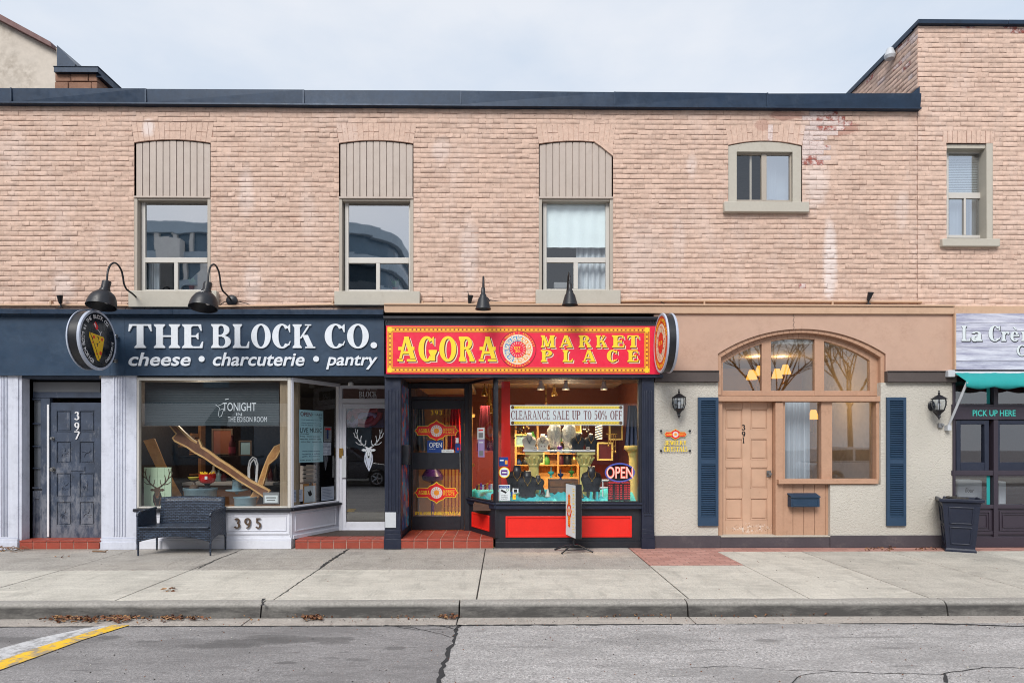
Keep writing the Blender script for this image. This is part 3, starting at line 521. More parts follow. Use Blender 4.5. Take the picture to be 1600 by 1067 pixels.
    def leaves(u0, u1, v0, v1, n, z=-.142, s=.028):
        for i in range(n):
            p = G(rnd.uniform(u0, u1), rnd.triangular(v0, v1), z); a = rnd.uniform(0, 6.28); k = s*rnd.uniform(.45, 1.1); h = rnd.uniform(.0, .022)
            q = [Vector((math.cos(a+t)*k*r, math.sin(a+t)*k*r, h+rnd.uniform(-.012, .014))) for t, r in ((0, 1.2), (1.2, .6), (2.2, .7), (3.14, 1), (4.1, .7), (5.1, .6))]
            m.add([p+w for w in q], [(0, 1, 2, 3), (0, 3, 4, 5)])
    leaves(82, 205, 961, 972, 170, -.13); leaves(60, 330, 960, 974, 60, -.13, .022); leaves(170, 212, 960, 966, 60, -.128); leaves(255, 285, 962, 969, 45, -.13, .022); leaves(295, 312, 963, 969, 25, -.13, .02); leaves(472, 502, 960, 969, 70, -.128); leaves(684, 714, 961, 967, 40, -.13, .022); leaves(215, 720, 960, 971, 60, -.132, .014); leaves(880, 1300, 958, 967, 60, -.132, .014); leaves(255, 275, 919, 924, 10, .005, .03); leaves(1350, 1400, 855, 861, 40, .004, .02); leaves(1430, 1465, 855, 860, 30, .004, .018); leaves(0, 40, 850, 862, 60, .004, .03); leaves(85, 110, 868, 872, 6, .004, .02)
    m.M = [rnd.choice((0, 0, 1, 2)) for _ in range(len(m.M)//2) for q in (0, 1)]
    kind(part('fallen_leaves', m, [M['leaf'], M['leaf_tan'], M['leaf_dark']], smooth=0), 'stuff')
    m = MB()
    for i in range(900):
        k_ = rnd.random()
        p = G(rnd.uniform(0, 1600), rnd.triangular(958, 985, 968), -.143) if k_ < .45 else (G(rnd.uniform(0, 1600), rnd.uniform(975, 1067), -.147) if k_ < .7 else G(rnd.uniform(0, 1600), rnd.triangular(856, 935, 858), .001))
        r_ = rnd.uniform(.003, .009); m.add([(p.x+r_*math.cos(a)*rnd.uniform(.6, 1.2), p.y+r_*math.sin(a)*rnd.uniform(.6, 1.2), p.z) for a in (0, 1.57, 3.14, 4.71)]+[(p.x, p.y, p.z+r_*.8)], [(0, 1, 4), (1, 2, 4), (2, 3, 4), (3, 0, 4)], rnd.randint(0, 2))
    kind(part('loose_grit', m, [M['joint'], M['conc_light'], M['leaf']], smooth=0), 'stuff')
    m = MB()
    for i in range(46):
        p = G(rnd.uniform(-12, 36), rnd.uniform(849, 863), .0); a = rnd.uniform(-.5, .5)+rnd.choice((0, 3.14)); l = rnd.uniform(.08, .3); z = rnd.uniform(.006, .07)
        m.tube([(p.x, p.y, z), (p.x+math.cos(a)*l*.5, p.y+math.sin(a)*l*.3, z+rnd.uniform(-.0, .05)), (p.x+math.cos(a)*l, p.y+math.sin(a)*l*.6, max(.005, z-.03))], [.006, .004, .002], 5)
    kind(part('dry_twigs', m, M['twig'], smooth=60), 'stuff')
    p = G(148, 862); m = MB().tube([(p.x-.03, p.y, .012), (p.x+.1, p.y-.02, .014), (p.x+.2, p.y-.06, .012)], [.012, .011, .008], 7).tube([(p.x+.18, p.y-.05, .014), (p.x+.22, p.y-.03, .04)], [.008, .004], 6); tag(part('stick', m, M['twig'], smooth=60), 'short dry stick lying by the red tiled step of door 397', 'stick')
ground()

# ------------------------------------------------------------------ bricks
def bricks(mb, x0, x1, z0, z1, holes, Y=0., matfn=None, ch=.0775, bl=.226, ret=None):
    """painted brickwork: every brick a bulged face standing out of the mortar; holes: functions z -> (xa, xb) or None"""
    fr = FY(Y) if ret is None else ret; n = int((z1-z0)/ch)
    for r in range(n+1):
        za, zb = z0+r*ch, min(z1, z0+(r+1)*ch)
        if zb-za < .02: continue
        iv = [(x0, x1)]
        for h in holes:
            s = h((za+zb)/2)
            if not s: continue
            iv = [q for a, b in iv for q in ((a, min(b, s[0])), (max(a, s[1]), b)) if q[1]-q[0] > .015]
        for a, b in iv:
            mb.quad(fr, a, b, za, zb, -.011, 3); k = math.floor((a-x0)/bl-(r % 2)*.5); hd = (r % 6 == 5)
            st = bl*(.5 if hd else 1); k = math.floor((a-x0)/st-(r % 2)*.5)
            while True:
                p, q = x0+(k+(r % 2)*.5)*st, x0+(k+1+(r % 2)*.5)*st; k += 1
                if p >= b: break
                p, q = max(p, a), min(q, b)
                if q-p < .025: continue
                g, gz = rnd.uniform(.0004, .002), rnd.uniform(.0014, .0045); sk = rnd.uniform(-.0035, .0035); w1, w2 = rnd.uniform(-.0025, .0025), rnd.uniform(-.0025, .0025)
                X0, X1, Z0, Z1 = p+g, q-g, za+gz+w1, zb-gz+w1; e = .009; xm = (X0+X1)/2+rnd.uniform(-.03, .03)*min(1, (q-p)/.2)
                XS = [X0, X0+e, xm, X1-e, X1]; ZS = [Z0, Z0+e, Z1-e, Z1]; V = []
                dl, dh, dv = rnd.choice((.003, .0055, .0085)), rnd.choice((.002, .004, .006)), rnd.choice((.0005, .0015, .0035)); tl = rnd.uniform(-.003, .003); base = rnd.uniform(-.003, .003)
                for i, x in enumerate(XS):
                    for jz, z in enumerate(ZS):
                        ed = i in (0, 4) or jz in (0, 3); zz = z+sk*(x-p)/(q-p)+w2*(x-xm)/.1*.5+(rnd.uniform(-.0025, .0025) if jz in (0, 3) else 0)
                        V.append(fr(x, zz, (-dl if jz == 0 else -dh)+rnd.uniform(-.0015, .0015) if jz in (0, 3) else -dv+rnd.uniform(-.0015, .0015) if ed else base+tl*(z-Z0)/.06+rnd.uniform(-.0022, .0022)))
                Fc = [(i*4+jj, (i+1)*4+jj, (i+1)*4+jj+1, i*4+jj+1) for i in range(4) for jj in range(3)]
                mb.add(V, Fc, matfn((p+q)/2, (za+zb)/2) if matfn else 0)
def rect_hole(x0, x1, z0, z1): return lambda z: (x0, x1) if z0 <= z <= z1 else None
def arch_hole(x0, x1, z0, zs, zp, lint=.27):
    xc, hw = (x0+x1)/2, (x1-x0)/2
    def f(z):
        if z0 <= z <= zs: return (x0, x1)
        if zs < z < zp+lint: e = (z-zs)*.16; return (xc-hw-e, xc+hw+e)
        return None
    return f
def voussoirs(mb, x0, x1, zs, zp, lint=.27, n=15, matfn=None):
    xc, hw = (x0+x1)/2, (x1-x0)/2; top = zp+lint; fr = FY(0)
    zb = lambda t: zs+(zp-zs)*(1-t*t)
    P = [(xc+hw*t, zb(t)) for t in [i/12-1 for i in range(25)]]; et = (top-zs)*.16
    mb.prism([(x0-et, top), ]+P+[(x1+et, top)], fr, -.03, -.0085, 3)
    for i in range(n):
        t0, t1 = -1+2*i/n, -1+2*(i+1)/n; g = .002/hw; j = rnd.uniform(-.0045, -.002)
        a, b = (xc+hw*(t0+g), zb(t0)+.003), (xc+hw*(t1-g), zb(t1)+.003); k = 1+et/hw
        halves = ((0, .47), (.5, 1)) if rnd.random() < .45 else ((0, 1),)
        for h0, h1 in halves:
            lp = lambda p, tt, h: (p[0]*(1-h)+(xc+hw*tt*k)*h, p[1]*(1-h)+(top-.003)*h)
            q = [lp(a, t0+g, h0), lp(b, t1-g, h0), lp(b, t1-g, h1), lp(a, t0+g, h1)]
            mb.prism(q, fr, -.012, j+rnd.uniform(-.002, .002), matfn(i) if matfn else 0)
BM = lambda k: [M[k], M['red_brick'], M['white_brick'], M['mortar']]

# ------------------------------------------------------------------ the long two-storey building
B = thing('brick_building', 'long two storey pink painted brick building with a navy parapet cap', 'building', (0, 0, 0))
XL, XR = X(-260, 0), X(1434, 0); ZT = Z(165, 0); ZB = Z(488, 0)
def pil(mb, x0, x1, z0, z1, y0, y1, mi=0): return mb.box(x0, x1, y0, y1, z0, z1, mi)
UP = [ # u left, right, arch peak, spring, panel bottom, glass(l,r,t,b), panes(v top,bottom, l0,l1,r0,r1), sill(l,r,t,b)
 (209.5, 329, 218, 223, 307, (228, 325, 314, 403), (411, 453, 231, 273, 279, 322), (200, 338, 456, 480)),
 (529.5, 646, 219, 224, 308, (545, 639, 317, 403), (412, 453, 548, 588, 594, 635), (522, 656, 457, 477)),
 (842, 958, 220, 225, 308, (854, 946, 315, 403), (411, 452, 857, 896, 903, 944), (837, 970, 455, 475))]
holes = []; vous = []
for (l, r, pk, sp, pb, gl, pn, sl) in UP:
    x0, x1 = X(l, 0), X(r, 0); u = (l+r)/2; holes.append(arch_hole(x0, x1, Z(sl[3], 0, u), Z(sp, 0, u), Z(pk, 0, u))); vous.append((x0, x1, Z(sp, 0, u), Z(pk, 0, u)))
    holes.append(rect_hole(X(sl[0], 0)+.05, X(sl[1], 0)-.05, Z(sl[3], 0, u)+.02, Z(sl[2], 0, u)-.03))
x0, x1 = X(1138, 0), X(1253.5, 0); holes.append(arch_hole(x0, x1, Z(323, 0, 1195), Z(227, 0, 1195), Z(220, 0, 1195))); vous.append((x0, x1, Z(227, 0, 1195), Z(220, 0, 1195))); 
peel = [PF(u, v, 0) for u, v in ((1254, 186), (1268, 172), (1302, 170), (1318, 180), (1330, 204), (1304, 214), (1290, 218), (1294, 230), (1288, 240), (1300, 258), (1254, 260))]
def inside(p, poly):
    c = False
    for (a, b), (e, f) in zip(poly, poly[1:]+poly[:1]):
        if (b > p[1]) != (f > p[1]) and p[0] < (e-a)*(p[1]-b)/(f-b)+a: c = not c
    return c
specks = [PF(u, v, 0) for u, v in ((1233, 388), (1252, 450), (1207, 468), (1240, 342))]
def peelmat(x, z):
    if inside((x, z), peel):
        r = rnd.random(); fx = (x-X(1256, 0))/(X(1326, 0)-X(1256, 0))
        return 1 if r < .25+fx*.6 and z > Z(215, 0, 1290)-.03 or r < .2 else 2
    if any(abs(x-a) < .1 and abs(z-b) < .04 for a, b in specks): return rnd.choice((0, 1))
    return 0
m = MB(); bricks(m, XL, XR-.004, ZB, ZT, holes, 0, peelmat)
for i, (a, b, c, d) in enumerate(vous): voussoirs(m, a, b, c, d, matfn=(lambda k: 2 if k == 8 else 0) if i == 3 else None)
part('upper_wall', m, BM('paint'), B, smooth=50)
# body: side, back and inner walls, floors and roof
m = MB(); m.box(XL-.1, XL, .02, 9, 0, ZT); m.box(XL, XR, 8.8, 9, 0, ZT); m.box(XR-.25, XR-.01, .4, 9, 0, ZT-.02); part('outer_wall', m, M['old_stucco'], B, smooth=0)
m = MB().box(XL, XR-.3, .35, 8.8, ZT-.25, ZT-.1); part('roof', m, M['base_dark'], B, smooth=0)
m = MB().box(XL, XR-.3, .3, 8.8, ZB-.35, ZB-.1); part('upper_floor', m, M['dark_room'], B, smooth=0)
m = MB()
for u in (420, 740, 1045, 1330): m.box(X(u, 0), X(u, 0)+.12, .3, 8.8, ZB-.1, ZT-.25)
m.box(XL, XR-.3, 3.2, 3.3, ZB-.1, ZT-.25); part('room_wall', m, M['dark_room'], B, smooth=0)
# parapet cap in sheet lengths
m = MB(); zt, zb = Z(143, -.08), Z(165, -.06)
joints = [XL-.1, X(19, -.06), X(229, -.06), X(475, -.06), X(720, -.06), X(960, -.06), X(1198, -.06), XR]
for i, (a, b) in enumerate(zip(joints, joints[1:])):
    q = rnd.uniform(-.008, .008); w_ = rnd.uniform(-.006, .006); m.add([(a+.002, -.075+q, zb), (b-.002, -.075+q, zb), (b-.002, -.085-q, zt+w_), (a+.002, -.085+q, zt-w_), (a+.002, .36, zt-.03), (b-.002, .36, zt-.03), (a+.002, .0, zb), (b-.002, .0, zb)], [(0, 1, 2, 3), (3, 2, 5, 4), (0, 6, 7, 1)])
    m.box(b-.012, b+.012, -.092, -.07, zb, zt) if i < 6 else None
m.box(XL-.1, XR, -.095, .0, zb-.028, zb-.006); part('parapet_cap', m, M['navy_metal'], B, smooth=0)
m = MB().add([(XR-.16, -.05, zt), (XR, -.05, zt), (XR, -.05, zt+.14), (XR-.16, .1, zt), (XR, .1, zt), (XR, .1, zt+.14)], [(0, 1, 2), (3, 5, 4), (0, 2, 5, 3), (1, 4, 5, 2)]); part('corner_flashing', m, M['navy_metal'], B, smooth=0)
# upper windows
def upwin(l, r, pk, sp, pb, gl, pn, sl, i):
    u = (l+r)/2; x0, x1 = X(l, 0), X(r, 0); zs, zp = Z(sp, 0, u), Z(pk, 0, u); zpb = Z(pb, 0, u); zsl = Z(sl[2], 0, u)
    YR = .11; fr = FY(YR); q = lambda uu: X(uu, YR); zz = lambda vv: Z(vv, YR, u)
    w = MB(); w.box(x0, x0+.05, .0, YR+.05, zsl, zpb); w.box(x1-.05, x1, .0, YR+.05, zsl, zpb); w.box(x0+.05, x1-.05, .01, YR+.05, zpb-.06, zpb-.004)
    win = part('window', w, M['taupe'], B, bevel=.006)
    s = MB(); gx0, gx1 = q(gl[0]), q(gl[1]); s.frame(fr, gx0-.06, gx1+.06, zz(pn[1])-.06, zz(gl[2])+.05, .06, -.03, .02); s.fbox(fr, gx0-.001, gx1+.001, zz(pn[0]), zz(gl[3]), -.03, .022)
    s.fbox(fr, q(pn[3]), q(pn[4]), zz(pn[1])-.001, zz(pn[0])+.001, -.03, .021); part('sash', s, M['taupe_light'], win, bevel=.005)
    for k, (a, b, c, d) in enumerate(((gx0, gx1, zz(gl[3]), zz(gl[2])), (q(pn[2])-.03, q(pn[3]), zz(pn[1]), zz(pn[0])), (q(pn[4]), q(pn[5])+.03, zz(pn[1]), zz(pn[0])))):
        g = MB(); t_ = rnd.uniform(-.004, .004); g.add([fr(a, c, -.004), fr(b, c, -.004+t_), fr(b, d, -.004+t_*.5), fr(a, d, -.004)], [(0, 1, 2, 3)]); part('pane', g, M['glass_shop'] if (k == 1 or i == 2) else M['glass_up'], win, smooth=0)
    # board above
    p = MB(); n = 11; xa, xb = x0+.012, x1-.012; xc, hw = (x0+x1)/2, (x1-x0)/2; arch = lambda x: zs+(zp-zs)*(1-((x-xc)/hw)**2)-.012
    for k in range(n):
        a, b = xa+(xb-xa)*k/n, xa+(xb-xa)*(k+1)/n; g = .006
        p.prism([(a, zpb), (b, zpb), (b, arch(b)), (a, arch(a))], FY(.03), -.02, -.012); p.prism([(a+g, zpb+.01), (b-g, zpb+.01), (b-g, arch(b-g)), (a+g, arch(a+g))], FY(.03), -.012, .004+rnd.uniform(-.002, .002))
    p.box(x0+.003, x1-.003, -.018, .06, zpb-.028, zpb); part('panel', p, M['siding'], win, bevel=.003)
    s = MB().box(X(sl[0], -.1), X(sl[1], -.1), -.1, YR+.04, Z(sl[3], -.1, u), zsl); part('sill', s, M['greige_sill'], win, bevel=.012)
    return win
wins = [upwin(*a, i) for i, a in enumerate(UP)]
# patched brick corner of the third boarded panel
m = MB(); p = [PF(u, v, 0) for u, v in ((929, 222), (937, 220), (958, 224), (958, 244), (948, 236), (938, 228))]; m.prism(p, FY(0), -.03, .004); part('patched_brick', m, M['paint'], wins[2], smooth=0)
# rooms behind: blind, curtains, plants
m = MB(); Yc = .15; a0, a1, b0, b1 = PR(852, 312, 948, 387, Yc)
n = 24; m.add([(a0+(a1-a0)*i/n, Yc+.006*math.sin(i*1.3), z) for z in (b0, b1) for i in range(n+1)], [(i, i+1, n+2+i, n+1+i) for i in range(n)]); part('roller_blind', m, M['blind_white'], wins[2])
def curtain(u0, u1, v0, v1, Y, par, mt='curtain', wave=.02, per=5):
    m = MB(); a0, a1, b0, b1 = PR(u0, v0, u1, v1, Y); n = 40
    m.add([(a0+(a1-a0)*i/n, Y+wave*math.sin(i*per*6.28/n)+.3*wave*math.sin(i*2.7), z) for z in (b0, b1) for i in range(n+1)], [(i, i+1, n+2+i, n+1+i) for i in range(n)]); return part('curtain', m, M[mt], par, smooth=80)
curtain(900, 948, 386, 456, .26, wins[2]); curtain(232, 250, 405, 456, .3, wins[0]); curtain(604, 640, 405, 456, .3, wins[1], 'dark_wall'); curtain(1198, 1212, 236, 312, .3, B)
m = MB(); c = W(876, 447, .25); m.box(c.x-.11, c.x+.11, .2, .3, c.z-.05, c.z+.05); tag(part('storage_box', m, M['grey'], None, bevel=.008), 'grey box on the inner sill of the window with the white blind', 'box')
def plant(u, v, Y, label, n=26):
    c = W(u, v, Y); t = thing('potted_plant', label, 'plant', (c.x, Y, c.z-.1)); m = MB().lathe([(.04, 0), (.055, .09), (.05, .09), (.001, .085)], (c.x, Y, c.z-.1), n=14); part('pot', m, M['tile'], t)
    m = MB()
    for i in range(n):
        a = rnd.uniform(0, 6.28); l = rnd.uniform(.08, .17); d = Vector((math.cos(a)*l*.7, math.sin(a)*l*.4, rnd.uniform(.02, .16))); o = Vector((c.x, Y, c.z-.01)); s = d.cross(Vector((0, 0, 1))).normalized()*.025
        m.add([o, o+d*.6+s, o+d, o+d*.6-s], [(0, 1, 2, 3)])
    part('leaves', m, M['leaf_green'], t, smooth=0); m = MB().tube([(c.x, Y, c.z-.03), (c.x+.005, Y, c.z+.05)], .006, 6); part('stem', m, M['twig'], t)
plant(301, 446, .24, 'leafy green potted plant behind the first boarded-arch window'); plant(618, 449, .24, 'small green potted plant behind the second boarded-arch window')
# small slider window under the cracked arch
def slider():
    u = 1195; x0, x1 = X(1138.5, 0), X(1253, 0); zs, zp = Z(227, 0, u), Z(220, 0, u); zb = Z(315, 0, u)-.045; xc, hw = (x0+x1)/2, (x1-x0)/2; fr = FY(.02)
    A = [(xc+hw*t, zs+(zp-zs)*(1-t*t)-.008) for t in [i/8-1 for i in range(17)]]
    gx0, gx1, gz0, gz1 = PR(1151, 238, 1238, 312, .03); w = MB()
    w.prism([(x0, zb), (gx0, zb), (gx0, gz1), A[3], A[0]], fr, -.06, .0); w.prism([(gx1, zb), (x1, zb), A[-1], A[-4], (gx1, gz1)], fr, -.06, .0); w.prism([(gx0, gz1), (gx1, gz1)]+A[3:14][::-1], fr, -.06, .001)
    win = part('window', w, M['greige_sill'], B, bevel=.004)
    f2 = FY(.09); s = MB(); s.frame(f2, gx0-.01, gx1+.01, gz0-.02, gz1+.01, .03, -.03, .02); a, b = X(1189, .09), X(1197, .09); s.fbox(f2, a, b, gz0, gz1, -.03, .024); a2, b2 = X(1172, .1), X(1175, .1); s.fbox(f2, a2, b2, gz0, gz1, -.05, -.02); part('sash', s, M['taupe'], win, bevel=.004)
    for p, q in ((gx0, a), (b, gx1)): part('pane', MB().quad(f2, p, q, gz0, gz1, -.006), M['glass_shop'] if p == gx0 else M['glass_up'], win, smooth=0)
    part('sill', MB().box(X(1132, -.08), X(1265, -.08), -.08, .1, Z(331, -.08, u), Z(315, -.08, u)), M['greige_sill'], win, bevel=.01)
    a0, a1, b0, b1 = PR(1193, 232, 1240, 316, .35); part('light_screen', MB().box(a0, a1, .35, .37, b0, b1), M['curtain'], win, smooth=0)
slider()
# ------------------------------------------------------------------ ground floor: ledge, pilasters, doors
def panel_door(mb, fr, a0, a1, b0, b1, cols, rows, st=.09, rail=.09, c=0, mi=0, raised=True, midw=None, cm=None):
    """rails and stiles stand proud of sunk panels with raised fields"""
    mb.fbox(fr, a0, a1, b0, b1, c-.045, c-.014, mi); mw = midw or st; tot = [r[0] for r in rows]
    w = (a1-a0-2*st-(cols-1)*mw)/cols; xs = [a0+st+i*(w+mw) for i in range(cols)]
    mb.fbox(fr, a0, a0+st, b0, b1, c-.014, c, mi); mb.fbox(fr, a1-st, a1, b0, b1, c-.014, c, mi)
    for i in range(cols-1): mb.fbox(fr, xs[i]+w, xs[i]+w+mw, b0, b1, c-.014, c-.0005, mi)
    edges = [b0]+[e for r in rows for e in r]+[b1]
    for lo, hi in zip(edges[0::2], edges[1::2]): 
        for x in xs: mb.fbox(fr, x, x+w, lo, hi, c-.014, c-.001, mi)
    for z0, z1 in rows:
        for x in xs:
            if raised: mb.fbox(fr, x+.03, x+w-.03, z0+.03, z1-.03, c-.014, c-.004, mi)
            mb.frame(fr, x, x+w, z0, z1, .012, c-.014, c+.003, mi)
def flutes(mb, fr, a0, a1, b0, b1, c, n=4, mi=0):
    w = (a1-a0)/(2*n+1)
    for i in range(n+1): mb.fbox(fr, a0+2*i*w, a0+(2*i+1)*w, b0, b1, c, c+.012, mi)
# tan ledge and conduit
m = MB(); zl = Z(475, -.1); m.box(X(600, -.12), X(1492, -.12), -.12, -.015, Z(489, -.12), zl-.03); m.box(X(600, -.14), X(1492, -.14), -.14, -.0, zl-.028, zl); part('ledge', m, M['tan_trim'], B, bevel=.006)
m = MB(); pts = [W(u, v, -.03) for u, v in ((-250, 477), (100, 477), (350, 479), (520, 476), (735, 474), (900, 471.5), (1020, 470), (1250, 471), (1440, 472))]; m.tube(pts, .02, 10)
for u in (80, 300, 520, 660, 860, 1100, 1300): p = W(u, 474, -.03); m.box(p.x-.012, p.x+.012, -.056, 0, p.z-.035, p.z+.035)
part('conduit', m, M['tan_trim'], B, smooth=50)
# --- left shop
def pilaster(name, u0, u1, Yf, zt, wm, fl=None, baseh=.17, ret=.1):
    x0, x1 = X(u0, Yf), X(u1, Yf); m = MB(); m.box(x0, x1, Yf, Yf+ret, baseh, zt); m.box(x0-.012, x1+.012, Yf-.03, Yf+ret-.002, 0, baseh-.05); m.box(x0-.006, x1+.006, Yf-.018, Yf+ret-.001, baseh-.052, baseh)
    if fl: flutes(m, FY(Yf), X(fl[0], Yf), X(fl[1], Yf), baseh+.03, zt-.05, 0)
    return part(name, m, wm, B, bevel=.005)
ZS = Z(588, -.1)
pilaster('pilaster', -160, 28, -.11, ZS+.05, M['white_wood'], (2, 12)); part('side_wall', MB().box(XL, X(-155, -.05), -.05, .15, 0, ZS+.05), M['white_wood'], B, smooth=0); pilaster('pilaster', 158, 213, -.11, ZS+.05, M['white_wood'], (177, 196))
x37, x157 = X(37, -.05), X(157.5, -.05); YD = .14
m = MB().box(X(28, -.09), x37, -.09, YD+.1, .0, ZS+.05); part('door_jamb', m, M['white_wood'], B, bevel=.004)
m = MB().box(x37, X(46, YD), YD-.07, YD+.1, .14, ZS+.05).box(x37-.0, x157+.02, YD, YD+.1, Z(622, YD), Z(613, YD)).box(x37, x157, -.09, YD+.1, Z(592, -.09), ZS+.05); fr = FY(YD)
a0, a1, b0, b1 = PR(48, 622, 72, 838, fr); m.frame(fr, a0, X(67, YD), Z(763, YD), b1, .03, -.05, .01); m.fbox(fr, X(67, YD), X(79, YD), .14, b1, -.05, .02)
for v in (662, 697, 731): m.fbox(fr, a0+.03, X(67, YD)-.03, Z(v, YD)-.012, Z(v, YD)+.012, -.045, .005)
panel_door(m, fr, a0+.0, X(67, YD), .14, Z(766, YD), 1, [(.2, Z(775, YD)-.02)], .05, raised=False); part('door_surround', m, M['worn_door'], B, bevel=.004)
part('sidelight_backing', MB().box(x37, X(68, YD), YD+.03, YD+.05, .14, b1), M['grey'], B, smooth=0)
part('sidelight', MB().quad(fr, a0+.03, X(67, YD)-.03, Z(763, YD)+.03, b1-.03, -.02), M['glass_shopdark'], B, smooth=0)
part('transom', MB().pbox(52, 597, 157, 613, YD+.02, 0, .01), M['grey'], B, smooth=0)
def door397():
    fr = FY(YD+.02); a0, a1, b0, b1 = PR(79, 629, 157.5, 838.5, fr); m = MB(); zr = lambda v: Z(v, YD, 118)
    panel_door(m, fr, a0, a1+.02, .145, b1, 2, [(zr(821), zr(783)), (zr(777)+.0, zr(738)), (zr(724), zr(689)), (zr(675), zr(641))], .1, c=.02, midw=.11)
    for (v0, v1) in ((821, 783), (777, 738), (724, 689)):
        w = (a1+.02-a0-.2-.11)/2
        for x in (a0+.1, a0+.1+w+.11):
            for k in range(7):
                t = rnd.uniform(0, 6.28); cx, cz = x+w/2, (zr(v0)+zr(v1))/2
                m.tube([fr(cx+.11*math.cos(t+s*.7)*s*.7, cz+.13*math.sin(t+s*.7)*s*.7, .016) for s in (0, .35, .7, 1)], [.012, .012, .009, .004], 6)
    d = part('door', m, M['worn_door'], B, bevel=.004, label='worn dark panelled door numbered 397')
    for ch, v0, v1 in (('3', 643, 656), ('9', 660, 672), ('7', 673.5, 686)): m = MB(); q = PR(117, v0, 125, v1, YD); m.serif(ch, FY(YD), q[0], q[1], q[2], q[3], .005, .008, 0, T=.22, t=.1); part('number', m, M['white'], d, smooth=30)
    for v, r in ((733, .028), (685, .02)): m = MB(); p = W(82, v, YD-.02); m.lathe([(.001, .06), (r, .055), (r, .035), (r*.5, .03), (r*.5, .012), (r*1.3, .01), (r*1.3, 0)], (p.x, YD, p.z), (0, -1, 0), 16); part('knob', m, M['steel'], d)
    m = MB().pbox(110, 728, 133, 735, FY(YD), .001, .012); part('mail_slot', m, M['worn_door'], d, bevel=.003)
    m = MB().pbox(75.5, 632, 78.5, 838, FY(YD), .02, .03); part('weather_strip', m, M['white'], d)
door397()
def tiles(u0, u1, zt, Yf, Yb, name='step', xr=None):
    x0, x1 = X(u0, Yf), xr if xr is not None else X(u1, Yf); m = MB(); m.box(x0+.004, x1-.004, Yf+.006, Yb, 0, zt-.006, 1); n = max(1, round((x1-x0)/.2)); w = (x1-x0)/n
    for i in range(n):
        m.box(x0+i*w+.004, x0+(i+1)*w-.004, Yf, Yf+.02, .012, zt-.035); m.box(x0+i*w+.004, x0+(i+1)*w-.004, Yf-.006, Yf+.1, zt-.03, zt)
        y = Yf+.105
        while y < Yb-.03: e = min(Yb, y+.15); m.box(x0+i*w+.004, x0+(i+1)*w-.004, y, e-.008, zt-.03, zt); y = e
    return part(name, m, [M['tile'], M['grout']], B, bevel=.004)
tiles(30, 157.5, .145, -.14, YD+.05)
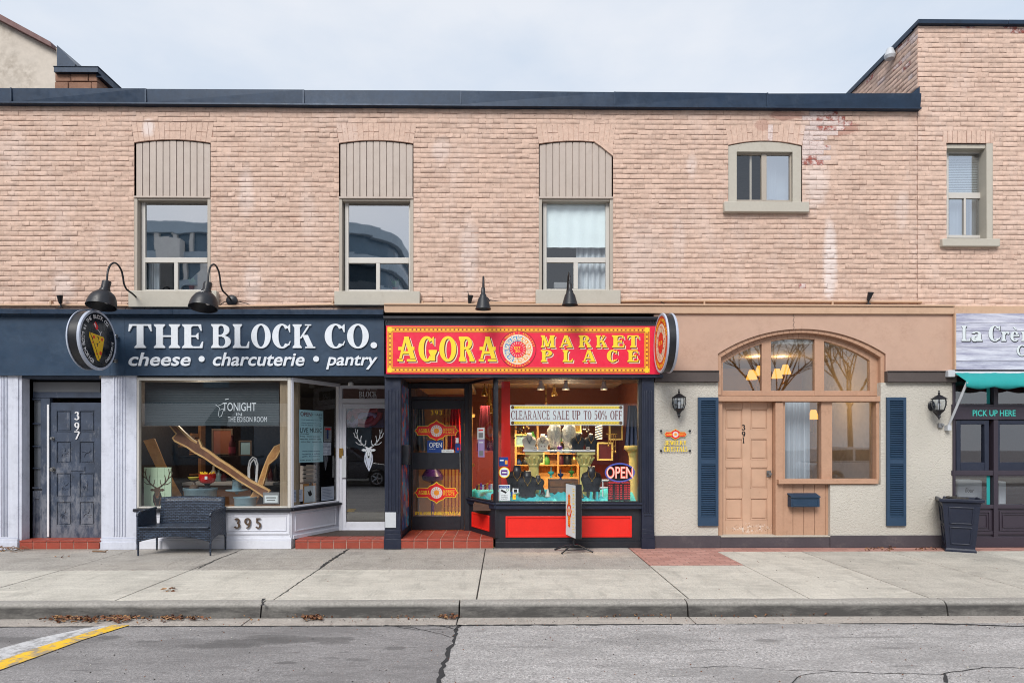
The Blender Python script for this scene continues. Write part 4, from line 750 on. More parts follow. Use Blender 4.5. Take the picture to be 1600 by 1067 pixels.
# right edge of the porch hidden behind the pilaster, so the steps end on it
XP0, XP1 = X(601, YF), X(624, YF)
AB, BB = (X(455, -.08), -.08), (X(531, .95), .95)
FA = FV(AB, BB); LA = (Vector(BB)-Vector(AB)).length
tiles(461, 601, .145, -.14, 1.0, xr=XP0+.01)
def shopfront_left():
    fr = FY(-.08); zs = Z(793, -.08); zt = Z(590, -.08); xl = X(213, -.08); xc = AB[0]
    # bulkhead with sunk panel
    m = MB(); m.box(xl, xc, -.06, .1, 0, zs-.05); m.box(xl-.0, xc+.005, -.1, -.061, 0, .13); m.box(xl, xc+.003, -.085, -.0611, .13, .165)
    fr2 = FY(-.06); m.frame(fr2, xl+.04, xc-.03, .22, zs-.07, .025, 0, .016); m.frame(fr2, xl+.09, xc-.08, .27, zs-.12, .012, 0, .01)
    n = 10; FAb = Fr(FA.o+FA.n*-.02, FA.r, FA.u, FA.n); m.fbox(FAb, .0, LA+.03, .14, zs-.05, -.12, .0); m.fbox(FAb, .05, LA-.02, .14, .2, 0, .02); m.frame(FAb, .1, LA-.08, .25, zs-.1, .02, 0, .014)
    for k in range(1): pass
    bh = part('bulkhead', m, M['white_clean'], B, bevel=.004)
    for ch, u0, u1 in (('3', 366, 376), ('9', 382, 392.5), ('5', 399, 408.5)): m = MB(); q = PR(u0, 809, u1, 825, -.076); m.serif(ch, FY(-.076), q[0], q[1], q[2], q[3], .0, .012, 0, T=.2, t=.12); part('number', m, M['num_brown'], bh)
    m = MB().box(xl-.03, xc+.02, -.13, .12, zs-.05, zs-.005); m.fbox(FA, -.0, LA+.03, zs-.05, zs-.004, -.12, .05); part('sill', m, M['black_trim'], B, bevel=.008)
    # window frames
    m = MB(); m.frame(fr, xl, xc, zs, zt+.0, .05, -.05, .02, wb=.025, wt=.05); w1 = part('shop_window', m, M['taupe_light'], B, bevel=.005)
    m = MB(); m.frame(FA, .0, LA, zs, zt, .045, -.05, .015, wb=.03, wt=.06); w2 = part('shop_window', m, M['white_clean'], B, bevel=.005)
    part('pane', MB().quad(fr, xl+.05, xc-.05, zs+.02, zt-.045, -.02), M['glass_shop'], w1, smooth=0); part('pane', MB().quad(FA, .045, LA-.045, zs+.02, zt-.05, -.02), M['glass_shop'], w2, smooth=0)
    # hand lettering on the glass
    m = MB(); fl = FY(-.058)
    for s, u0, v0, u1, v1 in (('TONIGHT', 348, 629, 400, 642), ('IN', 369, 645, 378, 649.5), ('THE EDISON ROOM', 356, 651, 417, 659)):
        q = PR(u0, v0, u1, v1, fl); m.sans(s, fl, q[0], q[1], q[2], q[3], 0, .0012, 0, bold=-.012 if s != 'TONIGHT' else 0)
    def scr(P, w=.006): m.ribbon([PF(u, v, fl) for u, v in P], w, fl, 0, 0, .001)
    scr([(337, 632), (343, 637), (341, 650)]); scr([(344, 640), (350, 638), (346, 650), (343, 651)]); scr([(340, 634), (348, 631)]); scr([(352, 624), (357, 623)], .01)
    part('glass_lettering', m, M['w_let'], w1, smooth=0)
    # post behind, door frame, door
    m = MB().box(X(438, 0), X(451, 0), -.02, .1, zs, zt); m.box(X(455, .0)-.0, X(466, .1), .09, .2, zs, zt); part('corner_post', m, M['post_wood'], B, bevel=.004)
    YD2 = .95; fd = FY(YD2); a0, a1, b0, b1 = PR(530, 602, 619, 827, fd); m = MB(); m.frame(fd, a0, XP0, .145, b1+.0, .055, -.06, .03, wb=.02); z6, z7 = Z(630, YD2), Z(623, YD2); m.fbox(fd, a0+.055, XP0-.055, z6, z7, -.06, .028); fb = part('door_frame', m, M['white_clean'], B, bevel=.005)
    part('transom', MB().quad(fd, a0+.055, XP0-.055, z7, b1-.055, -.01), M['glass_shopdark'], B, smooth=0)
    m = MB(); q = PR(561, 611.5, 589, 620, fd); m.serif('BLOCK', fd, q[0], q[1], q[2], q[3], -.002, .002, 0, T=.2, t=.07); q2 = PR(571, 606.5, 578, 609.5, fd); m.sans('THE', fd, q2[0], q2[1], q2[2], q2[3], -.002, 0); q2 = PR(573, 621, 579, 623, fd); m.sans('CO', fd, q2[0], q2[1], q2[2], q2[3], -.002, 0)
    for u0, u1 in ((561, 570), (580, 589)):
        m.pbox(u0, 608, u1, 608.8, fd, -.002, 0); m.pbox(u0, 621, u1, 621.8, fd, -.002, 0)
    part('transom_lettering', m, M['w_let'], fb, smooth=0)
    x0, x1 = X(534, YD2), XP0-.06; zt2, zb2 = Z(631, YD2), .165; m = MB(); m.frame(fd, x0, x1, zb2, zt2, .075, -.03, .015, wb=.12); dr = part('door', m, M['white_clean'], B, bevel=.004, label='white framed glass door with a white stag head on it')
    gx0, gx1 = x0+.075, x1-.075; part('pane', MB().quad(fd, gx0, gx1, zb2+.12, zt2-.075, -.008), M['glass_shopdark'], dr, smooth=0)
    m = MB().pbox(531, 700, 537, 715, fd, .03, .045); part('lock', m, M['brass'], dr, bevel=.003)
    m = MB().pbox(535, 712, 542, 746, fd, .015, .05); part('pull_handle', m, M['box_white'], dr, bevel=.006)
    part('stag_decal', stag(fd, *PF(576, 706, fd), .36, 0), [M['w_let'], M['dark_room'], M['pale_grey']], dr, smooth=0)
    # hose-like mural behind the upper glass
    m = MB(); fh = FY(1.25)
    for k, (P, c) in enumerate((((( 543, 655), (548, 645), (556, 647), (560, 655), (568, 660), (578, 657), (584, 650)), 0), (((545, 660), (552, 664), (560, 655), (566, 648), (580, 646), (588, 652)), 1), (((560, 662), (572, 664), (584, 660), (592, 652), (594, 644)), 0), (((552, 644), (565, 640), (575, 643), (590, 640)), 0))):
        m.tube([Vector((*[PF(u, v, fh)[0]], 1.25, PF(u, v, fh)[1])) for u, v in P], .05, 8, c)
    m.pbox(538, 632, 600, 668, 1.34, 0, .02, 2); o = part('painted_panel', m, [M['pink_face'], M['lav'], M['blueprint']]); tag(o, 'pink and blue painted panel behind the glass of the stag door', 'painting')
    # soffit and side walls of the porch
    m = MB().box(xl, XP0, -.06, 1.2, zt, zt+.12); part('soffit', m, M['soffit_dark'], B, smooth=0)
    m = MB().lathe([(.03, 0), (.045, -.02), (.045, -.07), (.001, -.075)], (X(548, .6), .6, zt)); tag(part('porch_light', m, M['white'], None), 'small round white light under the porch ceiling of the stag door', 'ceiling light')
    # room
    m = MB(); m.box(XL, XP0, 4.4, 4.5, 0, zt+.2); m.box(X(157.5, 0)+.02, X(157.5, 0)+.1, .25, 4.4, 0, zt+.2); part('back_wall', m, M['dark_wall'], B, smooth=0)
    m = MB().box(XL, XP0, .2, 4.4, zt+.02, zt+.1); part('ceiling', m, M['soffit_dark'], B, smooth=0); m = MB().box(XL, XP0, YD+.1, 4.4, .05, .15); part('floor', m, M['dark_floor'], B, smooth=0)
    m = MB().box(X(213, 0)+.05, X(466, .1), .1, .85, zs-.09, zs-.03); part('display_deck', m, M['crate'], B, bevel=.004)
def stag(fr, ca, cb, s, c, antler=0, head=0, line=1, fill=2):
    """stag head seen from the front, antlers as tapering limbs"""
    m = MB()
    for sx in (-1, 1):
        def P(L_): return [(ca+sx*a*s, cb+b*s) for a, b in L_]
        def limb(L_, w0, w1):
            L_ = P(L_); n = len(L_)
            for i in range(n-1): m.ribbon(L_[i:i+2], s*(w0+(w1-w0)*i/(n-1)), fr, c, antler, .002)
        limb([(.07, .2), (.18, .26), (.36, .42), (.5, .62), (.55, .85), (.52, 1.05)], .06, .03); limb([(.36, .42), (.38, .6), (.34, .76)], .045, .025); limb([(.5, .62), (.64, .72), (.7, .9)], .04, .02); limb([(.55, .85), (.62, .95), (.63, 1.08)], .03, .02); limb([(.2, .27), (.14, .42), (.13, .54)], .04, .02); limb([(.26, .33), (.48, .36), (.6, .46)], .035, .02)
        m.prism(P([(.12, .12), (.24, .16), (.34, .1), (.26, .03), (.15, .04)])[::sx], fr, c+.001, c+.003, head)
    m.prism([(ca+a*s, cb+b*s) for a, b in ((-.12, .2), (.12, .2), (.16, .08), (.12, -.05), (.1, -.2), (.06, -.29), (-.06, -.29), (-.1, -.2), (-.12, -.05), (-.16, .08))], fr, c+.001, c+.0035, head)
    m.prism([(ca+a*s, cb+b*s) for a, b in ((-.14, -.02), (-.2, -.2), (-.2, -.45), (-.1, -.7), (.02, -.92), (.12, -.7), (.2, -.45), (.2, -.2), (.14, -.02), (.1, -.2), (.06, -.3), (-.06, -.3), (-.1, -.2))], fr, c+.0005, c+.002, fill)
    m.disc(fr, ca-.1*s, cb+.06*s, .022*s, c+.0035, c+.0042, line, 10); m.disc(fr, ca+.1*s, cb+.06*s, .022*s, c+.0035, c+.0042, line, 10); m.disc(fr, ca, cb-.23*s, .05*s, c+.0035, c+.0042, line, 12)
    for sx in (-1, 1): m.ribbon([(ca+sx*.04*s, cb-.02*s), (ca+sx*.06*s, cb-.16*s), (ca+sx*.02*s, cb-.27*s)], .015*s, fr, c+.0035, line, .0006); m.ribbon([(ca+sx*.16*s, cb-.25*s), (ca+sx*.1*s, cb-.5*s), (ca+sx*.04*s, cb-.75*s)], .02*s, fr, c+.002, line, .0006)
    return m
shopfront_left()

# --- fascia sign of the left shop
def sign_left():
    x0, x1 = XL, X(600.5, -.15); zt, zb = Z(496, -.15), Z(586.5, -.15); t = thing('shop_sign', 'long navy fascia sign with large white serif and italic lettering', 'sign', (X(300, -.15), -.15, zb)); fr = FY(-.15)
    m = MB(); js = [x0, X(172, -.15), X(195, -.15), x1]
    for a, b in zip(js, js[1:]): m.box(a+.001, b-.001, -.15+rnd.uniform(-.002, .002), .0, zb, zt)
    m.box(x0, x1, -.158, -.14, zb-.012, zb+.012); m.box(x0, x1+.0, -.2, .0, zt+.0, zt+.02); part('board', m, M['navy_board'], t, bevel=.003)
    m = MB(); n = 8
    for i in range(n): a, b = x0+(x1-x0)*i/n, x0+(x1-x0)*(i+1)/n; m.add([(a, -.24, zt+.02), (b, -.24, zt+.02), (b, -.24, zt+.095), (a, -.24, zt+.095), (a, .0, zt+.1), (b, .0, zt+.1)], [(0, 1, 2, 3), (3, 2, 5, 4)]); m.box(b-.012, b+.002, -.244, -.235, zt+.02, zt+.097)
    part('top_flashing', m, M['navy_metal'], t, smooth=0)
    for s, u0, u1, g in (('THE', 202, 319, .08), ('BLOCK', 331, 494, .07), ('CO.', 508, 590, .06)): m = MB(); q = PR(u0, 507, u1, 544, fr); m.serif(s, fr, q[0], q[1], q[2], q[3], .004, .02, 0, T=.24, t=.07, gap=g); part('serif_lettering', m, M['w_let'], t, smooth=30)
    for s, u0, u1, v0, v1 in (('cheese', 202, 299, 551, 572), ('charcuterie', 333.5, 476.5, 551, 572), ('pantry', 510, 590.5, 555, 577.5)):
        q = PR(u0, v0, u1, v1, fr); m = MB(); m.sans(s, fr, q[0], q[1], q[2], q[3], .004, .022, 0, bold=.016, shear=.22); part('italic_lettering', m, M['w_let'], t, smooth=30)
    for u in (316, 494.5): m = MB(); a, b = PF(u, 561, fr); m.disc(fr, a, b, .045, .004, .022, 0, 20); part('bullet', m, M['w_let'], t, smooth=30)
sign_left()
# ------------------------------------------------------------------ middle shop
def key_ring(m, fr, ca, cb, r0, r1, c, mi=0, n=12, w=None, ra=1.):
    """ring of a squared meander"""
    w = w or (r1-r0)*.16
    U = [(0, 0), (0, 1), (.8, 1), (.8, .28), (.36, .28), (.36, .62), (.56, .62)]
    for k in range(n):
        P = []
        for (a, b), (e, f) in zip(U, U[1:]):
            st = 3 if abs(e-a) > .3 else 1
            P += [(a+(e-a)*i/st, b+(f-b)*i/st) for i in range(st)]
        P.append(U[-1]); Q = [(ca+ra*(r0+(r1-r0)*s)*math.cos(6.28319*(k+t)/n), cb+(r0+(r1-r0)*s)*math.sin(6.28319*(k+t)/n)) for t, s in P]
        m.ribbon(Q, w, fr, c, mi, .0012)
        Q = [(ca+ra*r0*math.cos(6.28319*(k+t/4)/n), cb+r0*math.sin(6.28319*(k+t/4)/n)) for t in range(5)]; m.ribbon(Q, w, fr, c, mi, .0012)
def emblem(m, fr, ca, cb, r, c, red=0, key=1, blue=2, orange=3, yel=4, text=True):
    m.disc(fr, ca, cb, r, c, c+.003, red); m.annulus(fr, ca, cb, r, r*.975, c+.003, c+.004, 5)
    m.disc(fr, ca, cb, r*.79, c+.003, c+.005, blue)
    m.prism([(ca+r*.79*math.cos(Rad(a)), cb+r*.79*math.sin(Rad(a))) for a in range(-110, 71, 9)], fr, c+.005, c+.0055, orange)
    key_ring(m, fr, ca, cb, r*.5, r*.75, c+.006, key, 12, r*.05); m.annulus(fr, ca, cb, r*.81, r*.775, c+.006, c+.0068, key)
    m.disc(fr, ca, cb, r*.44, c+.005, c+.0065, red)
    for k in range(18): a = 6.283*k/18; m.ribbon([(ca+r*.3*math.cos(a), cb+r*.3*math.sin(a)), (ca+r*.4*math.cos(a), cb+r*.4*math.sin(a))], r*.025, fr, c+.0068, key, .0006)
    m.sans('EST.', fr, ca-r*.2, ca+r*.2, cb+r*.02, cb+r*.16, c+.0068, c+.0076, yel, bold=.01); m.sans('20.', fr, ca-r*.15, ca+r*.15, cb-r*.16, cb-r*.02, c+.0068, c+.0076, yel, bold=.01)
    if text: m.arc("THE WORLD'S SMALLEST", fr, ca, cb, r*.845, 172, 8, r*.1, c+.003, yel); m.arc('MARKETPLACE', fr, ca, cb, r*.845, 222, 318, r*.1, c+.003, yel, inward=True)
EMB = lambda: [M['sign_red'], M['key_white'], M['key_blue'], M['sign_orange'], M['sign_yellow'], M['maroon']]
def badge(m, fr, ca, cb, w, c, rot=0, big=False):
    """pointed red ribbon badge with a round middle; mats: red, yellow, white, orange"""
    cs, sn = math.cos(rot), math.sin(rot); f2 = Fr(fr(ca, cb, c), fr.r*cs+fr.u*sn, fr.u*cs-fr.r*sn, fr.n)
    H = [(.5, 0), (.455, .035), (.43, .1), (.2, .1), (.15, .15), (.05, .19), (0, .235)]
    def outl(k): 
        q = [(a*w*(1+k*.3), b*w*(1+k)) for a, b in H]; up = q+[(-a, b) for a, b in q[-2::-1]]; return up+[(a, -b) for a, b in up[-2:0:-1]]
    m.prism(outl(.1), f2, 0, .001, 1); m.prism(outl(0), f2, .001, .002, 0)
    m.disc(f2, 0, 0, .135*w, .002, .0026, 2, 24); m.disc(f2, 0, 0, .065*w, .0026, .0032, 3, 16)
    for k in range(14): a = 6.283*k/14; m.ribbon([(.085*w*math.cos(a), .085*w*math.sin(a)), (.12*w*math.cos(a), .12*w*math.sin(a))], .014*w, f2, .0026, 3, .0004)
    m.serif('AGORA', f2, -.42*w, -.16*w, -.045*w, .05*w, .002, .0008, 1, T=.22, t=.09, gap=.1)
    m.serif('MARKET', f2, .16*w, .42*w, .008*w, .06*w, .002, .0008, 1, T=.2, t=.09, gap=.14); m.serif('PLACE', f2, .16*w, .42*w, -.06*w, -.008*w, .002, .0008, 1, T=.2, t=.09, gap=.22)
BAD = lambda: [M['red'], M['sign_yellow'], M['white'], M['sign_orange']]
A2, B2 = (X(774, -.08), -.08), (X(732, .85), .85)
FB = FV(B2, A2); LB = (Vector(A2)-Vector(B2)).length
XQ = X(1022, -.1)                               # right end of the shopfront
def shop_middle():
    zt, zb = Z(590, -.1), .0; YD3 = .85; fd = FY(YD3)
    m = MB()
    def col(u0, u1, v_top=590):
        x0, x1 = X(u0, -.13), X(u1, -.13); m.box(x0, x1, -.13, .0, .3, zt+.03); m.box(x0-.008, x1+.008, -.155, .0, .0, .16); m.box(x0-.004, x1+.004, -.145, .0, .16, .24); m.box(x0-.001, x1+.001, -.14, .0, .24, .3)
        flutes(m, FY(-.13), x0+.03, x1-.03, .55, zt-.2, .0, 3); 
        for k in range(4): xx = x0+.05+(x1-x0-.1)*k/3; m.box(xx-.012, xx+.012, -.136, -.12, .5, .53)
    col(601, 626); part('pilaster', m, M['navy_trim'], B, bevel=.004); m = MB(); col(1003, 1022); part('pilaster', m, M['navy_trim'], B, bevel=.004)
    m = MB().pbox(602, 800, 619, 824, FY(-.13), .0, .015); part('blank_plate', m, M['box_white'], B, bevel=.003)
    # party wall between the porches, with the mural
    m = MB().box(XP0, XP1, .0, 4.4, 0, zt+.15); part('party_wall', m, M['navy_trim'], B, smooth=0)
    fm = FV((XP1+.001, .9), (XP1+.001, .0)); fm = Fr((XP1, 0, 0), (0, 1, 0), (0, 0, 1), (1, 0, 0)); m = MB().fbox(fm, .02, .8, .25, zt-.1, .0, .012); tag(part('mural_panel', m, M['mural'], None), 'tall blue and orange mural panel on the porch wall beside the black glass door', 'painting')
    m = MB().fbox(fm, .05, .25, Z(716, .1)-.1, Z(695, .1), .012, .12); tag(part('letter_box', m, M['black_trim'], None, bevel=.01), 'black letter box on the mural panel in the porch', 'mailbox')
    tiles(626, 768, .155, -.14, .95, xr=X(771, -.14))
    # door and transom
    a0, a1, b0, b1 = PR(637, 600, 733, 826, fd); m = MB(); x0, x1 = X(643, YD3), X(725.5, YD3); zd = Z(625, YD3); m.fbox(fd, a0, x0, .155, zt, -.06, .03); m.fbox(fd, x1, a1+.02, .155, zt, -.06, .03); m.fbox(fd, x0, x1, zd, Z(620, YD3), -.06, .028); m.fbox(fd, x0, x1, Z(607, YD3), zt, -.06, .028); fb = part('door_frame', m, M['black_trim'], B, bevel=.005)
    part('transom', MB().quad(fd, x0, x1, Z(620, YD3), Z(607, YD3), -.01), M['glass_shop'], B, smooth=0)
    z = lambda v: Z(v, YD3, 685); m = MB(); m.fbox(fd, x0+.004, X(645.5, YD3), .165, zd-.004, -.03, .012); m.fbox(fd, X(720, YD3), x1-.004, .165, zd-.004, -.03, .012); p, q = X(645.5, YD3), X(720, YD3); m.fbox(fd, p, q, .165, z(806), -.03, .011); m.fbox(fd, p, q, z(733), z(707), -.03, .011); m.fbox(fd, p, q, z(639), zd-.004, -.03, .011)
    d = part('door', m, M['black_trim'], B, bevel=.004, label='black framed glass door with two red ribbon badges')
    for lo, hi in ((z(806), z(733)), (z(707), z(639))): part('pane', MB().quad(fd, p, q, lo, hi, -.01), M['glass_shop'], d, smooth=0)
    m = MB(); 
    for v in (706, 735): c = W(719, v, YD3); m.tube([(c.x, YD3-.012, c.z), (c.x, YD3-.06, c.z)], .008, 8)
    c0, c1 = W(719, 704, YD3), W(719.6, 737, YD3); m.tube([(c0.x, YD3-.06, c0.z), (c1.x, YD3-.06, c1.z)], .014, 10); part('pull_handle', m, M['steel'], d)
    fg = FY(YD3-.002)
    for v in (673, 769.5): m = MB(); a, b = PF(682, v, fg); badge(m, fg, a, b, .73, .0); part('badge_decal', m, BAD(), d, smooth=0)
    m = MB(); q4 = PR(673, 641, 691, 648, fg); m.serif('393', fg, q4[0], q4[1], q4[2], q4[3], 0, .001, 0, T=.2, t=.07, gap=.3); q4 = PR(648, 799, 719, 804, fg); m.serif('WWW.AGORAMARKETPLACE.CA', fg, q4[0], q4[1], q4[2], q4[3], 0, .001, 0, T=.22, t=.1, gap=.2); part('gold_lettering', m, M['sign_yellow'], d, smooth=0)
    m = MB().pbox(667.5, 688, 692.5, 707, fg, 0, .001, 0); q4 = PR(670.5, 691, 690.5, 699, fg); m.sans('OPEN', fg, q4[0], q4[1], q4[2], q4[3], .001, .002, 1, bold=.012); q4 = PR(670.5, 700.5, 680, 702, fg); m.sans('COME IN', fg, q4[0], q4[1], q4[2], q4[3], .001, .002, 1); m.pbox(690, 702, 709, 707, fg, .0012, .002, 1); q4 = PR(692, 703.2, 707, 705.6, fg); m.sans('No Soliciting', fg, q4[0], q4[1], q4[2], q4[3], .002, .0025, 3)
    m.pbox(711.5, 693, 719.5, 707, fg, 0, .001, 0); m.pbox(712, 684, 716.5, 692, fg, 0, .001, 1); m.pbox(714, 699, 717, 703, fg, .001, .002, 2); part('sticker', m, [M['sticker_blue'], M['paper'], M['red'], M['black']], d, smooth=0)
    # big window and angled window
    fr = FY(-.08); xa, xb = A2[0], X(1003, -.08); zs = Z(785, -.08); m = MB(); m.frame(fr, xa, xb, zs, zt+.02, .045, -.05, .03, wb=.02, wt=.045); m.fbox(fr, xb-.06, xb-.0451, zs, zt, -.05, .028); w1 = part('shop_window', m, M['black_trim'], B, bevel=.004)
    part('pane', MB().quad(fr, xa+.045, xb-.06, zs+.02, zt-.02, -.02), M['glass_shop'], w1, smooth=0)
    m = MB(); m.frame(FB, .0, LB-.001, zs, zt+.02, .04, -.05, .02, wb=.02, wt=.04); w2 = part('shop_window', m, M['black_trim'], B, bevel=.004); part('pane', MB().quad(FB, .04, LB-.04, zs+.02, zt-.02, -.02), M['glass_shop'], w2, smooth=0)
    # bulkhead, sill, red panels
    m = MB(); m.box(xa, xb, -.05, .06, .0, zs-.1); m.box(xa-.0, xb, -.075, -.0501, 0, .1); m.fbox(FB, -.05, LB+.0, .155, zs-.1, -.1, .0); bh = part('bulkhead', m, M['black_trim'], B, bevel=.004)
    fb2 = FY(-.05); m = MB(); q = PR(790, 806, 987, 839, fb2); m.fbox(fb2, *q, 0, .006); m.frame(fb2, *q, .03, .006, .018); part('red_panel', m, M['bulk_red'], bh, bevel=.004)
    q = PR(738, 802, 765, 826, FB); m = MB().fbox(FB, *q, 0, .006); m.frame(FB, *q, .025, .006, .016); part('red_panel', m, M['bulk_red'], bh, bevel=.004)
    m = MB(); m.box(xa-.0, xb, -.14, .08, zs-.03, zs-.002); m.box(xa, xb, -.115, .08, zs-.1, zs-.0301); m.fbox(FB, -.05, LB+.03, zs-.031, zs-.003, -.1, .055); m.fbox(FB, -.05, LB+.02, zs-.1, zs-.0311, -.1, .03); part('sill', m, M['navy_trim'], B, bevel=.006)
    m = MB().box(XP1, XQ, -.06, 1.1, zt+.02, zt+.16); part('soffit', m, M['soffit_brown'], B, smooth=0)
    m = MB().lathe([(.05, 0), (.06, -.012), (.001, -.014)], (X(700, .3), .3, zt+.02)); tag(part('downlight', m, M['black'], None), 'small dark round downlight in the porch ceiling of the black glass door', 'ceiling light')
    # window stickers
    fg = FY(-.062); m = MB()
    m.pbox(779.5, 714, 794, 728, fg, 0, .001, 0); m.pbox(789, 719, 793, 725, fg, .001, .0016, 2); m.pbox(781, 718, 787, 720, fg, .001, .0016, 1); a, b = PF(788, 738, fg); m.disc(fg, a, b, .085, 0, .001, 4); m.disc(fg, a, b, .072, .001, .0015, 1); m.pbox(783, 734, 793, 742, fg, .0015, .002, 5); m.pbox(784.5, 737, 791.5, 739, fg, .002, .0025, 1)
    m.pbox(779, 757, 797, 782, fg, 0, .001, 1); m.pbox(779.5, 758.5, 796, 762.5, fg, .001, .0016, 0); q4 = PR(781, 759.5, 794, 761.7, fg); m.sans('NOTICE', fg, q4[0], q4[1], q4[2], q4[3], .0016, .002, 1); m.ribbon([PF(784, 766, fg), PF(790, 769, fg)], .03, fg, .001, 3, .0006); a, b = PF(793, 765, fg); m.annulus(fg, a, b, .02, .014, .001, .0016, 6, 16)
    for v, t in ((773.5, 'Video'), (776.2, 'Surveillance'), (779, 'in Use 24/7')): q4 = PR(783, v-1, 793, v+1, fg); m.sans(t, fg, q4[0], q4[1], q4[2], q4[3], .001, .0016, 3)
    m.pbox(801, 763, 810, 770, fg, 0, .001, 1); m.pbox(803, 764, 808, 769, fg, .001, .0016, 3); m.pbox(801, 772, 806, 780, fg, 0, .001, 4); m.pbox(803.5, 774, 806, 777, fg, .001, .0016, 2); m.pbox(798.5, 768, 801, 776, fg, 0, .001, 0); part('sticker', m, [M['sticker_blue'], M['paper'], M['sign_orange'], M['black'], M['sign_yellow'], M['purple'], M['leaf_green']], w1, smooth=0)
    fg2 = Fr(FB.o+FB.n*-.015, FB.r, FB.u, FB.n); m = MB(); m.pbox(746, 668, 757, 686, fg2, 0, .002, 0); m.pbox(748, 676, 755, 684, fg2, .002, .003, 3); m.pbox(748, 671, 755, 673, fg2, .002, .003, 2); m.pbox(747, 687, 757, 714, fg2, 0, .002, 1); m.pbox(749, 690, 755, 692, fg2, .002, .003, 0); m.pbox(749, 704, 755, 712, fg2, .002, .003, 3); part('poster', m, [M['paper'], M['lav'], M['red'], M['grey']], w2, smooth=0)
    # clearance banner in the window
    q = PR(797, 633, 974, 664, -.03); fbn = FY(-.03); t = thing('banner', 'white clearance sale banner with gold borders across the shop window', 'banner', ((q[0]+q[1])/2, -.03, q[2])); m = MB().fbox(fbn, *q, -.004, 0); part('sheet', m, M['paper'], t)
    m = MB(); h = q[3]-q[2]
    for lo, hi in ((q[2]+h*.04, q[2]+h*.18), (q[3]-h*.18, q[3]-h*.04)):
        m.fbox(fbn, q[0]+.02, q[1]-.02, lo, hi, 0, .001, 0); n = 70
        for i in range(n): x = q[0]+.06+(q[1]-q[0]-.12)*i/n; m.fbox(fbn, x, x+.008, lo+h*.05, hi-h*.05, .001, .0016, 1)
    for x in (q[0]+.04, q[1]-.04):
        for zc in (q[2]+h*.11, q[3]-h*.11): m.disc(fbn, x, zc, .028, .001, .002, 1, 8)
    part('border', m, [M['sign_yellow'], M['dark_let']], t, smooth=0)
    y0, y1 = q[2]+h*.28, q[3]-h*.28
    for s, u0, u1 in (('CLEARANCE', 798.5, 859), ('SALE', 864, 889.5), ('UP', 894, 907), ('TO', 912, 924), ('50%', 928.5, 948.5), ('OFF', 953.5, 972)): m = MB(); p = PR(u0, 640, u1, 656, fbn); m.serif(s, fbn, p[0], p[1], y0, y1, .0, .0015, 0, T=.15 if u0 < 890 else .2, t=.06, k=.06, gap=.1); part('lettering', m, M['maroon'], t, smooth=0)
    # neon open sign with the hours under it
    fo = FY(.02); a, b = PF(968.5, 738, fo); t = thing('neon_sign', 'oval red and blue neon OPEN sign in the lower window corner', 'neon sign', (a, .02, b-.15)); m = MB().disc(fo, a, b, .145, -.05, -.03, 0, 36, ra=.235); part('backing', m, M['black_gloss'], t, bevel=.004)
    m = MB(); m.tube([fo(a+.225*math.cos(6.2832*i/36), b+.14*math.sin(6.2832*i/36), 0) for i in range(37)], .011, 8); part('blue_tube', m, M['neon_blue'], t)
    m = MB(); q = PR(948, 729, 989, 747, fo); m.sans('OPEN', fo, q[0], q[1], q[2], q[3], -.01, .012, 0, bold=-.004); part('lettering', m, M['neon_pink'], t); m = MB(); m.sans('OPEN', fo, q[0]-.006, q[1]+.006, q[2]-.006, q[3]+.006, -.03, -.012, 0, bold=.035); part('letter_glow_tube', m, M['neon_red'], t)
    q = PR(950, 751, 985, 782, fo); t = thing('hours_sign', 'red lit opening hours panel under the neon OPEN sign', 'sign', ((q[0]+q[1])/2, .02, q[2])); part('backing', MB().fbox(fo, *q, -.03, -.005), M['black_gloss'], t, bevel=.003); m = MB(); p = PR(951, 752, 984, 755, fo); m.sans('BUSINESS HOURS', fo, p[0], p[1], p[2], p[3], -.005, 0, 0, bold=.01)
    for i, dy in enumerate(('MON', 'TUE', 'WED', 'THU', 'FRI', 'SAT', 'SUN')):
        v = 758+i*3.4; 
        for s, u0, u1 in ((dy, 951, 957), ('11:00', 961, 967), ('AM', 968.5, 972), ('6:00', 975, 980), ('PM', 981, 984.5)): p = PR(u0, v-1.1, u1, v+1.1, fo); m.sans(s, fo, p[0], p[1], p[2], p[3], -.005, 0, 0, bold=.012)
    part('lettering', m, M['led_red'], t)
    # room
    m = MB(); m.box(XP1, XQ+.2, 3.6, 3.7, 0, zt+.2, 0); part('back_wall', m, M['brown_wall'], B, smooth=0); m = MB(); m.box(XP1, XQ+.2, 3.55, 3.599, 0, 1.75, 0); part('back_panelling', m, M['red_wall'], B, smooth=0)
    m = MB().box(XQ+.1, XQ+.2, .1, 3.6, 0, zt+.2); part('side_wall', m, M['brown_wall'], B, smooth=0); m = MB().box(XP1, XQ, .0, 3.6, zt+.161, zt+.26); m.box(XP1, X(733, .85), .95, 3.6, zt+.02, zt+.1); part('ceiling', m, M['ceil'], B, smooth=0); part('floor', MB().box(XP1, XQ, .95, 3.6, .06, .155), M['oak'], B, smooth=0)
    m = MB().box(xa-.35, XQ-.15, .06, .9, zs-.14, zs-.04); part('display_deck', m, M['brown_wood'], B, smooth=0)
    return zt, zs
ZTM, ZSM = shop_middle()
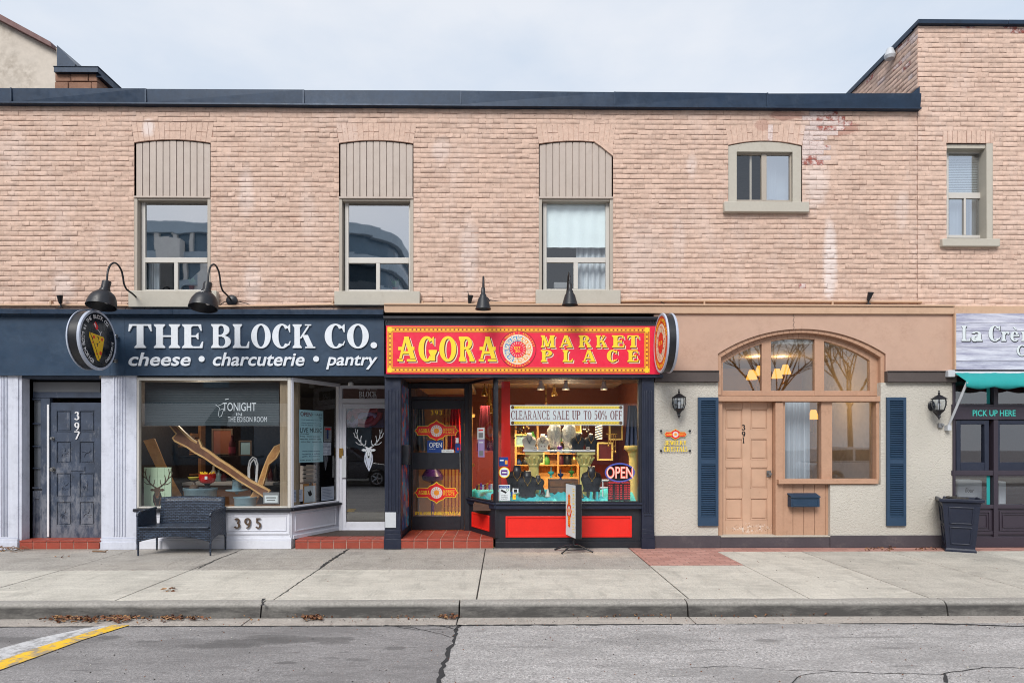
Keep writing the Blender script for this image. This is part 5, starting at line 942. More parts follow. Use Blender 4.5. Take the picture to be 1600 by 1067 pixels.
def sign_middle():
    fr = FY(-.22); x0, x1, zb, zt = PR(603, 509, 1031, 584.5, fr); t = thing('shop_sign', 'bright red fascia sign with yellow lettering and round key pattern emblem', 'sign', ((x0+x1)/2, -.22, zb))
    m = MB(); m.fbox(fr, x0, x1, zb, zt, -.12, 0, 0); part('board', m, M['sign_red'], t, bevel=.003); m = MB(); m.box(x0-.03, x1+.06, -.2, -.0, zb-.05, zb-.001); part('bottom_trim', m, M['navy_trim'], t, bevel=.004)
    m = MB(); m.box(x0-.03, x1+.03, -.27, .0, zt+.1, zt+.135); m.box(x0-.02, x1+.02, -.25, .0, zt+.08, zt+.0999); m.box(x0-.01, x1+.01, -.22, .0, zt+.001, zt+.0799); n = 110
    for i in range(n): x = x0+(x1-x0)*i/n; m.box(x, x+.02, -.235, -.2201, zt+.045, zt+.075)
    part('dentil_cornice', m, M['black_trim'], t, smooth=0)
    # gold border with corner stars
    m = MB(); a0, a1, b0, b1 = x0+.02, PR(1015, 509, 1016, 584, fr)[0], zb+.02, zt-.02; w = .085; m.frame(fr, a0, a1, b0, b1, w, 0, .003, 0); m.frame(fr, a0+.012, a1-.012, b0+.012, b1-.012, .006, .003, .004, 1); m.frame(fr, a0+w-.016, a1-w+.016, b0+w-.016, b1-w+.016, .006, .003, .004, 1)
    n = 120
    for i in range(n):
        x = a0+w+(a1-a0-2*w)*i/n
        for zc in (b0+w/2, b1-w/2): m.fbox(fr, x, x+.016, zc-.012, zc+.012, .003, .004, 1 if i % 2 else 2)
    for i in range(16):
        zc = b0+w+(b1-b0-2*w)*i/16
        for xc in (a0+w/2, a1-w/2): m.fbox(fr, xc-.012, xc+.012, zc, zc+.016, .003, .004, 1 if i % 2 else 2)
    for xc in (a0+w/2, a1-w/2):
        for zc in (b0+w/2, b1-w/2): m.prism([(xc+(.05 if k % 2 else .034)*math.cos(6.283*k/16), zc+(.05 if k % 2 else .034)*math.sin(6.283*k/16)) for k in range(16)], fr, .003, .006, 2)
    part('border', m, [M['sign_orange'], M['maroon'], M['sign_yellow']], t, smooth=0)
    # display lettering: fill, dark edge, pale shadow line
    SL = {}
    def word(s, u0, v0, u1, v1, T, t_, gap, k=.09):
        q = PR(u0, v0, u1, v1, fr); sh, ed, fl = SL.setdefault(v0, (MB(), MB(), MB()))
        sh.serif(s, fr, q[0], q[1], q[2], q[3], .001, .002, 0, T=T+.03, t=t_, gap=gap-.03, k=k, off=(.024, -.024)); ed.serif(s, fr, q[0], q[1], q[2], q[3], .004, .001, 0, T=T+.02, t=t_, gap=gap-.02, k=k, off=(.011, -.012)); fl.serif(s, fr, q[0], q[1], q[2], q[3], .0065, .002, 0, T=T, t=t_, gap=gap, k=k)
    for ch, u0, u1, dv in (('A', 621, 650, 0), ('G', 654, 681.5, 0), ('O', 686.5, 713, 0), ('R', 717, 742, 0), ('A', 748, 776, 0)): word(ch, u0, 526, u1, 564.5, .24, .11, .1)
    for ch, u0, u1 in (('M', 845, 867), ('A', 874, 894.5), ('R', 904, 924), ('K', 931, 949), ('E', 956, 976), ('T', 980, 998)): word(ch, u0, 524, u1, 543, .26, .1, .1)
    for ch, u0, u1 in (('P', 845, 863), ('L', 879, 895), ('A', 910, 930), ('C', 948, 965), ('E', 980, 998)): word(ch, u0, 547, u1, 565.5, .26, .1, .1)
    for a in (635, 762): # notched ears on the tall A
        for sx in (-1, 1): q = PF(a+sx*9, 544, fr); SL[526][2].fbox(fr, q[0]-.035, q[0]+.035, q[1]-.03, q[1]+.02, .006, .0082)
    
    for sh, ed, fl in SL.values(): part('letter_shadow', sh, M['key_white'], t, smooth=0); part('letter_edge', ed, M['maroon'], t, smooth=0); part('lettering', fl, M['sign_yellow'], t, smooth=0)
    m = MB(); a, b = PF(809, 546, fr); emblem(m, fr, a, b, .282, .002); part('emblem', m, EMB(), t, smooth=0)
sign_middle()
# ------------------------------------------------------------------ right-hand ground floor with the arch
def front_391():
    zb, zt = Z(580, -.08), Z(489.5, -.08); x0, x1 = X(1022, -.08), X(1490, -.08); fr = FY(-.08)
    xl, xr, zs = X(1122, -.08), X(1384, -.08), Z(552, -.08); zp = Z(513, -.08); xc, hw = (xl+xr)/2, (xr-xl)/2
    rise = zp-zs; Rr = (hw*hw+rise*rise)/(2*rise); arc = [(xc+hw*t, zp-Rr+math.sqrt(Rr*Rr-(hw*t)**2)) for t in [i/14-1 for i in range(29)]]
    m = MB(); m.prism([(x0, zb), (xl, zb), (xl, zs)]+arc[1:15]+[(xc, zt), (x0, zt)], fr, -.2, 0); m.prism([(xc+.001, zt)]+[(xc+.001, zp)]+arc[15:]+[(xr, zb), (x1, zb), (x1, zt)], fr, -.2, 0); part('fascia', m, M['tan_board'], B, bevel=.004, smooth=0)
    
    for a, b in ((x0, xl), (xr, x1+.02)): m = MB(); m.box(a, b, -.13, .1, Z(596, -.13), zb-.002); m.box(a, b, -.15, .0, zb-.0019, zb+.01); part('beam', m, M['brown_beam'], B, bevel=.005)
    zsw = Z(837, -.06); ztw = Z(597, -.06); xd = X(1122, -.06); xs = X(1376, -.06); part('stucco_wall', MB().box(x0, xd, -.06, .2, zsw-.15, ztw), M['stucco'], B, smooth=0); m = MB(); m.box(xs, x1, -.06, .2, zsw-.15, ztw); q = PR(1297, 757, 1376, 838, -.06); m.box(q[0], xs, -.065, .2, zsw-.15, q[3]); part('stucco_wall', m, M['stucco'], B, smooth=0)
    m = MB(); m.box(x0, X(1125, -.08), -.09, .0, 0, zsw-.0); m.box(X(1125, -.08), X(1297, -.08), -.075, .3, 0, zsw-.025); m.box(X(1297, -.08), X(1490, -.08), -.09, .0, 0, zsw); part('plinth', m, M['base_dark'], B, bevel=.006)
    m = MB().box(X(1126, -.06), X(1298, -.06), -.085, .25, zsw-.024, zsw-.002); part('threshold', m, M['greige_sill'], B, bevel=.004)
    # arched lining and window frame, set back in the opening
    YW = .06; fw = FY(YW); ib = Z(618, YW); li = [(xc+(hw-.055)*t, zp-.055-Rr+math.sqrt(Rr*Rr-(hw*t)**2)) for t in [i/14-1 for i in range(29)]]
    m = MB(); hx = X(1240, -.08); m.ribbon([(hx+.012*math.sin(i*2.1), zp+.0+(zt-zp)*i/9) for i in range(10)], .006, fr, .0005, 0, .001); part('hairline_crack', m, M['crack'], B, smooth=0)
    m = MB()
    for (a, b), (e, f), (c, d), (g, h) in zip(arc, arc[1:], li, li[1:]): m.prism([(a, b), (c, d), (g, h), (e, f)], FY(.0), -.15, .05)
    m.fbox(FY(0), xl, xl+.06, ib, zs+.01, -.15, .048); m.fbox(FY(0), xr-.06, xr, ib-.0, zs+.01, -.15, .048); part('arch_lining', m, M['peach_frame'], B, bevel=.006)
    fa = MB(); wl, wr = X(1126, YW), X(1376, YW); l2 = [(xc+(hw-.12)*t, zp-.13-Rr+math.sqrt(Rr*Rr-(hw*t)**2)) for t in [i/14-1 for i in range(29)]]
    for (a, b), (e, f), (c, d), (g, h) in zip(li, li[1:], l2, l2[1:]): fa.prism([(a, b), (c, d), (g, h), (e, f)], fw, -.05, .02)
    top = lambda x: zp-.09-Rr+math.sqrt(max(0, Rr*Rr-(x-xc)**2))
    mull = [(X(1189.5, YW), X(1204, YW)), (X(1272, YW), X(1287, YW)), (X(1358, YW), X(1372, YW))]
    for a, b in mull[:2]: fa.prism([(a, ib), (b, ib), (b, top(b)), (a, top(a))], fw, -.05, .021)
    fa.fbox(fw, wl-.06, wl+.03, ib, zs, -.05, .0225); fa.fbox(fw, mull[2][0], xr-.05, ib, zs+.1, -.05, .0235); fa.fbox(fw, wl-.03, mull[2][1], ib, ib+.08, -.05, .017)
    af = part('arched_window', fa, M['peach_frame'], B, bevel=.005)
    for a, b in ((wl, mull[0][0]), (mull[0][1], mull[1][0]), (mull[1][1], mull[2][0])):
        n = 8; P = [(a+(b-a)*i/n, top(a+(b-a)*i/n)-.02) for i in range(n+1)]; g = MB(); g.add([fw(x, z, -.02) for x, z in [(a, ib), (b, ib)]+P[::-1]], [tuple(range(n+3))]); part('pane', g, M['glass_shopdark'], af, smooth=0)
    m = MB().box(X(1120, -.02), X(1376, -.02), -.05, .15, Z(627, -.02), Z(618.5, -.02)); part('transom_bar', m, M['peach_frame'], B, bevel=.008)
    # door
    YD = .1; fd = FY(YD); a0, a1, b0, b1 = PR(1126, 628, 1206.5, 837, fd); m = MB(); z = lambda v: Z(v, YD, 1165)
    panel_door(m, fd, a0, a1, b0+.005, b1-.005, 2, [(z(812), z(778)), (z(763), z(730)), (z(718), z(685)), (z(671), z(639))], .075, c=.0, midw=.12); d = part('door', m, M['peach_door'], B, bevel=.004, label='peeling peach panelled door numbered 391')
    for s, v in (('3', 667.5), ('9', 678), ('1', 688)): m = MB(); q = PR(1159, v-4.2, 1164.5, v+4.2, YD); m.serif(s, FY(YD), q[0] if s != '1' else q[0]+.015, q[1] if s != '1' else q[1]-.015, q[2], q[3], .001, .006, 0, T=.2, t=.12); part('number', m, M['black'], d, smooth=0)
    p = W(1201, 740, YD); m = MB().fbox(fd, p.x-.035, p.x+.035, p.z-.05, p.z+.05, 0, .01); m.lathe([(.001, .07), (.022, .068), (.03, .055), (.022, .04), (.012, .035), (.012, .01)], (p.x, YD-.0, p.z), (0, -1, 0), 16); part('knob', m, M['steel'], d)
    m = MB(); m.box(X(1121, 0)-.0, a0-.004, .0, .2, zsw-.02, b1+.0); m.box(a1+.004, X(1222, .02), -.02, .2, zsw-.02, Z(628, .0)); part('door_post', m, M['peach_frame'], B, bevel=.006)
    # two fixed lights beside it
    fs = FY(.04); zsi = Z(750, .04); zt2 = Z(627, .04); m = MB(); e = [X(u, .04) for u in (1221, 1226, 1282, 1299, 1366, 1373)]
    m.fbox(fs, e[0], e[1], zsi, zt2, -.08, .02); m.fbox(fs, e[2], e[3], zsi, zt2, -.08, .03); m.fbox(fs, e[4]+.0, e[5], zsi, zt2, -.08, .06); m.fbox(fs, e[1], e[2], zsi, zsi+.02, -.08, .018); m.fbox(fs, e[3], e[4], zsi, zsi+.02, -.08, .018); sw = part('side_window', m, M['peach_frame'], B, bevel=.005)
    part('pane', MB().quad(fs, e[1], e[2], zsi+.02, zt2, -.04), M['glass_shopdark'], sw, smooth=0); part('pane', MB().quad(fs, e[3], e[4], zsi+.02, zt2, -.04), M['glass_shopdark'], sw, smooth=0)
    m = MB().box(X(1217, -.1), X(1373, -.1), -.1, .1, Z(756.5, -.1), Z(749, -.1)); part('sill', m, M['peach_frame'], sw, bevel=.006)
    m = MB(); n = 4; p0, p1 = X(1222, .0), X(1290, .0)
    for i in range(n): a, b = p0+(p1-p0)*i/n, p0+(p1-p0)*(i+1)/n; m.box(a+.003, b-.003, .0+rnd.uniform(-.002, .002), .1, zsw-.02, Z(757, .0))
    m.box(p0, p1, .03, .1, zsw-.02, Z(757, 0)); m.box(p1, X(1297, -.0), -.0, .2, zsw-.02, Z(757, 0)); part('board_panel', m, M['peach_frame'], B, bevel=.003)
    # shutters
    def shutter(u0, u1):
        fq = FY(-.062); a0, a1, b0, b1 = PR(u0, 621, u1, 821, fq); m = MB(); zm = Z(721, -.06); m.frame(fq, a0, a1, b0, b1, .045, 0, .035, wb=.14, wt=.05); m.fbox(fq, a0+.045, a1-.045, zm-.04, zm+.04, 0, .034); m.fbox(fq, a0+.045, a1-.045, b0+.14, b1-.05, 0, .004)
        for lo, hi in ((b0+.14, zm-.04), (zm+.04, b1-.05)):
            n = int((hi-lo)/.034)
            for i in range(n):
                zc = lo+(hi-lo)*(i+.5)/n; P = [(.006, .012), (.03, -.012), (.034, -.006), (.01, .018)]; V = [fq(x, zc+dz, c) for x in (a0+.045, a1-.045) for c, dz in P]; m.add(V, [(0, 1, 5, 4), (1, 2, 6, 5), (2, 3, 7, 6), (3, 0, 4, 7)])
        return part('shutter', m, M['shutter_blue'], B, smooth=0)
    shutter(1090, 1121.5); shutter(1384, 1414)
    # room
    xa, xb = XQ+.3, X(1490, 0); m = MB(); m.box(xa, xb, 3.4, 3.5, .0, 3.2); m.box(xa-.09, xa, .1, 3.5, 0, 3.2); m.box(xb-.1, xb, .25, 3.5, 0, 3.2); part('back_wall', m, M['warm_wall'], B, smooth=0); part('ceiling', MB().box(xa, xb, .1, 3.5, 3.2, 3.3), M['ceil'], B, smooth=0); part('floor', MB().box(xa, xb, .1, 3.5, .0, zsw-.03), M['dark_floor'], B, smooth=0)
    m = MB(); n = 60; ca0, ca1, cb0, cb1 = PR(1222, 628, 1262, 752, .45); m.add([(ca0+(ca1-ca0)*i/n, .4+.03*math.sin(i*.9)+.01*math.sin(i*2.3), zz) for zz in (cb0, cb1) for i in range(n+1)], [(i, i+1, n+2+i, n+1+i) for i in range(n)]); tag(part('curtain', m, M['curtain'], None, smooth=80), 'pale hanging curtain behind the window beside the peach door', 'curtain')
    # lit lamps inside; last shade and its light stand in for a reflection
    for i, (u, v, lab) in enumerate(((1180, 582, 'leftmost pair of lit amber lamp shades inside the arched window'), (1220, 580, 'lit amber lamp shades in the middle pane of the arched window'), (1271, 648, 'single glowing amber shade standing in for a lamp reflected in the right side window'))):
        Y = 1.6; c = W(u, v, Y); t = thing('wall_lamp', lab, 'lamp', (c.x, Y, c.z-.2)); m = MB(); k = 0; g = MB()
        for dx, dz, dy in ((-.03, -.04, .06), (.06, .03, 0)) if i < 2 else ((0, 0, 0),):
            o = (c.x+dx*1.4, Y+dy, c.z+dz); m.lathe([(.1, -.08), (.045, .09)], o, n=18); g.tube([(o[0], o[1], o[2]-.05), (o[0], o[1], o[2]-.14), (c.x, Y, c.z-.3), (c.x-.1, Y+.1, c.z-.36)], .008, 6)
        part('lamp_shade', m, M['shade_lit'], t, smooth=60); part('arm', g, M['brass'], t)
        l = bpy.data.lights.new('lamp_light', 'POINT'); l.energy = 5; l.color = (1, .6, .25); l.shadow_soft_size = .08; lo = bpy.data.objects.new('lamp_light', l); COL.objects.link(lo); lo.parent = t; lo.location = (0, -.02, .42)
front_391()
# ------------------------------------------------------------------ right-hand building with the cafe
RB = thing('brick_building', 'taller pink painted brick building at the right end with a cafe front', 'building', (X(1520, 0), 0, 0))
def right_building():
    x0, x1 = X(1434, 0), X(1434, 0)+7; ztop = Z(41, 0, 1500); u = 1515; zb = Z(488, 0)
    wx0, wx1, wz0, wz1 = PR(1479.5, 224, 1551.5, 377, 0); sx0, sx1 = X(1474, 0), X(1562, 0); sz0, sz1 = Z(387, 0, u), Z(375, 0, u)
    m = MB(); bricks(m, x0, x1, zb, ztop, [rect_hole(wx0, wx1, wz0-.05, wz1), rect_hole(sx0+.05, sx1-.09, sz0+.03, sz1), rect_hole(wx0-.06, wx1+.03, wz1, wz1+.2)], 0, lambda x, z: 1 if z > ztop-.12 and rnd.random() < .12 else 0)
    for i in range(11): a = wx0-.06+(wx1-wx0+.09)*i/11; b = a+(wx1-wx0+.09)/11; m.prism([(a+.004, wz1+.004), (b-.004, wz1+.004), (b-.004, wz1+.196), (a+.004, wz1+.196)], FY(0), -.012, rnd.uniform(-.003, .003))
    m.quad(FY(0), wx0-.06, wx1+.03, wz1, wz1+.2, -.011, 3)
    part('upper_wall', m, BM('paint_right'), RB, smooth=50)
    m = MB(); fs = Fr((x0, 0, 0), (0, -1, 0), (0, 0, 1), (-1, 0, 0)); bricks(m, -9, 0, ZT-.3, ztop, [], 0, lambda x, z: 1 if rnd.random() < .035 else (2 if rnd.random() < .08 else 0), ret=fs); part('side_wall', m, BM('paint_right'), RB, smooth=50)
    m = MB(); m.box(x0+.02, x1, 8.8, 9, 0, ztop); m.box(x1-.1, x1, .02, 9, 0, ztop); m.box(x0+.02, x0+.2, .02, 9, 0, ztop-.01); m.box(x0+.05, x1-.1, .3, 8.8, ztop-.4, ztop-.2); m.box(x0+.05, x1-.1, .3, 8.8, zb-.2, zb); m.box(x0+.05, x1, 2, 2.1, zb, ztop-.3); part('shell', m, M['dark_room'], RB, smooth=0)
    m = MB(); zt = Z(30.5, -.06, 1500); m.box(x0-.03, X(1571, 0), -.06, .1, ztop, zt); m.box(X(1571, 0)+.003, x1, -.062, .1, ztop, zt); m.box(x0-.03, x0+.15, .101, 9, ztop-.02, zt); part('parapet_cap', m, M['navy_metal'], RB, bevel=.004)
    m = MB(); p = Vector((x0, 0, 0)); c = PF(1398, 88, Fr((x0, 0, 0), (0, 1, 0), (0, 0, 1), (-1, 0, 0))); m.lathe([(.07, -.05), (.09, 0), (.08, .03), (.05, .12)], (x0-.08, c[0], c[1]), n=14); m.tube([(x0, c[0], c[1]+.02), (x0-.08, c[0], c[1]+.02)], .02); tag(part('vent_pipe', m, M['box_white'], None), 'short pale vent pipe on the side wall above the roof', 'vent pipe')
    YR = .16; fr = FY(YR); w = MB(); w.box(wx1-.1, wx1, .0, YR+.04, sz1, wz1); w.box(wx0, wx0+.02, .03, YR+.04, sz1, wz1); w.box(wx0+.02, wx1-.1, .03, YR+.04, wz1-.07, wz1); win = part('window', w, M['greige_sill'], RB, bevel=.006)
    z = lambda v: Z(v, YR, u); g0, g1 = X(1481, YR), X(1531, YR); s = MB(); s.frame(fr, g0-.05, g1+.05, z(368)-.05, z(239)+.04, .05, -.03, .02); s.fbox(fr, g0, g1, z(311), z(302), -.03, .022); s.fbox(fr, X(1505, YR), X(1508, YR), z(368), z(311), -.03, .021); part('sash', s, M['taupe_light'], win, bevel=.004)
    part('pane', MB().quad(fr, g0, g1, z(302), z(239), -.005), M['glass_up'], win, smooth=0); part('pane', MB().quad(fr, g0, X(1505, YR), z(368), z(311), -.008), M['glass_up'], win, smooth=0); part('pane', MB().quad(fr, X(1508, YR), g1, z(368), z(311), -.004), M['glass_up'], win, smooth=0)
    m = MB().box(X(1473, -.07), X(1563, -.07), -.07, YR, sz0, sz1); part('sill', m, M['greige_sill'], win, bevel=.01)
    m = MB(); q = PR(1479, 236, 1533, 304, .24); n = 26
    for i in range(n): zz = q[2]+(q[3]-q[2])*i/n; m.add([(q[0], .235, zz), (q[1], .235, zz), (q[1], .25, zz+.02), (q[0], .25, zz+.02)], [(0, 1, 2, 3)])
    part('slatted_blind', m, M['blind_white'], win, smooth=0); curtain(1484, 1504, 308, 372, .3, win); curtain(1516, 1524, 308, 372, .3, win)
    # ledge and conduit
    xs = X(1492, -.1); m = MB().box(xs+.001, x1, -.1, .0, Z(489, -.1), Z(476, -.1)); part('ledge', m, M['tan_trim'], RB, bevel=.006)
    # cafe front
    fc = FY(-.06); xe = x1; zf = lambda v: Z(v, -.06); m = MB()
    m.box(xs-.03, xe, -.05, .1, 0, zf(835)); 
    for a, b in ((1488, 1491.5), (1551, 1558), (1622, 1629), (1690, 1697), (1762, 1769), (1834, 1841), (1906, 1913), (1978, 1985), (2050, 2057), (2122, 2129)): m.box(X(a, -.06), X(b, -.06), -.085, .05, zf(850), zf(594))
    m.box(xs-.03, xe, -.07, .05, zf(831), zf(836)); m.box(xs-.03, xe, -.08, .05, zf(795), zf(789)); m.box(xs-.03, xe, -.075, .05, zf(743), zf(735)); m.box(xs-.03, xe, -.1, .05, zf(655), zf(635)); m.box(xs-.03, xe, -.08, .05, zf(634.9), zf(631)); m.box(xs-.03, xe, -.09, .05, 0, .16)
    m.box(xs-.03, xe, -.05, .05, zf(835), zf(795))
    for a, b in ((1512, 1547), (1561, 1619), (1632, 1688)): q = PR(a, 798, b, 829, -.05); m.frame(FY(-.05), *q, .025, 0, .015); m.frame(FY(-.05), q[0]+.05, q[1]-.05, q[2]+.05, q[3]-.05, .012, 0, .012)
    part('cafe_front', m, M['cafe_dark'], RB, bevel=.004)
    for a, b in ((1493, 1544), (1554, 1622), (1629, 1690), (1699, 1760), (1771, 1832), (1843, 1904), (1915, 1976), (1987, 2048), (2059, 2120)):
        q = PR(a, 656, b, 735, -.055); m = MB().frame(FY(-.055), q[0], q[1], q[2], q[3], .07, -.06, .02, wb=.13); sw = part('service_window', m, M['navy_trim'], RB, bevel=.006); part('pane', MB().quad(FY(-.055), q[0]+.07, q[1]-.07, q[2]+.13, q[3]-.07, -.02), M['glass_shopdark'], sw, smooth=0)
        q = PR(a-2, 743, b+6, 789, -.03); part('pane', MB().quad(FY(-.03), *q, 0), M['glass_shopdark'], sw, smooth=0); q = PR(a-2, 596, b+6, 631, -.03); part('pane', MB().quad(FY(-.03), *q, 0), M['glass_shopdark'], sw, smooth=0)
    m = MB(); 
    for a, b, c, d in ((1541, 596, 1546, 631), (1541, 743, 1546, 789)): m.pbox(a, b, c, d, FY(-.02), 0, .012)
    part('teal_post', m, M['teal_awn'], RB)
    m = MB(); q = PR(1519.5, 640.5, 1586.5, 650, -.1); m.sans('PICK UP HERE', FY(-.1), *q, .001, .006, 0, bold=.012); part('lettering', m, M['teal'], RB, smooth=0)
    m = MB(); m.box(xs-.05, xe, 2.4, 2.5, 0, 3); m.box(xs-.03, xs+.05, .1, 2.4, 0, 3); part('back_wall', m, M['red_wall'], RB, smooth=0); part('ceiling', MB().box(xs, xe, .1, 2.4, 2.75, 2.85), M['dark_room'], RB, smooth=0); part('floor', MB().box(xs, xe, .1, 2.4, 0, .15), M['dark_floor'], RB, smooth=0)
    q = PR(1496, 750, 1535, 788, .3); m = MB().box(q[0], q[1], .3, .6, q[2], q[3]); t = tag(part('flour_bin', m, M['box_white'], None, bevel=.02), 'white lettered flour bin low behind the cafe glass', 'bin'); m = MB(); q = PR(1508, 762, 1522, 769, .3); m.sans('flour', FY(.3), *q, .001, .004, 0, shear=.2); part('lettering', m, M['black'], t, smooth=0)
    q = PR(1561, 752, 1572, 789, .3); q2 = PR(1590, 746, 1604, 789, .3); m = MB().box(q[0], q[1], .3, .5, q[2], q[3]); tag(part('white_cabinet', m, M['box_white'], None, bevel=.01), 'narrow white cabinet behind the cafe glass right of the teal post', 'cabinet')
    # sign
    fr = FY(-.12); a0, a1, b0, b1 = PR(1492, 490, 2140, 578, fr); t = thing('shop_sign', 'weathered white plank cafe sign with dark outlined serif lettering', 'sign', ((a0+a1)/2, -.12, b0)); m = MB(); n = 4; zz = [b1, Z(502.5, -.12), Z(515, -.12), Z(540, -.12), Z(563, -.12), b0]
    for i in range(5): m.fbox(fr, a0, a1, zz[i+1]+.003, zz[i]-.003, -.1, rnd.uniform(-.002, .002))
    part('board', m, M['plank_print'], t, smooth=0); m = MB().fbox(fr, a0-.012, a0+.012, b0, b1, -.1, .012); part('edge_strip', m, M['tan_trim'], t)
    for nm, o, c, mt, ex in (('letter_edge', (.008, -.008), .002, 'black', .04), ('lettering', (0, 0), .006, 'paper', 0)):
        m = MB()
        for s, u0, u1, v0 in (('L', 1502, 1516, 509), ('a', 1517, 1535, 509), ('C', 1544, 1563, 509), ('r', 1564, 1577, 509), ('è', 1578, 1593, 509), ('m', 1595, 1618, 509)):
            q = PR(u0, v0, u1, 533, fr)
            if s == 'm': m.serif('r', fr, q[0], q[0]+.14, q[2], q[3], c, .003, 0, T=.22+ex, t=.07, off=o); m.serif('r', fr, q[0]+.11, q[1], q[2], q[3], c, .003, 0, T=.22+ex, t=.07, off=o)
            else: m.serif(s, fr, q[0]-ex*.1, q[1]+ex*.1, q[2]-ex*.1, q[3]+ex*.1, c, .003, 0, T=.24+ex, t=.07+ex*.6, off=o)
        q = PR(1588, 539, 1604, 556, fr); m.serif('C', fr, q[0], q[1], q[2], q[3], c, .003, 0, T=.16+ex, t=.1+ex, off=o); part(nm, m, M[mt], t, smooth=0)
right_building()
# ------------------------------------------------------------------ buildings behind the roof line
def behind():
    t = thing('stucco_building', 'stained beige stucco gable behind the roof at upper left', 'building', (X(-60, 1.4), 1.4, 0)); fr = FY(1.4); P = lambda u, v: PF(u, v, fr); a, b = P(85, 76)[0], P(0, 29)
    m = MB(); m.prism([(P(-420, 0)[0], 0), (a+.1, 0), (a+.1, P(85, 78)[1]-.0), P(0, 33), P(-160, -57), (P(-420, 0)[0], P(0, -57)[1])], fr, -6, 0); part('wall', m, M['old_stucco'], t, smooth=0)
    m = MB(); m.prism([P(88, 80), P(86, 72), P(0, 25), P(-160, -62), P(-160, -54), P(0, 34)][::1], fr, -6, .12); part('roof', m, M['roof_trim'], t, smooth=0)
    m = MB(); o, e = P(92, 78), P(120, 103); m.add([(o[0], 1.35, o[1]+.05), (o[0], 1.35, o[1]-.4), (e[0], 1.35, e[1]-.1), (e[0], 1.35, e[1]), (o[0], 1.35, o[1]), (e[0]+.1, 4, e[1]), (o[0]+.1, 4, o[1]+.05)], [(0, 1, 2, 3), (0, 3, 5, 6)]); part('flashing', m, M['navy_metal'], t, smooth=0)
    Y = .5; fr = FY(Y); q = PR(85, 112, 152, 150, fr); t = thing('chimney_stack', 'brown sandstone parapet pier with a navy metal cap behind the roof', 'chimney', ((q[0]+q[1])/2, Y, q[2])); m = MB()
    zz = q[3]; w = q[1]-q[0]
    for r in range(3):
        x = q[0]-(.15 if r % 2 else 0)
        while x < q[1]: e = min(q[1], x+rnd.uniform(.25, .45)); m.box(max(q[0], x)+.004, e-.004, Y+rnd.uniform(-.01, .01), Y+.35, zz-.16, zz-.004); x = e
        zz -= .165
    m.box(q[0]+.01, q[1]-.01, Y+.03, 5, q[2]-.3, q[3]-.02); part('stonework', m, M['sandstone'], t, bevel=.012)
    c = PR(84, 105, 153, 113, FY(Y-.06)); m = MB().box(c[0], c[1], Y-.06, 5.5, c[2], c[3]); m.box(c[0]-.01, c[1]+.01, Y-.07, 5.5, c[3], c[3]+.012); m.box(q[1]-.05, c[1]+.02, Y, 5.5, c[2]-.05, c[2]-.002); part('cap', m, M['navy_metal'], t, bevel=.003)
behind()
# ------------------------------------------------------------------ projecting round signs
def round_sign(label, xc, yc, zc, r, thick, side, face):
    """disc hung square to the wall; side +1 = its right face is the one the street photo sees"""
    t = thing('projecting_sign', label, 'sign', (xc, 0, zc)); ax = Vector((side, 0, 0)); fr = Fr((xc+side*thick/2, yc, zc), (0, side, 0), (0, 0, 1), ax)
    m = MB(); m.lathe([(r*.985, -thick/2+.008), (r*.985, thick/2-.008)], (xc, yc, zc), ax, 56); part('drum', m, M['black_paint'], t, smooth=50)
    for s in (-1, 1):
        q = .026 if s == side else .014
        m = MB(); m.lathe([(r*.93, s*(thick/2-.0)), (r*.93, s*(thick/2+.008)), (r, s*(thick/2+.008)), (r+.008, s*(thick/2-.004)), (r+.008, s*(thick/2-q)), (r*.93, s*(thick/2-q))], (xc, yc, zc), ax, 56); part('rim', m, M['pale_grey'], t, smooth=50)
    for s in (-1, 1):
        f2 = Fr((xc+s*thick/2, yc, zc), (0, s, 0), (0, 0, 1), (s, 0, 0)); mb, mats = face(f2, r*.945); part('face', mb, mats, t, smooth=0)
    m = MB()
    for dz in (-r*.55, r*.35): m.tube([(xc, -.05 if side < 0 else -.15, zc+dz), (xc, yc+math.sqrt(r*r-dz*dz)-.01, zc+dz)], .016, 10); m.lathe([(.03, 0), (.03, .03), (.001, .035)], (xc+side*.016, -.2, zc+dz), ax, 12, 1)
    m.tube([(xc, -.2, zc-r*.6), (xc, -.2, zc+r*.4)], .014, 8); part('bracket', m, [M['black_paint'], M['steel']], t, smooth=50)
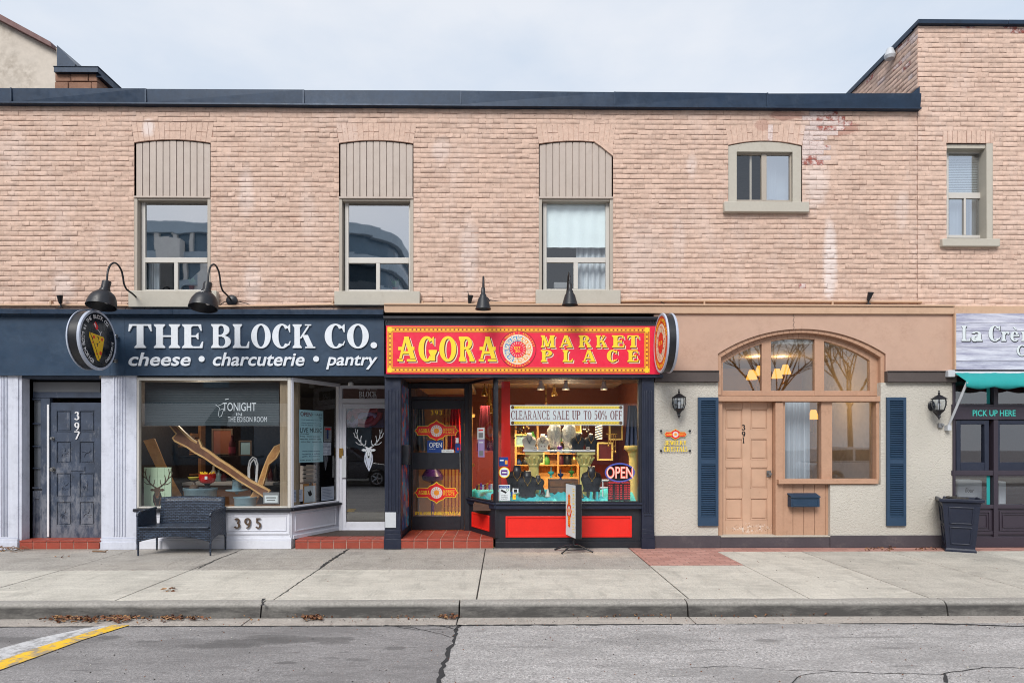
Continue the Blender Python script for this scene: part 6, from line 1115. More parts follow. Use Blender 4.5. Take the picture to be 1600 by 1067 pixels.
def cheese_face(fr, r):
    m = MB(); m.disc(fr, 0, 0, r, 0, .004, 0, 48)
    m.arc('EDISON ROOM at THE BLOCK CO.', fr, 0, 0, r*.78, 252, 42, r*.14, .004, 1, bold=.02); m.arc('CHARCUTERIE', fr, 0, 0, r*.78, 300, 365, r*.1, .004, 1, bold=.01, inward=True)
    w = [(-.5, .22), (.28, .16), (.34, .1), (.2, -.45), (.05, -.75), (-.08, -.72), (-.52, .08)]; m.prism([(a*r, b*r) for a, b in w], fr, .004, .007, 2)
    m.ribbon([(-.47*r, .2*r), (-.2*r, -.25*r), (.06*r, -.72*r)], .025*r, fr, .007, 0, .001)
    for a, b, q, c in ((-.26, .08, .06, 3), (.2, .06, .06, 3), (.12, -.45, .075, 3), (-.33, -.12, .03, 3), (-.1, -.5, .035, 3), (-.35, .03, .03, 0)): m.disc(fr, a*r, b*r, q*r, .007, .008, c, 12)
    for P in (((-.06, .12), (.0, .1), (.01, .03)), ((-.1, -.15), (-.03, -.12), (-.07, -.22)), ((.02, -.08), (.06, -.05))): m.ribbon([(a*r, b*r) for a, b in P], .03*r, fr, .007, 0, .001)
    m.prism([(a*r, b*r) for a, b in ((-.28, .55), (-.16, .66), (-.02, .5), (-.02, .4), (-.1, .36), (-.18, .42))], fr, .004, .006, 4); m.prism([(a*r, b*r) for a, b in ((-.26, .56), (-.2, .6), (-.13, .46), (-.17, .44))], fr, .006, .007, 1); m.ribbon([(-.04*r, .38*r), (.12*r, .28*r)], .025*r, fr, .004, 1); m.ribbon([(.16*r, .33*r), (.1*r, .2*r)], .03*r, fr, .004, 1)
    return m, [M['black_gloss'], M['white'], M['cheese'], M['disc_orange'], M['red']]
def key_face(fr, r):
    m = MB(); m.disc(fr, 0, 0, r, 0, .004, 0, 48); m.annulus(fr, 0, 0, r*.7, r*.66, .004, .005, 1); key_ring(m, fr, 0, 0, r*.42, r*.64, .005, 1, 10, r*.055); m.disc(fr, 0, 0, r*.38, .004, .006, 2)
    m.arc("THE WORLD'S SMALLEST", fr, 0, 0, r*.78, 172, 8, r*.12, .004, 3); m.arc('MARKETPLACE', fr, 0, 0, r*.78, 222, 318, r*.12, .004, 3, inward=True); m.sans('EST. 20.', fr, -r*.25, r*.25, -r*.06, r*.08, .006, .007, 3)
    return m, [M['disc_orange'], M['key_white'], M['red'], M['sign_yellow']]
def place_round(uf, un, v0, v1, thick, side, ywall):
    xf = (uf-787)/1000; D0 = 10+ywall
    x = xf*D0; d = D0-x/((un-787)/1000); dm = D0-d/2; r = d/2; z = CZ+((693-(v0+v1)/2)/1000)*dm; return x, ywall-r, z, r
x, y, z, r = place_round(183, 126, 491, 575, .2, 1, -.3)
round_sign('black round projecting sign with a yellow cheese wedge and wine glass', x-.07, y, z, .42, .17, 1, cheese_face)
x, y, z, r = place_round(1021, 1042, 493, 578, .12, -1, -.3)
round_sign('orange round projecting sign with a white key pattern', x+.09, y+.02, z+.0, .425, .14, -1, key_face)

# ------------------------------------------------------------------ lamps on the wall
def gooseneck(u, v, label, group, conical=False, reach=.82, shade_off=0., s=1.):
    b = W(u, v, 0); t = thing('wall_lamp', label, 'lamp', (b.x, 0, b.z), group); f = lambda o, h, dx=0: (b.x+dx, -o, b.z+h)
    m = MB().lathe([(.085, 0), (.085, .03), (.06, .05), (.03, .06), (.001, .065)], f(0, 0), (0, -1, 0), 20); part('wall_plate', m, M['black_paint'], t, smooth=50)
    P = [(.04, 0), (.2, .05), (.34, .07), (.41, .14), (.43, .24), (.47, .33), (.56, .39), (.65, .39), (.74, .33), (.8, .22), (.82, .06)]
    if conical: P = [(.04, 0), (.2, .04), (.3, .12), (.38, .22), (.47, .27), (.56, .25), (.62, .16), (.63, .04)]
    q = []
    for i in range(len(P)-1):
        for k in range(3): q.append(Vector(P[i]).lerp(Vector(P[i+1]), k/3))
    q.append(Vector(P[-1])); q = [q[0]]+[(q[i-1]+q[i]*2+q[i+1])/4 for i in range(1, len(q)-1)]+[q[-1]]
    part('arm', MB().tube([f(a*s, h*s, 0) for a, h in q], .0135, 10), M['black_paint'], t, smooth=60)
    o = f(P[-1][0]*s, P[-1][1]*s)
    if conical: pr = [(.028, .03), (.032, -.06), (.045, -.07), (.05, -.1), (.075, -.14), (.115, -.28), (.118, -.285), (.11, -.28), (.06, -.13), (.02, -.11)]
    else: pr = [(.03, .02), (.058, .01), (.058, -.1), (.07, -.11), (.07, -.14), (.095, -.15), (.14, -.19), (.172, -.25), (.186, -.31), (.194, -.37), (.187, -.368), (.17, -.27), (.09, -.17), (.03, -.16)]
    part('lamp_shade', MB().lathe(pr, o, (.1 if not conical else 0, .2 if not conical else 0, 1), 32), M['black_paint'], t, smooth=50)
    m = MB().ball((o[0], o[1], o[2]-(.2 if conical else .27)), .035, n=12); part('bulb', m, M['white'], t)
M['black_paint'] = pm('worn_black_paint', lin(26, 29, 38, .7), .42, .2, 6, .08, 60, dirt=.1, dcol=lin(90, 92, 98))
gooseneck(218, 468, 'black barn lamp on a curved arm above the round cheese sign', 'gooseneck lamps above the shop signs'); gooseneck(363, 470, 'black barn lamp on a curved arm at the right end of the first window sill', 'gooseneck lamps above the shop signs')
gooseneck(757, 472, 'narrow black cone lamp on the wall above the red sign, nearer its middle', 'gooseneck lamps above the shop signs', True); gooseneck(884, 466, 'narrow black cone lamp in front of the sill under the white blind window', 'gooseneck lamps above the shop signs', True)
def flood(u, v, label):
    b = W(u, v+9, -.08); t = thing('spotlight', label, 'spotlight', (b.x, -.08, b.z), 'small spotlights on the ledge'); m = MB().lathe([(.035, 0), (.035, .015), (.012, .02), (.012, .07)], (b.x, -.08, b.z), n=12); part('base', m, M['black_paint'], t, smooth=50)
    m = MB().lathe([(.02, -.03), (.028, .0), (.04, .07), (.045, .1), (.04, .1), (.03, .07), (.001, .06)], (b.x, -.09, b.z+.09), (.15, -.35, 1), 14); part('head', m, M['black_paint'], t, smooth=50)
flood(95, 472, 'small black spotlight on the ledge left of the round cheese sign'); flood(734, 472, 'small black spotlight just left of the first cone lamp'); flood(1357, 467, 'lone small black spotlight on the tan ledge above the arched window')
def wires():
    m = MB(); mk = lambda L_, Y=-.035: [W(u, v, Y) for u, v in L_]
    for P in (((214, 470), (200, 474), (196, 483), (206, 487)), ((222, 474), (236, 480), (252, 486), (300, 484)), ((224, 472), (226, 484)), ((340, 480), (350, 472), (360, 471)), ((366, 470), (385, 474), (398, 480)), ((765, 469), (800, 474), (850, 471), (882, 468)), ((890, 476), (905, 481), (915, 484)), ((733, 470), (731, 455)), ((686, 475), (692, 471), (692, 463)), ((1030, 470), (1040, 476), (1046, 486))): m.tube(mk(P), .006, 6)
    tag(part('lamp_wire', m, M['black'], None), 'thin dark lamp wires strung loosely along the wall above the signs', 'wire')
wires()
def sconce(u, v, label):
    b = W(u, v, -.06); yo = -.24; t = thing('wall_lantern', label, 'lamp', (b.x, -.06, b.z-.25), 'carriage lanterns on the stucco wall'); o = lambda h: (b.x, yo, b.z+h)
    m = MB().lathe([(.055, 0), (.055, .015), (.035, .03), (.02, .035)], (b.x, -.06, b.z-.0), (0, -1, 0), 18, sy=1.5); m.tube([(b.x, -.07, b.z-.02), (b.x, -.13, b.z-.1), (b.x, -.2, b.z-.16), (b.x, yo, b.z-.14)], .014, 8); part('bracket', m, M['black_paint'], t, smooth=50)
    m = MB().lathe([(.045, -.1), (.075, -.06), (.095, .0), (.097, .05), (.088, .1)], o(0), n=12); part('globe', m, M['glass_clear'], t, smooth=0)
    m = MB(); m.lathe([(.001, .235), (.012, .215), (.006, .2), (.018, .185), (.01, .165), (.03, .15), (.045, .145), (.085, .115), (.112, .1), (.108, .092), (.085, .1)], o(0), n=12); m.lathe([(.085, -.075), (.06, -.1), (.05, -.11), (.03, -.13), (.018, -.16), (.026, -.18), (.012, -.2), (.001, -.235)], o(0), n=12)
    for k in range(6): a = 6.283*k/6; m.tube([(b.x+math.cos(a)*r_, yo+math.sin(a)*r_, b.z+h) for r_, h in ((.06, -.1), (.082, -.06), (.102, .0), (.104, .05), (.095, .1))], .006, 6)
    part('cage', m, M['black_paint'], t, smooth=50); m = MB().lathe([(.012, -.1), (.012, -.03), (.025, .0), (.02, .03), (.001, .05)], o(0), n=12); part('bulb', m, M['white'], t)
sconce(1056, 632, 'black carriage lantern on the stucco wall above the clear plaque'); sconce(1455, 634, 'black carriage lantern on the stucco wall right of both shutters by the awning')
m = MB(); p = W(1468, 664, -.06); m.box(p.x-.035, p.x+.03, -.1, -.06, p.z-.045, p.z+.03); m.lathe([(.02, 0), (.02, .04)], (p.x+.02, -.08, p.z-.0), (0, -1, 0), 12); tag(part('outlet_box', m, M['grey'], None, bevel=.008), 'small grey outlet box on the stucco under the lantern by the awning', 'outlet')
m = MB(); fr = FY(-.085); q = PR(1032, 671, 1080, 707, fr); t = thing('plaque', 'clear plaque with a red badge and yellow jewelry and crystals lettering', 'sign', ((q[0]+q[1])/2, -.085, q[2])); m = MB().quad(fr, *q, 0); part('sheet', m, M['acrylic'], t, smooth=0)
m = MB()
for a in (q[0]+.01, q[1]-.02):
    for b in (q[2]+.03, q[3]-.02): m.lathe([(.016, -.03), (.016, .012), (.001, .014)], fr(a, b, 0), (0, -1, 0), 12)
part('standoff', m, M['black_paint'], t); m = MB(); a, b = PF(1055.5, 678.5, fr); badge(m, fr, a, b, .34, .001); part('badge', m, BAD(), t, smooth=0)
m = MB()
for s, u0, u1, v0, v1 in (('JEWELRY', 1039, 1072, 688, 695), ('CRYSTALS', 1037, 1074, 697.5, 705)): p = PR(u0, v0, u1, v1, fr); m.serif(s, fr, *p, .001, .006, 0, T=.22, t=.09, gap=.12)
part('lettering', m, M['sign_yellow'], t, smooth=0)
def mailbox():
    fr = FY(-.0); q = PR(1236, 771, 1282, 792, -.14); t = thing('mailbox', 'dark blue wall mailbox on the peach boards below the window', 'mailbox', ((q[0]+q[1])/2, 0, q[2])); x0, x1, z0, z1 = q; m = MB(); m.box(x0+.006, x1-.006, -.13, -.003, z0, z1-.05)
    f2 = FY(-.13); m.frame(f2, x0+.03, x1-.03, z0+.02, z1-.07, .012, 0, .006); part('body', m, M['navy_board'], t, bevel=.008)
    m = MB(); m.add([(x0, -.15, z1-.06), (x1, -.15, z1-.06), (x1, -.15, z1-.045), (x0, -.15, z1-.045), (x0, .0, z1), (x1, .0, z1), (x0, 0, z1-.02), (x1, 0, z1-.02)], [(0, 1, 2, 3), (3, 2, 5, 4), (0, 6, 7, 1), (0, 3, 4, 6), (1, 7, 5, 2)]); part('lid', m, M['navy_board'], t, bevel=.004)
mailbox()
# ------------------------------------------------------------------ awning
def awning():
    x0, x1 = X(1493, -.2), X(2120, -.2); zt, zb = Z(581, -.1), 0; t = thing('awning', 'turquoise scalloped awning over the cafe front', 'awning', (x0, 0, Z(605, -.3))); n = 160; V = []; P = [(-.1, Z(580, -.1)), (-.16, Z(580.5, -.16)), (-.3, Z(588, -.3)), (-.42, Z(594, -.42))]
    zz = Z(605, -.45); m = MB()
    for i in range(n+1):
        x = x0+(x1-x0)*i/n; w = .004*math.sin(i*.5)+.003*math.sin(i*1.7); sc = abs(math.sin((x-x0)*3.14159/.42))
        V += [(x, y, z+w) for y, z in P]+[(x, -.43+w, zz+.05), (x, -.425+w*2, zz-.035*sc+.02)]
    k = 6; m.add(V, [(i*k+j, (i+1)*k+j, (i+1)*k+j+1, i*k+j+1) for i in range(n) for j in range(k-1)]); o = part('canopy', m, M['teal_awn'], t, smooth=60); so_ = o.modifiers.new('cloth', 'SOLIDIFY'); so_.thickness = .004
    m = MB().tube([(x0, -.16, P[1][1]-.02), (x1, -.16, P[1][1]-.02)], .035, 12); part('roller', m, M['box_white'], t)
    for a in (x0+.0,):
        m = MB(); m.tube([(a+.02, -.42, P[3][1]-.02), (a-.05, -.1, Z(668, -.1))], .018, 8); m.box(a-.08, a-.02, -.14, -.06, Z(672, -.1), Z(664, -.1)); part('arm', m, M['box_white'], t)
    m = MB().box(x0-.11, x0+.0, -.2, -.06, Z(588, -.2), Z(577, -.2)); part('end_bracket', m, M['box_white'], t, bevel=.01)
awning()
# ------------------------------------------------------------------ street furniture
def bench():
    L_, D_ = 1.07, .5; p = G(216, 867); xl = p.x+.01; yf = -.69; yb = -.2; t = thing('wicker_loveseat', 'dark blue wicker two seat bench on the pavement under number 395', 'bench', (xl+L_/2, (yf+yb)/2, 0)); xr = xl+L_
    zs, za, zb = .415, .62, .8
    def slab(P, y0, y1): m.prism(P, FY(0), -y1, -y0)
    m = MB(); n = 14; ap = lambda u: .19+.085*math.sin(math.pi*u)**.8
    Q = [(xl+.01+(L_-.02)*i/n, ap(i/n)) for i in range(n+1)]; m.prism(Q+[(xr-.01, zs-.02), (xl+.01, zs-.02)], FY(0), -yf-.03, -yf-.005); m.box(xl+.02, xr-.02, yf+.031, yb+.02, zs-.07, zs-.021); part('seat_apron', m, M['wicker'], t, bevel=.008)
    m = MB(); V = []; nx, ny = 20, 8
    for i in range(nx+1):
        for j in range(ny+1): a, b = i/nx, j/ny; V.append((xl+.035+(L_-.07)*a, yf+(yb-yf-.0)*b, zs-.03*math.sin(math.pi*a)**.5*math.sin(math.pi*min(1, b*1.15))))
    m.add(V, [(i*(ny+1)+j, (i+1)*(ny+1)+j, (i+1)*(ny+1)+j+1, i*(ny+1)+j+1) for i in range(nx) for j in range(ny)]); m.tube([(xl+.03, yf, zs-.012), (xr-.03, yf, zs-.012)], .016, 10); part('seat', m, M['wicker'], t, smooth=60)
    m = MB(); bx0, bx1 = xl+.07, xr-.04; V = [];
    for i in range(13):
        for h in range(7):
            a = i/12; z = .36+(zb-.36+.015*math.sin(math.pi*a))*h/6; V.append((bx0+(bx1-bx0)*a, yb+.02+.07*h/6+.02*math.sin(math.pi*a), z))
    m.add(V, [(i*7+h, (i+1)*7+h, (i+1)*7+h+1, i*7+h+1) for i in range(12) for h in range(6)]); o = part('backrest', m, M['wicker'], t, smooth=60); s = o.modifiers.new('thick', 'SOLIDIFY'); s.thickness = .035; s.offset = 1
    for sx, x in ((-1, xl), (1, xr)):
        # arm panel: closed woven side from seat to a sloping rolled top
        P = [(yf, .17), (yf+.005, za-.03), (yf+.06, za), (yb-.0, za+.015), (yb+.04, .18), (yb-.03, .235), (-.44, .265), (yf+.1, .235)]; fr = Fr((x, 0, 0), (0, 1, 0), (0, 0, 1), (1, 0, 0)); m = MB(); m.prism(P, fr, -.022 if sx > 0 else .0, .0 if sx > 0 else .022); m.tube([(x-sx*.012, yf+.0, za-.05), (x-sx*.012, yf+.02, za-.01), (x-sx*.012, yf+.08, za+.01), (x-sx*.012, yb+.01, za+.025)], .02, 10); part('arm', m, M['wicker'], t, bevel=.004)
        for y in (yf+.02, yb+.03): part('leg', MB().tube([(x-sx*.015, y, 0), (x-sx*.015, y, .26)], [.013, .017], 8), M['wicker'], t, smooth=60)
bench()
def planter():
    c = G(1487, 857); t = thing('planter', 'tall tapered navy square planter on the pavement beside the cafe', 'planter', (0, 0, 0)); h = .80; m = MB()
    def ringq(w, z): return [(-w, -w, z), (w, -w, z), (w, w, z), (-w, w, z)]
    prof = [(.235, 0), (.235, .03), (.222, .045), (.215, .05), (.285, h-.07), (.30, h-.06), (.335, h-.045), (.34, h-.005), (.33, h), (.30, h), (.285, h-.1)]
    k = .83; prof = [(w*k, z) for w, z in prof]; V = []
    for w, z in prof: V += ringq(w, z)
    n = len(prof); m.add(V, [(i*4+j, i*4+(j+1) % 4, (i+1)*4+(j+1) % 4, (i+1)*4+j) for i in range(n-1) for j in range(4)]+[((n-1)*4, (n-1)*4+1, (n-1)*4+2, (n-1)*4+3)])
    for a in range(4): # raised panel mouldings on each tapered side
        r = Vector((math.cos(a*math.pi/2), math.sin(a*math.pi/2), 0)); nn = Vector((r.y, -r.x, 0)); sl = (.285-.215)*k/(h-.12)
        u = Vector((0, 0, 1))+nn*sl; u.normalize(); fr = Fr(nn*.215*k+Vector((0, 0, .05)), r, u, nn)
        for z0, z1 in ((.06, .33), (.37, .63)):
            w0, w1 = .15*k+z0*.06, .15*k+z1*.06; b = .02
            o = [(-w0, z0), (w0, z0), (w1, z1), (-w1, z1)]; i_ = [(-w0+b, z0+b), (w0-b, z0+b), (w1-b, z1-b), (-w1+b, z1-b)]
            for q in range(4): m.prism([o[q], o[(q+1) % 4], i_[(q+1) % 4], i_[q]], fr, -.002, .012)
    part('body', m, M['navy_trim'], t, bevel=.005, smooth=0); g = MB()
    for i in range(40): a, q = rnd.uniform(0, 6.28), rnd.uniform(0, .2); g.ball((math.cos(a)*q, math.sin(a)*q, h-.03+rnd.uniform(-.01, .03)), rnd.uniform(.015, .04), n=6, sz=.6)
    part('soil', g, M['joint'], t, smooth=60); t.location = (c.x, -.36, 0); t.rotation_euler = (0, 0, Rad(-28))
planter()
def pavement_sign():
    p = G(896, 861); t = thing('pavement_sign', 'narrow double sided pavement sign on spread feet before the red panels', 'sign', (0, 0, 0)); w, z0, z1, d = .46, .22, 1.02, .095; m = MB(); m.box(-d/2, d/2, -w/2, w/2, z0, z1); part('frame', m, M['black_paint'], t, bevel=.006)
    for s in (-1, 1):
        fr = Fr((s*d/2, 0, 0), (0, s, 0), (0, 0, 1), (s, 0, 0)); m = MB().fbox(fr, -w/2+.012, w/2-.012, z0+.012, z1-.012, 0, .003); part('panel', m, M['paper'], t, smooth=0); m = MB(); badge(m, fr, -.06, (z0+z1)/2-.01, .52, .003, rot=-math.pi/2); part('badge', m, BAD(), t, smooth=0)
        m = MB()
        f2 = Fr(fr(.13, z1-.06, .0035), -fr.u, fr.r, fr.n); m.serif('JEWELRY CRYSTALS', f2, 0, .66, -.03, .05, 0, .001, 0, T=.2, t=.08, gap=.3); part('lettering', m, M['sign_yellow'], t, smooth=0)
    m = MB(); m.tube([(0, 0, .08), (0, 0, .24)], .018, 8)
    for a in (35, 145, 215, 325): c_, s_ = math.cos(Rad(a)), math.sin(Rad(a)); m.tube([(0, 0, .1), (c_*.1, s_*.1, .09), (c_*.3, s_*.3, .012)], .012, 8)
    m.tube([(-.17, -.12, .05), (.17, -.12, .05)], .008, 6); m.tube([(-.17, .12, .05), (.17, .12, .05)], .008, 6); part('foot', m, M['black_paint'], t, smooth=60); t.location = (p.x, -.4, 0); t.rotation_euler = (0, 0, Rad(13))
pavement_sign()
# ------------------------------------------------------------------ window display, left shop
def disp_left():
    zd = Z(793, -.08)-.03
    def plank(nm, uv, Y, th, edge, core, label, grow=.02):
        fr = FY(Y); P = [PF(u, v, fr) for u, v in uv]; cx = sum(p[0] for p in P)/len(P); t = thing(nm, label, 'plank', (cx, Y, min(p[1] for p in P))); m = MB().prism(P, fr, -th, 0); part('sapwood_edge', m, M[edge], t, bevel=.004)
        # inner figure: the same outline shrunk towards its own middle line
        Q = []
        for i, p in enumerate(P):
            a, b = Vector(P[i-1]), Vector(P[(i+1) % len(P)]); tn = (b-a); tn.normalize(); nn = Vector((-tn.y, tn.x)); Q.append(tuple(Vector(p)+nn*grow))
        m = MB().prism(Q, fr, .0005, .002); part('heartwood', m, M[core], t, smooth=0)
    plank('live_edge_plank', [(268, 684), (272, 690), (280, 694), (292, 700), (303, 708), (318, 716), (335, 728), (352, 738), (372, 752), (392, 764), (408, 775), (414, 779), (422, 766), (408, 758), (392, 750), (375, 738), (358, 726), (342, 716), (326, 704), (316, 698), (311, 685), (307, 690), (300, 686), (288, 675), (276, 663), (262, 663), (274, 678)][::1], .3, .06, 'sapwood', 'walnut', 'long dark live edge plank leaning diagonally across the shop window', .03)
    plank('live_edge_plank', [(385, 786), (399, 787), (409, 765), (415, 745), (420, 726), (432, 716), (440, 701), (437, 693), (428, 697), (418, 712), (410, 732), (402, 755), (394, 770)], .42, .06, 'sapwood', 'oak', 'short honey coloured curved plank standing behind the dark diagonal one', .02)
    plank('plank', [(225, 688), (240, 685), (256, 724), (270, 752), (283, 776), (282, 790), (272, 790), (262, 768), (245, 730)], .5, .05, 'oak', 'oak', 'straight pale oak plank leaning at the left edge of the window behind the stag board', .012)
    fr = FY(.16); q = PR(224.5, 730, 267.5, 792, fr); t = thing('stag_picture', 'pale green plank board painted with a brown stag head in the window corner', 'picture', ((q[0]+q[1])/2, .16, q[2])); m = MB(); n = 4
    for i in range(n): a, b = q[0]+(q[1]-q[0])*i/n, q[0]+(q[1]-q[0])*(i+1)/n; m.fbox(fr, a+.001, b-.001, q[2], q[3], -.02, rnd.uniform(-.001, .001))
    part('board', m, M['green_pale'], t, bevel=.002); part('painted_stag', stag(fr, (q[0]+q[1])/2, q[2]+.24, .34, .001), [M['num_brown'], M['walnut'], M['black'], M['crate']], t, smooth=0)
    def vessel(nm, u, v0, v1, w, Y, prof, mt, label, cat, sy=.7, n=28):
        c = W(u, v1, Y); h = Z(v0, Y, u)-c.z; m = MB().lathe([(r*w/2, z*h) for r, z in prof], (c.x, Y, c.z), n=n, sy=sy); o = part(nm, m, M[mt], None, smooth=50); tag(o, label, cat); return c, h
    tub = [(.86, 0), (.92, .1), (.96, .85), (1.02, .9), (1.02, 1), (.95, 1), (.9, .15), (.001, .12)]
    vessel('metal_tub', 313, 762, 795, .53, .4, tub, 'galv', 'oval galvanised tub behind the bench back under the red pot', 'tub'); vessel('metal_tub', 383, 776, 792, .36, .35, tub, 'galv_blue', 'low white oval tub under the blue cake stand', 'tub')
    m = MB(); c = W(313, 762, .4); m.box(c.x-.27, c.x+.6, .3, .55, c.z-.02, c.z-.001); 
    c, h = vessel('enamel_pot', 324, 740, 755, .25, .38, [(.55, 0), (.85, .15), (1, .55), (1.02, .95), (1.06, 1), (.98, 1), (.9, .5), (.001, .2)], 'red_enamel', 'red enamel pot full of yellow peppers on the galvanised tub', 'pot', 1); m = MB().lathe([(.05, 0), (.07, .01), (.03, .05), (.06, .1)], (c.x, .38, c.z-.09), n=16); tag(part('pot_stand', m, M['black_paint'], None), 'dark stand under the red enamel pot', 'stand'); m = MB()
    for i in range(16): a = rnd.uniform(0, 6.28); q0 = Vector((c.x+.08*math.cos(a), .38+.08*math.sin(a), c.z+h-.02)); m.tube([q0, q0+Vector((.02*math.cos(a), 0, .03)), q0+Vector((.035*math.cos(a), 0, .055))], [.014, .012, .002], 6)
    tag(part('peppers', m, M['cheese'], None), 'yellow peppers heaped in the red enamel pot', 'peppers'); fr = FY(.245); q = PR(320, 744, 324, 748.5, FY(.25)); m = MB().fbox(FY(.25), q[0], q[1], q[2], q[3], 0, .004); tag(part('price_tag', m, M['paper'], None), 'tiny white price tag on the red enamel pot', 'price tag')
    c, h = vessel('scale_bowl', 303, 745, 750, .18, .36, [(.4, 0), (.8, .4), (1, 1), (.95, 1), (.001, .3)], 'yellow_bowl', 'shallow yellow bowl on a small scale left of the red pot', 'bowl', 1); m = MB().lathe([(.075, -.13), (.07, -.1), (.03, -.07), (.02, -.03), (.05, -.01)], (c.x, .36, c.z), n=18); tag(part('kitchen_scale', m, M['num_brown'], None), 'small dark scale base under the yellow bowl', 'scale')
    c = W(370, 766, .5); m = MB().lathe([(.02, -.06), (.03, -.03), (.17, .0), (.17, .012), (.001, .014)], (c.x, .5, c.z), n=28); tag(part('cake_stand', m, M['galv_blue'], None, smooth=50), 'round pale blue cake stand on the low tub', 'cake stand'); m = MB().lathe([(.07, 0), (.075, .02), (.065, .15), (.07, .16), (.06, .16), (.001, .1)], (c.x-.0, .5, c.z+.014), n=24); tag(part('crock', m, M['galv'], None, smooth=50), 'blue grey crock standing on the cake stand', 'crock')
    fr = FY(.1); q = PR(411, 769, 436, 787, fr); t = thing('card_holder', 'small card in a clear stand at the foot of the dark plank', 'sign', ((q[0]+q[1])/2, .1, q[2])); part('stand', MB().fbox(fr, *q, -.02, 0), M['grey'], t, bevel=.003); m = MB().fbox(fr, q[0]+.025, q[1]-.02, q[2]+.02, q[3]-.045, 0, .003, 0); m.fbox(fr, q[0]+.05, q[1]-.05, (q[2]+q[3])/2, (q[2]+q[3])/2+.015, .003, .004, 1); m.fbox(fr, q[0]+.06, q[1]-.06, (q[2]+q[3])/2-.04, (q[2]+q[3])/2-.028, .003, .004, 1); part('card', m, [M['paper'], M['black']], t, smooth=0)
    # blind
    Y = .08; a0, a1, b0, b1 = PR(226, 597, 436, 663, Y); m = MB(); n = 34; V = []
    for i in range(n+1): z = b0+(b1-b0)*i/n; V += [(a0, Y+.002*(i % 2), z), (a1, Y+.002*(i % 2), z)]
    m.add(V, [(2*i, 2*i+1, 2*i+3, 2*i+2) for i in range(n)]); m.box(a0, a1, Y-.01, Y+.015, b0-.02, b0+.005); tag(part('window_blind', m, M['blind_dark'], None, smooth=0), 'dark half drawn slatted blind in the upper left shop window', 'blind')
    # angled window papers and props
    f2 = Fr(FA.o+FA.n*-.05, FA.r, FA.u, FA.n); q = PR(467, 641, 505, 722, f2); t = thing('menu_poster', 'pale blue hand written poster headed OPEN in the angled window', 'poster', tuple(f2((q[0]+q[1])/2, q[2]))); part('sheet', MB().fbox(f2, *q, -.01, 0), M['blue_paper'], t, smooth=0); m = MB(); w = q[1]-q[0]; h = q[3]-q[2]; tx = lambda s, a, b, c, d, mi=0, bo=0: m.sans(s, f2, q[0]+a*w, q[0]+b*w, q[2]+c*h, q[2]+d*h, .0005, .002, mi, bold=bo)
    tx('OPEN', .06, .5, .88, .96, 2, .01); tx('11AM', .55, .95, .9, .94); tx('TO 9', .8, .95, .84, .88)
    for k, (s, y) in enumerate((('fresh bread every morning', .8), ('cheese boards to take away', .74), ('ask us about catering', .7))): tx(s, .1, .9, y, y+.022, 1)
    tx('LIVE MUSIC', .05, .95, .57, .66, 0, .0); tx('thursday', .05, .4, .53, .56); tx('friday   dinner and jazz', .05, .85, .48, .51); tx('saturday  acoustic night', .05, .9, .43, .46); tx('saturday  open mic', .08, .95, .38, .41)
    for s, y in (('edison room upstairs', .2), ('reserve a table', .15), ('gift boxes', .1)): tx(s, .12, .85, y, y+.025, 1)
    tx('see you inside', .05, .85, .03, .06); part('writing', m, [M['black'], M['blueprint'], M['maroon']], t, smooth=0)
    for nm, r, mts, label in (('notice', (507, 666, 518, 690), 'grey', 'small photo notice right of the blue poster'), ('notice', (503, 691, 517.5, 711), 'pale_grey', 'small pale typed sheet at the right foot of the blue poster'), ('notice', (454, 765, 473, 784), 'pale_grey', 'pale leaf print sheet at the left bottom of the angled window'), ('notice', (503, 760, 522, 781), 'pale_grey', 'typed sheet leaning at the right bottom of the angled window')):
        q = PR(*r, f2); m = MB().fbox(f2, *q, -.012, -.002, 0); rr = random.Random(len(label))
        for k in range(7): y = q[3]-(q[3]-q[2])*(.15+.11*k); m.fbox(f2, q[0]+.015, q[0]+.015+(q[1]-q[0]-.03)*rr.uniform(.5, 1), y-.004, y, -.002, -.001, 1)
        if mts == 'grey': m.fbox(f2, q[0]+.06, q[0]+.1, q[2]+.05, q[3]-.05, -.001, 0, 2); m.fbox(f2, q[0]+.02, q[1]-.02, q[3]-.06, q[3]-.03, -.001, 0, 3)
        tag(part(nm, m, [M[mts], M['blueprint'], M['jeans'], M['red']], None, smooth=0), label, 'notice')
    f3 = Fr(FA.o+FA.n*-.14, FA.r, FA.u, FA.n); q = PR(474, 755, 494, 786, f3); t = thing('clipboard', 'clipboard with a dark bird print in the angled window', 'clipboard', tuple(f3((q[0]+q[1])/2, q[2]))); part('board', MB().fbox(f3, *q, -.01, 0), M['oak'], t, bevel=.003); part('sheet', MB().fbox(f3, q[0]+.02, q[1]-.02, q[2]+.015, q[3]-.04, .0, .003), M['paper'], t, smooth=0); m = MB(); cx, cz = (q[0]+q[1])/2, (q[2]+q[3])/2; m.prism([(cx-.03, cz-.03), (cx+.0, cz-.05), (cx+.05, cz-.02), (cx+.03, cz+.02), (cx-.0, cz+.06), (cx-.02, cz+.02), (cx-.06, cz+.05)], f3, .003, .005); part('bird_print', m, M['black'], t, smooth=0); m = MB().fbox(f3, cx-.03, cx+.03, q[3]-.035, q[3]+.02, .003, .016); part('clip', m, M['steel'], t, bevel=.004)
    f4 = Fr(FA.o+FA.n*-.3, FA.r, FA.u, FA.n); q = PR(474, 727, 494, 753, f4); m = MB(); n = 4
    for i in range(n): z0 = q[2]+(q[3]-q[2])*i/n; m.fbox(f4, q[0], q[1], z0+.008, z0+(q[3]-q[2])/n-.008, -.02, 0)
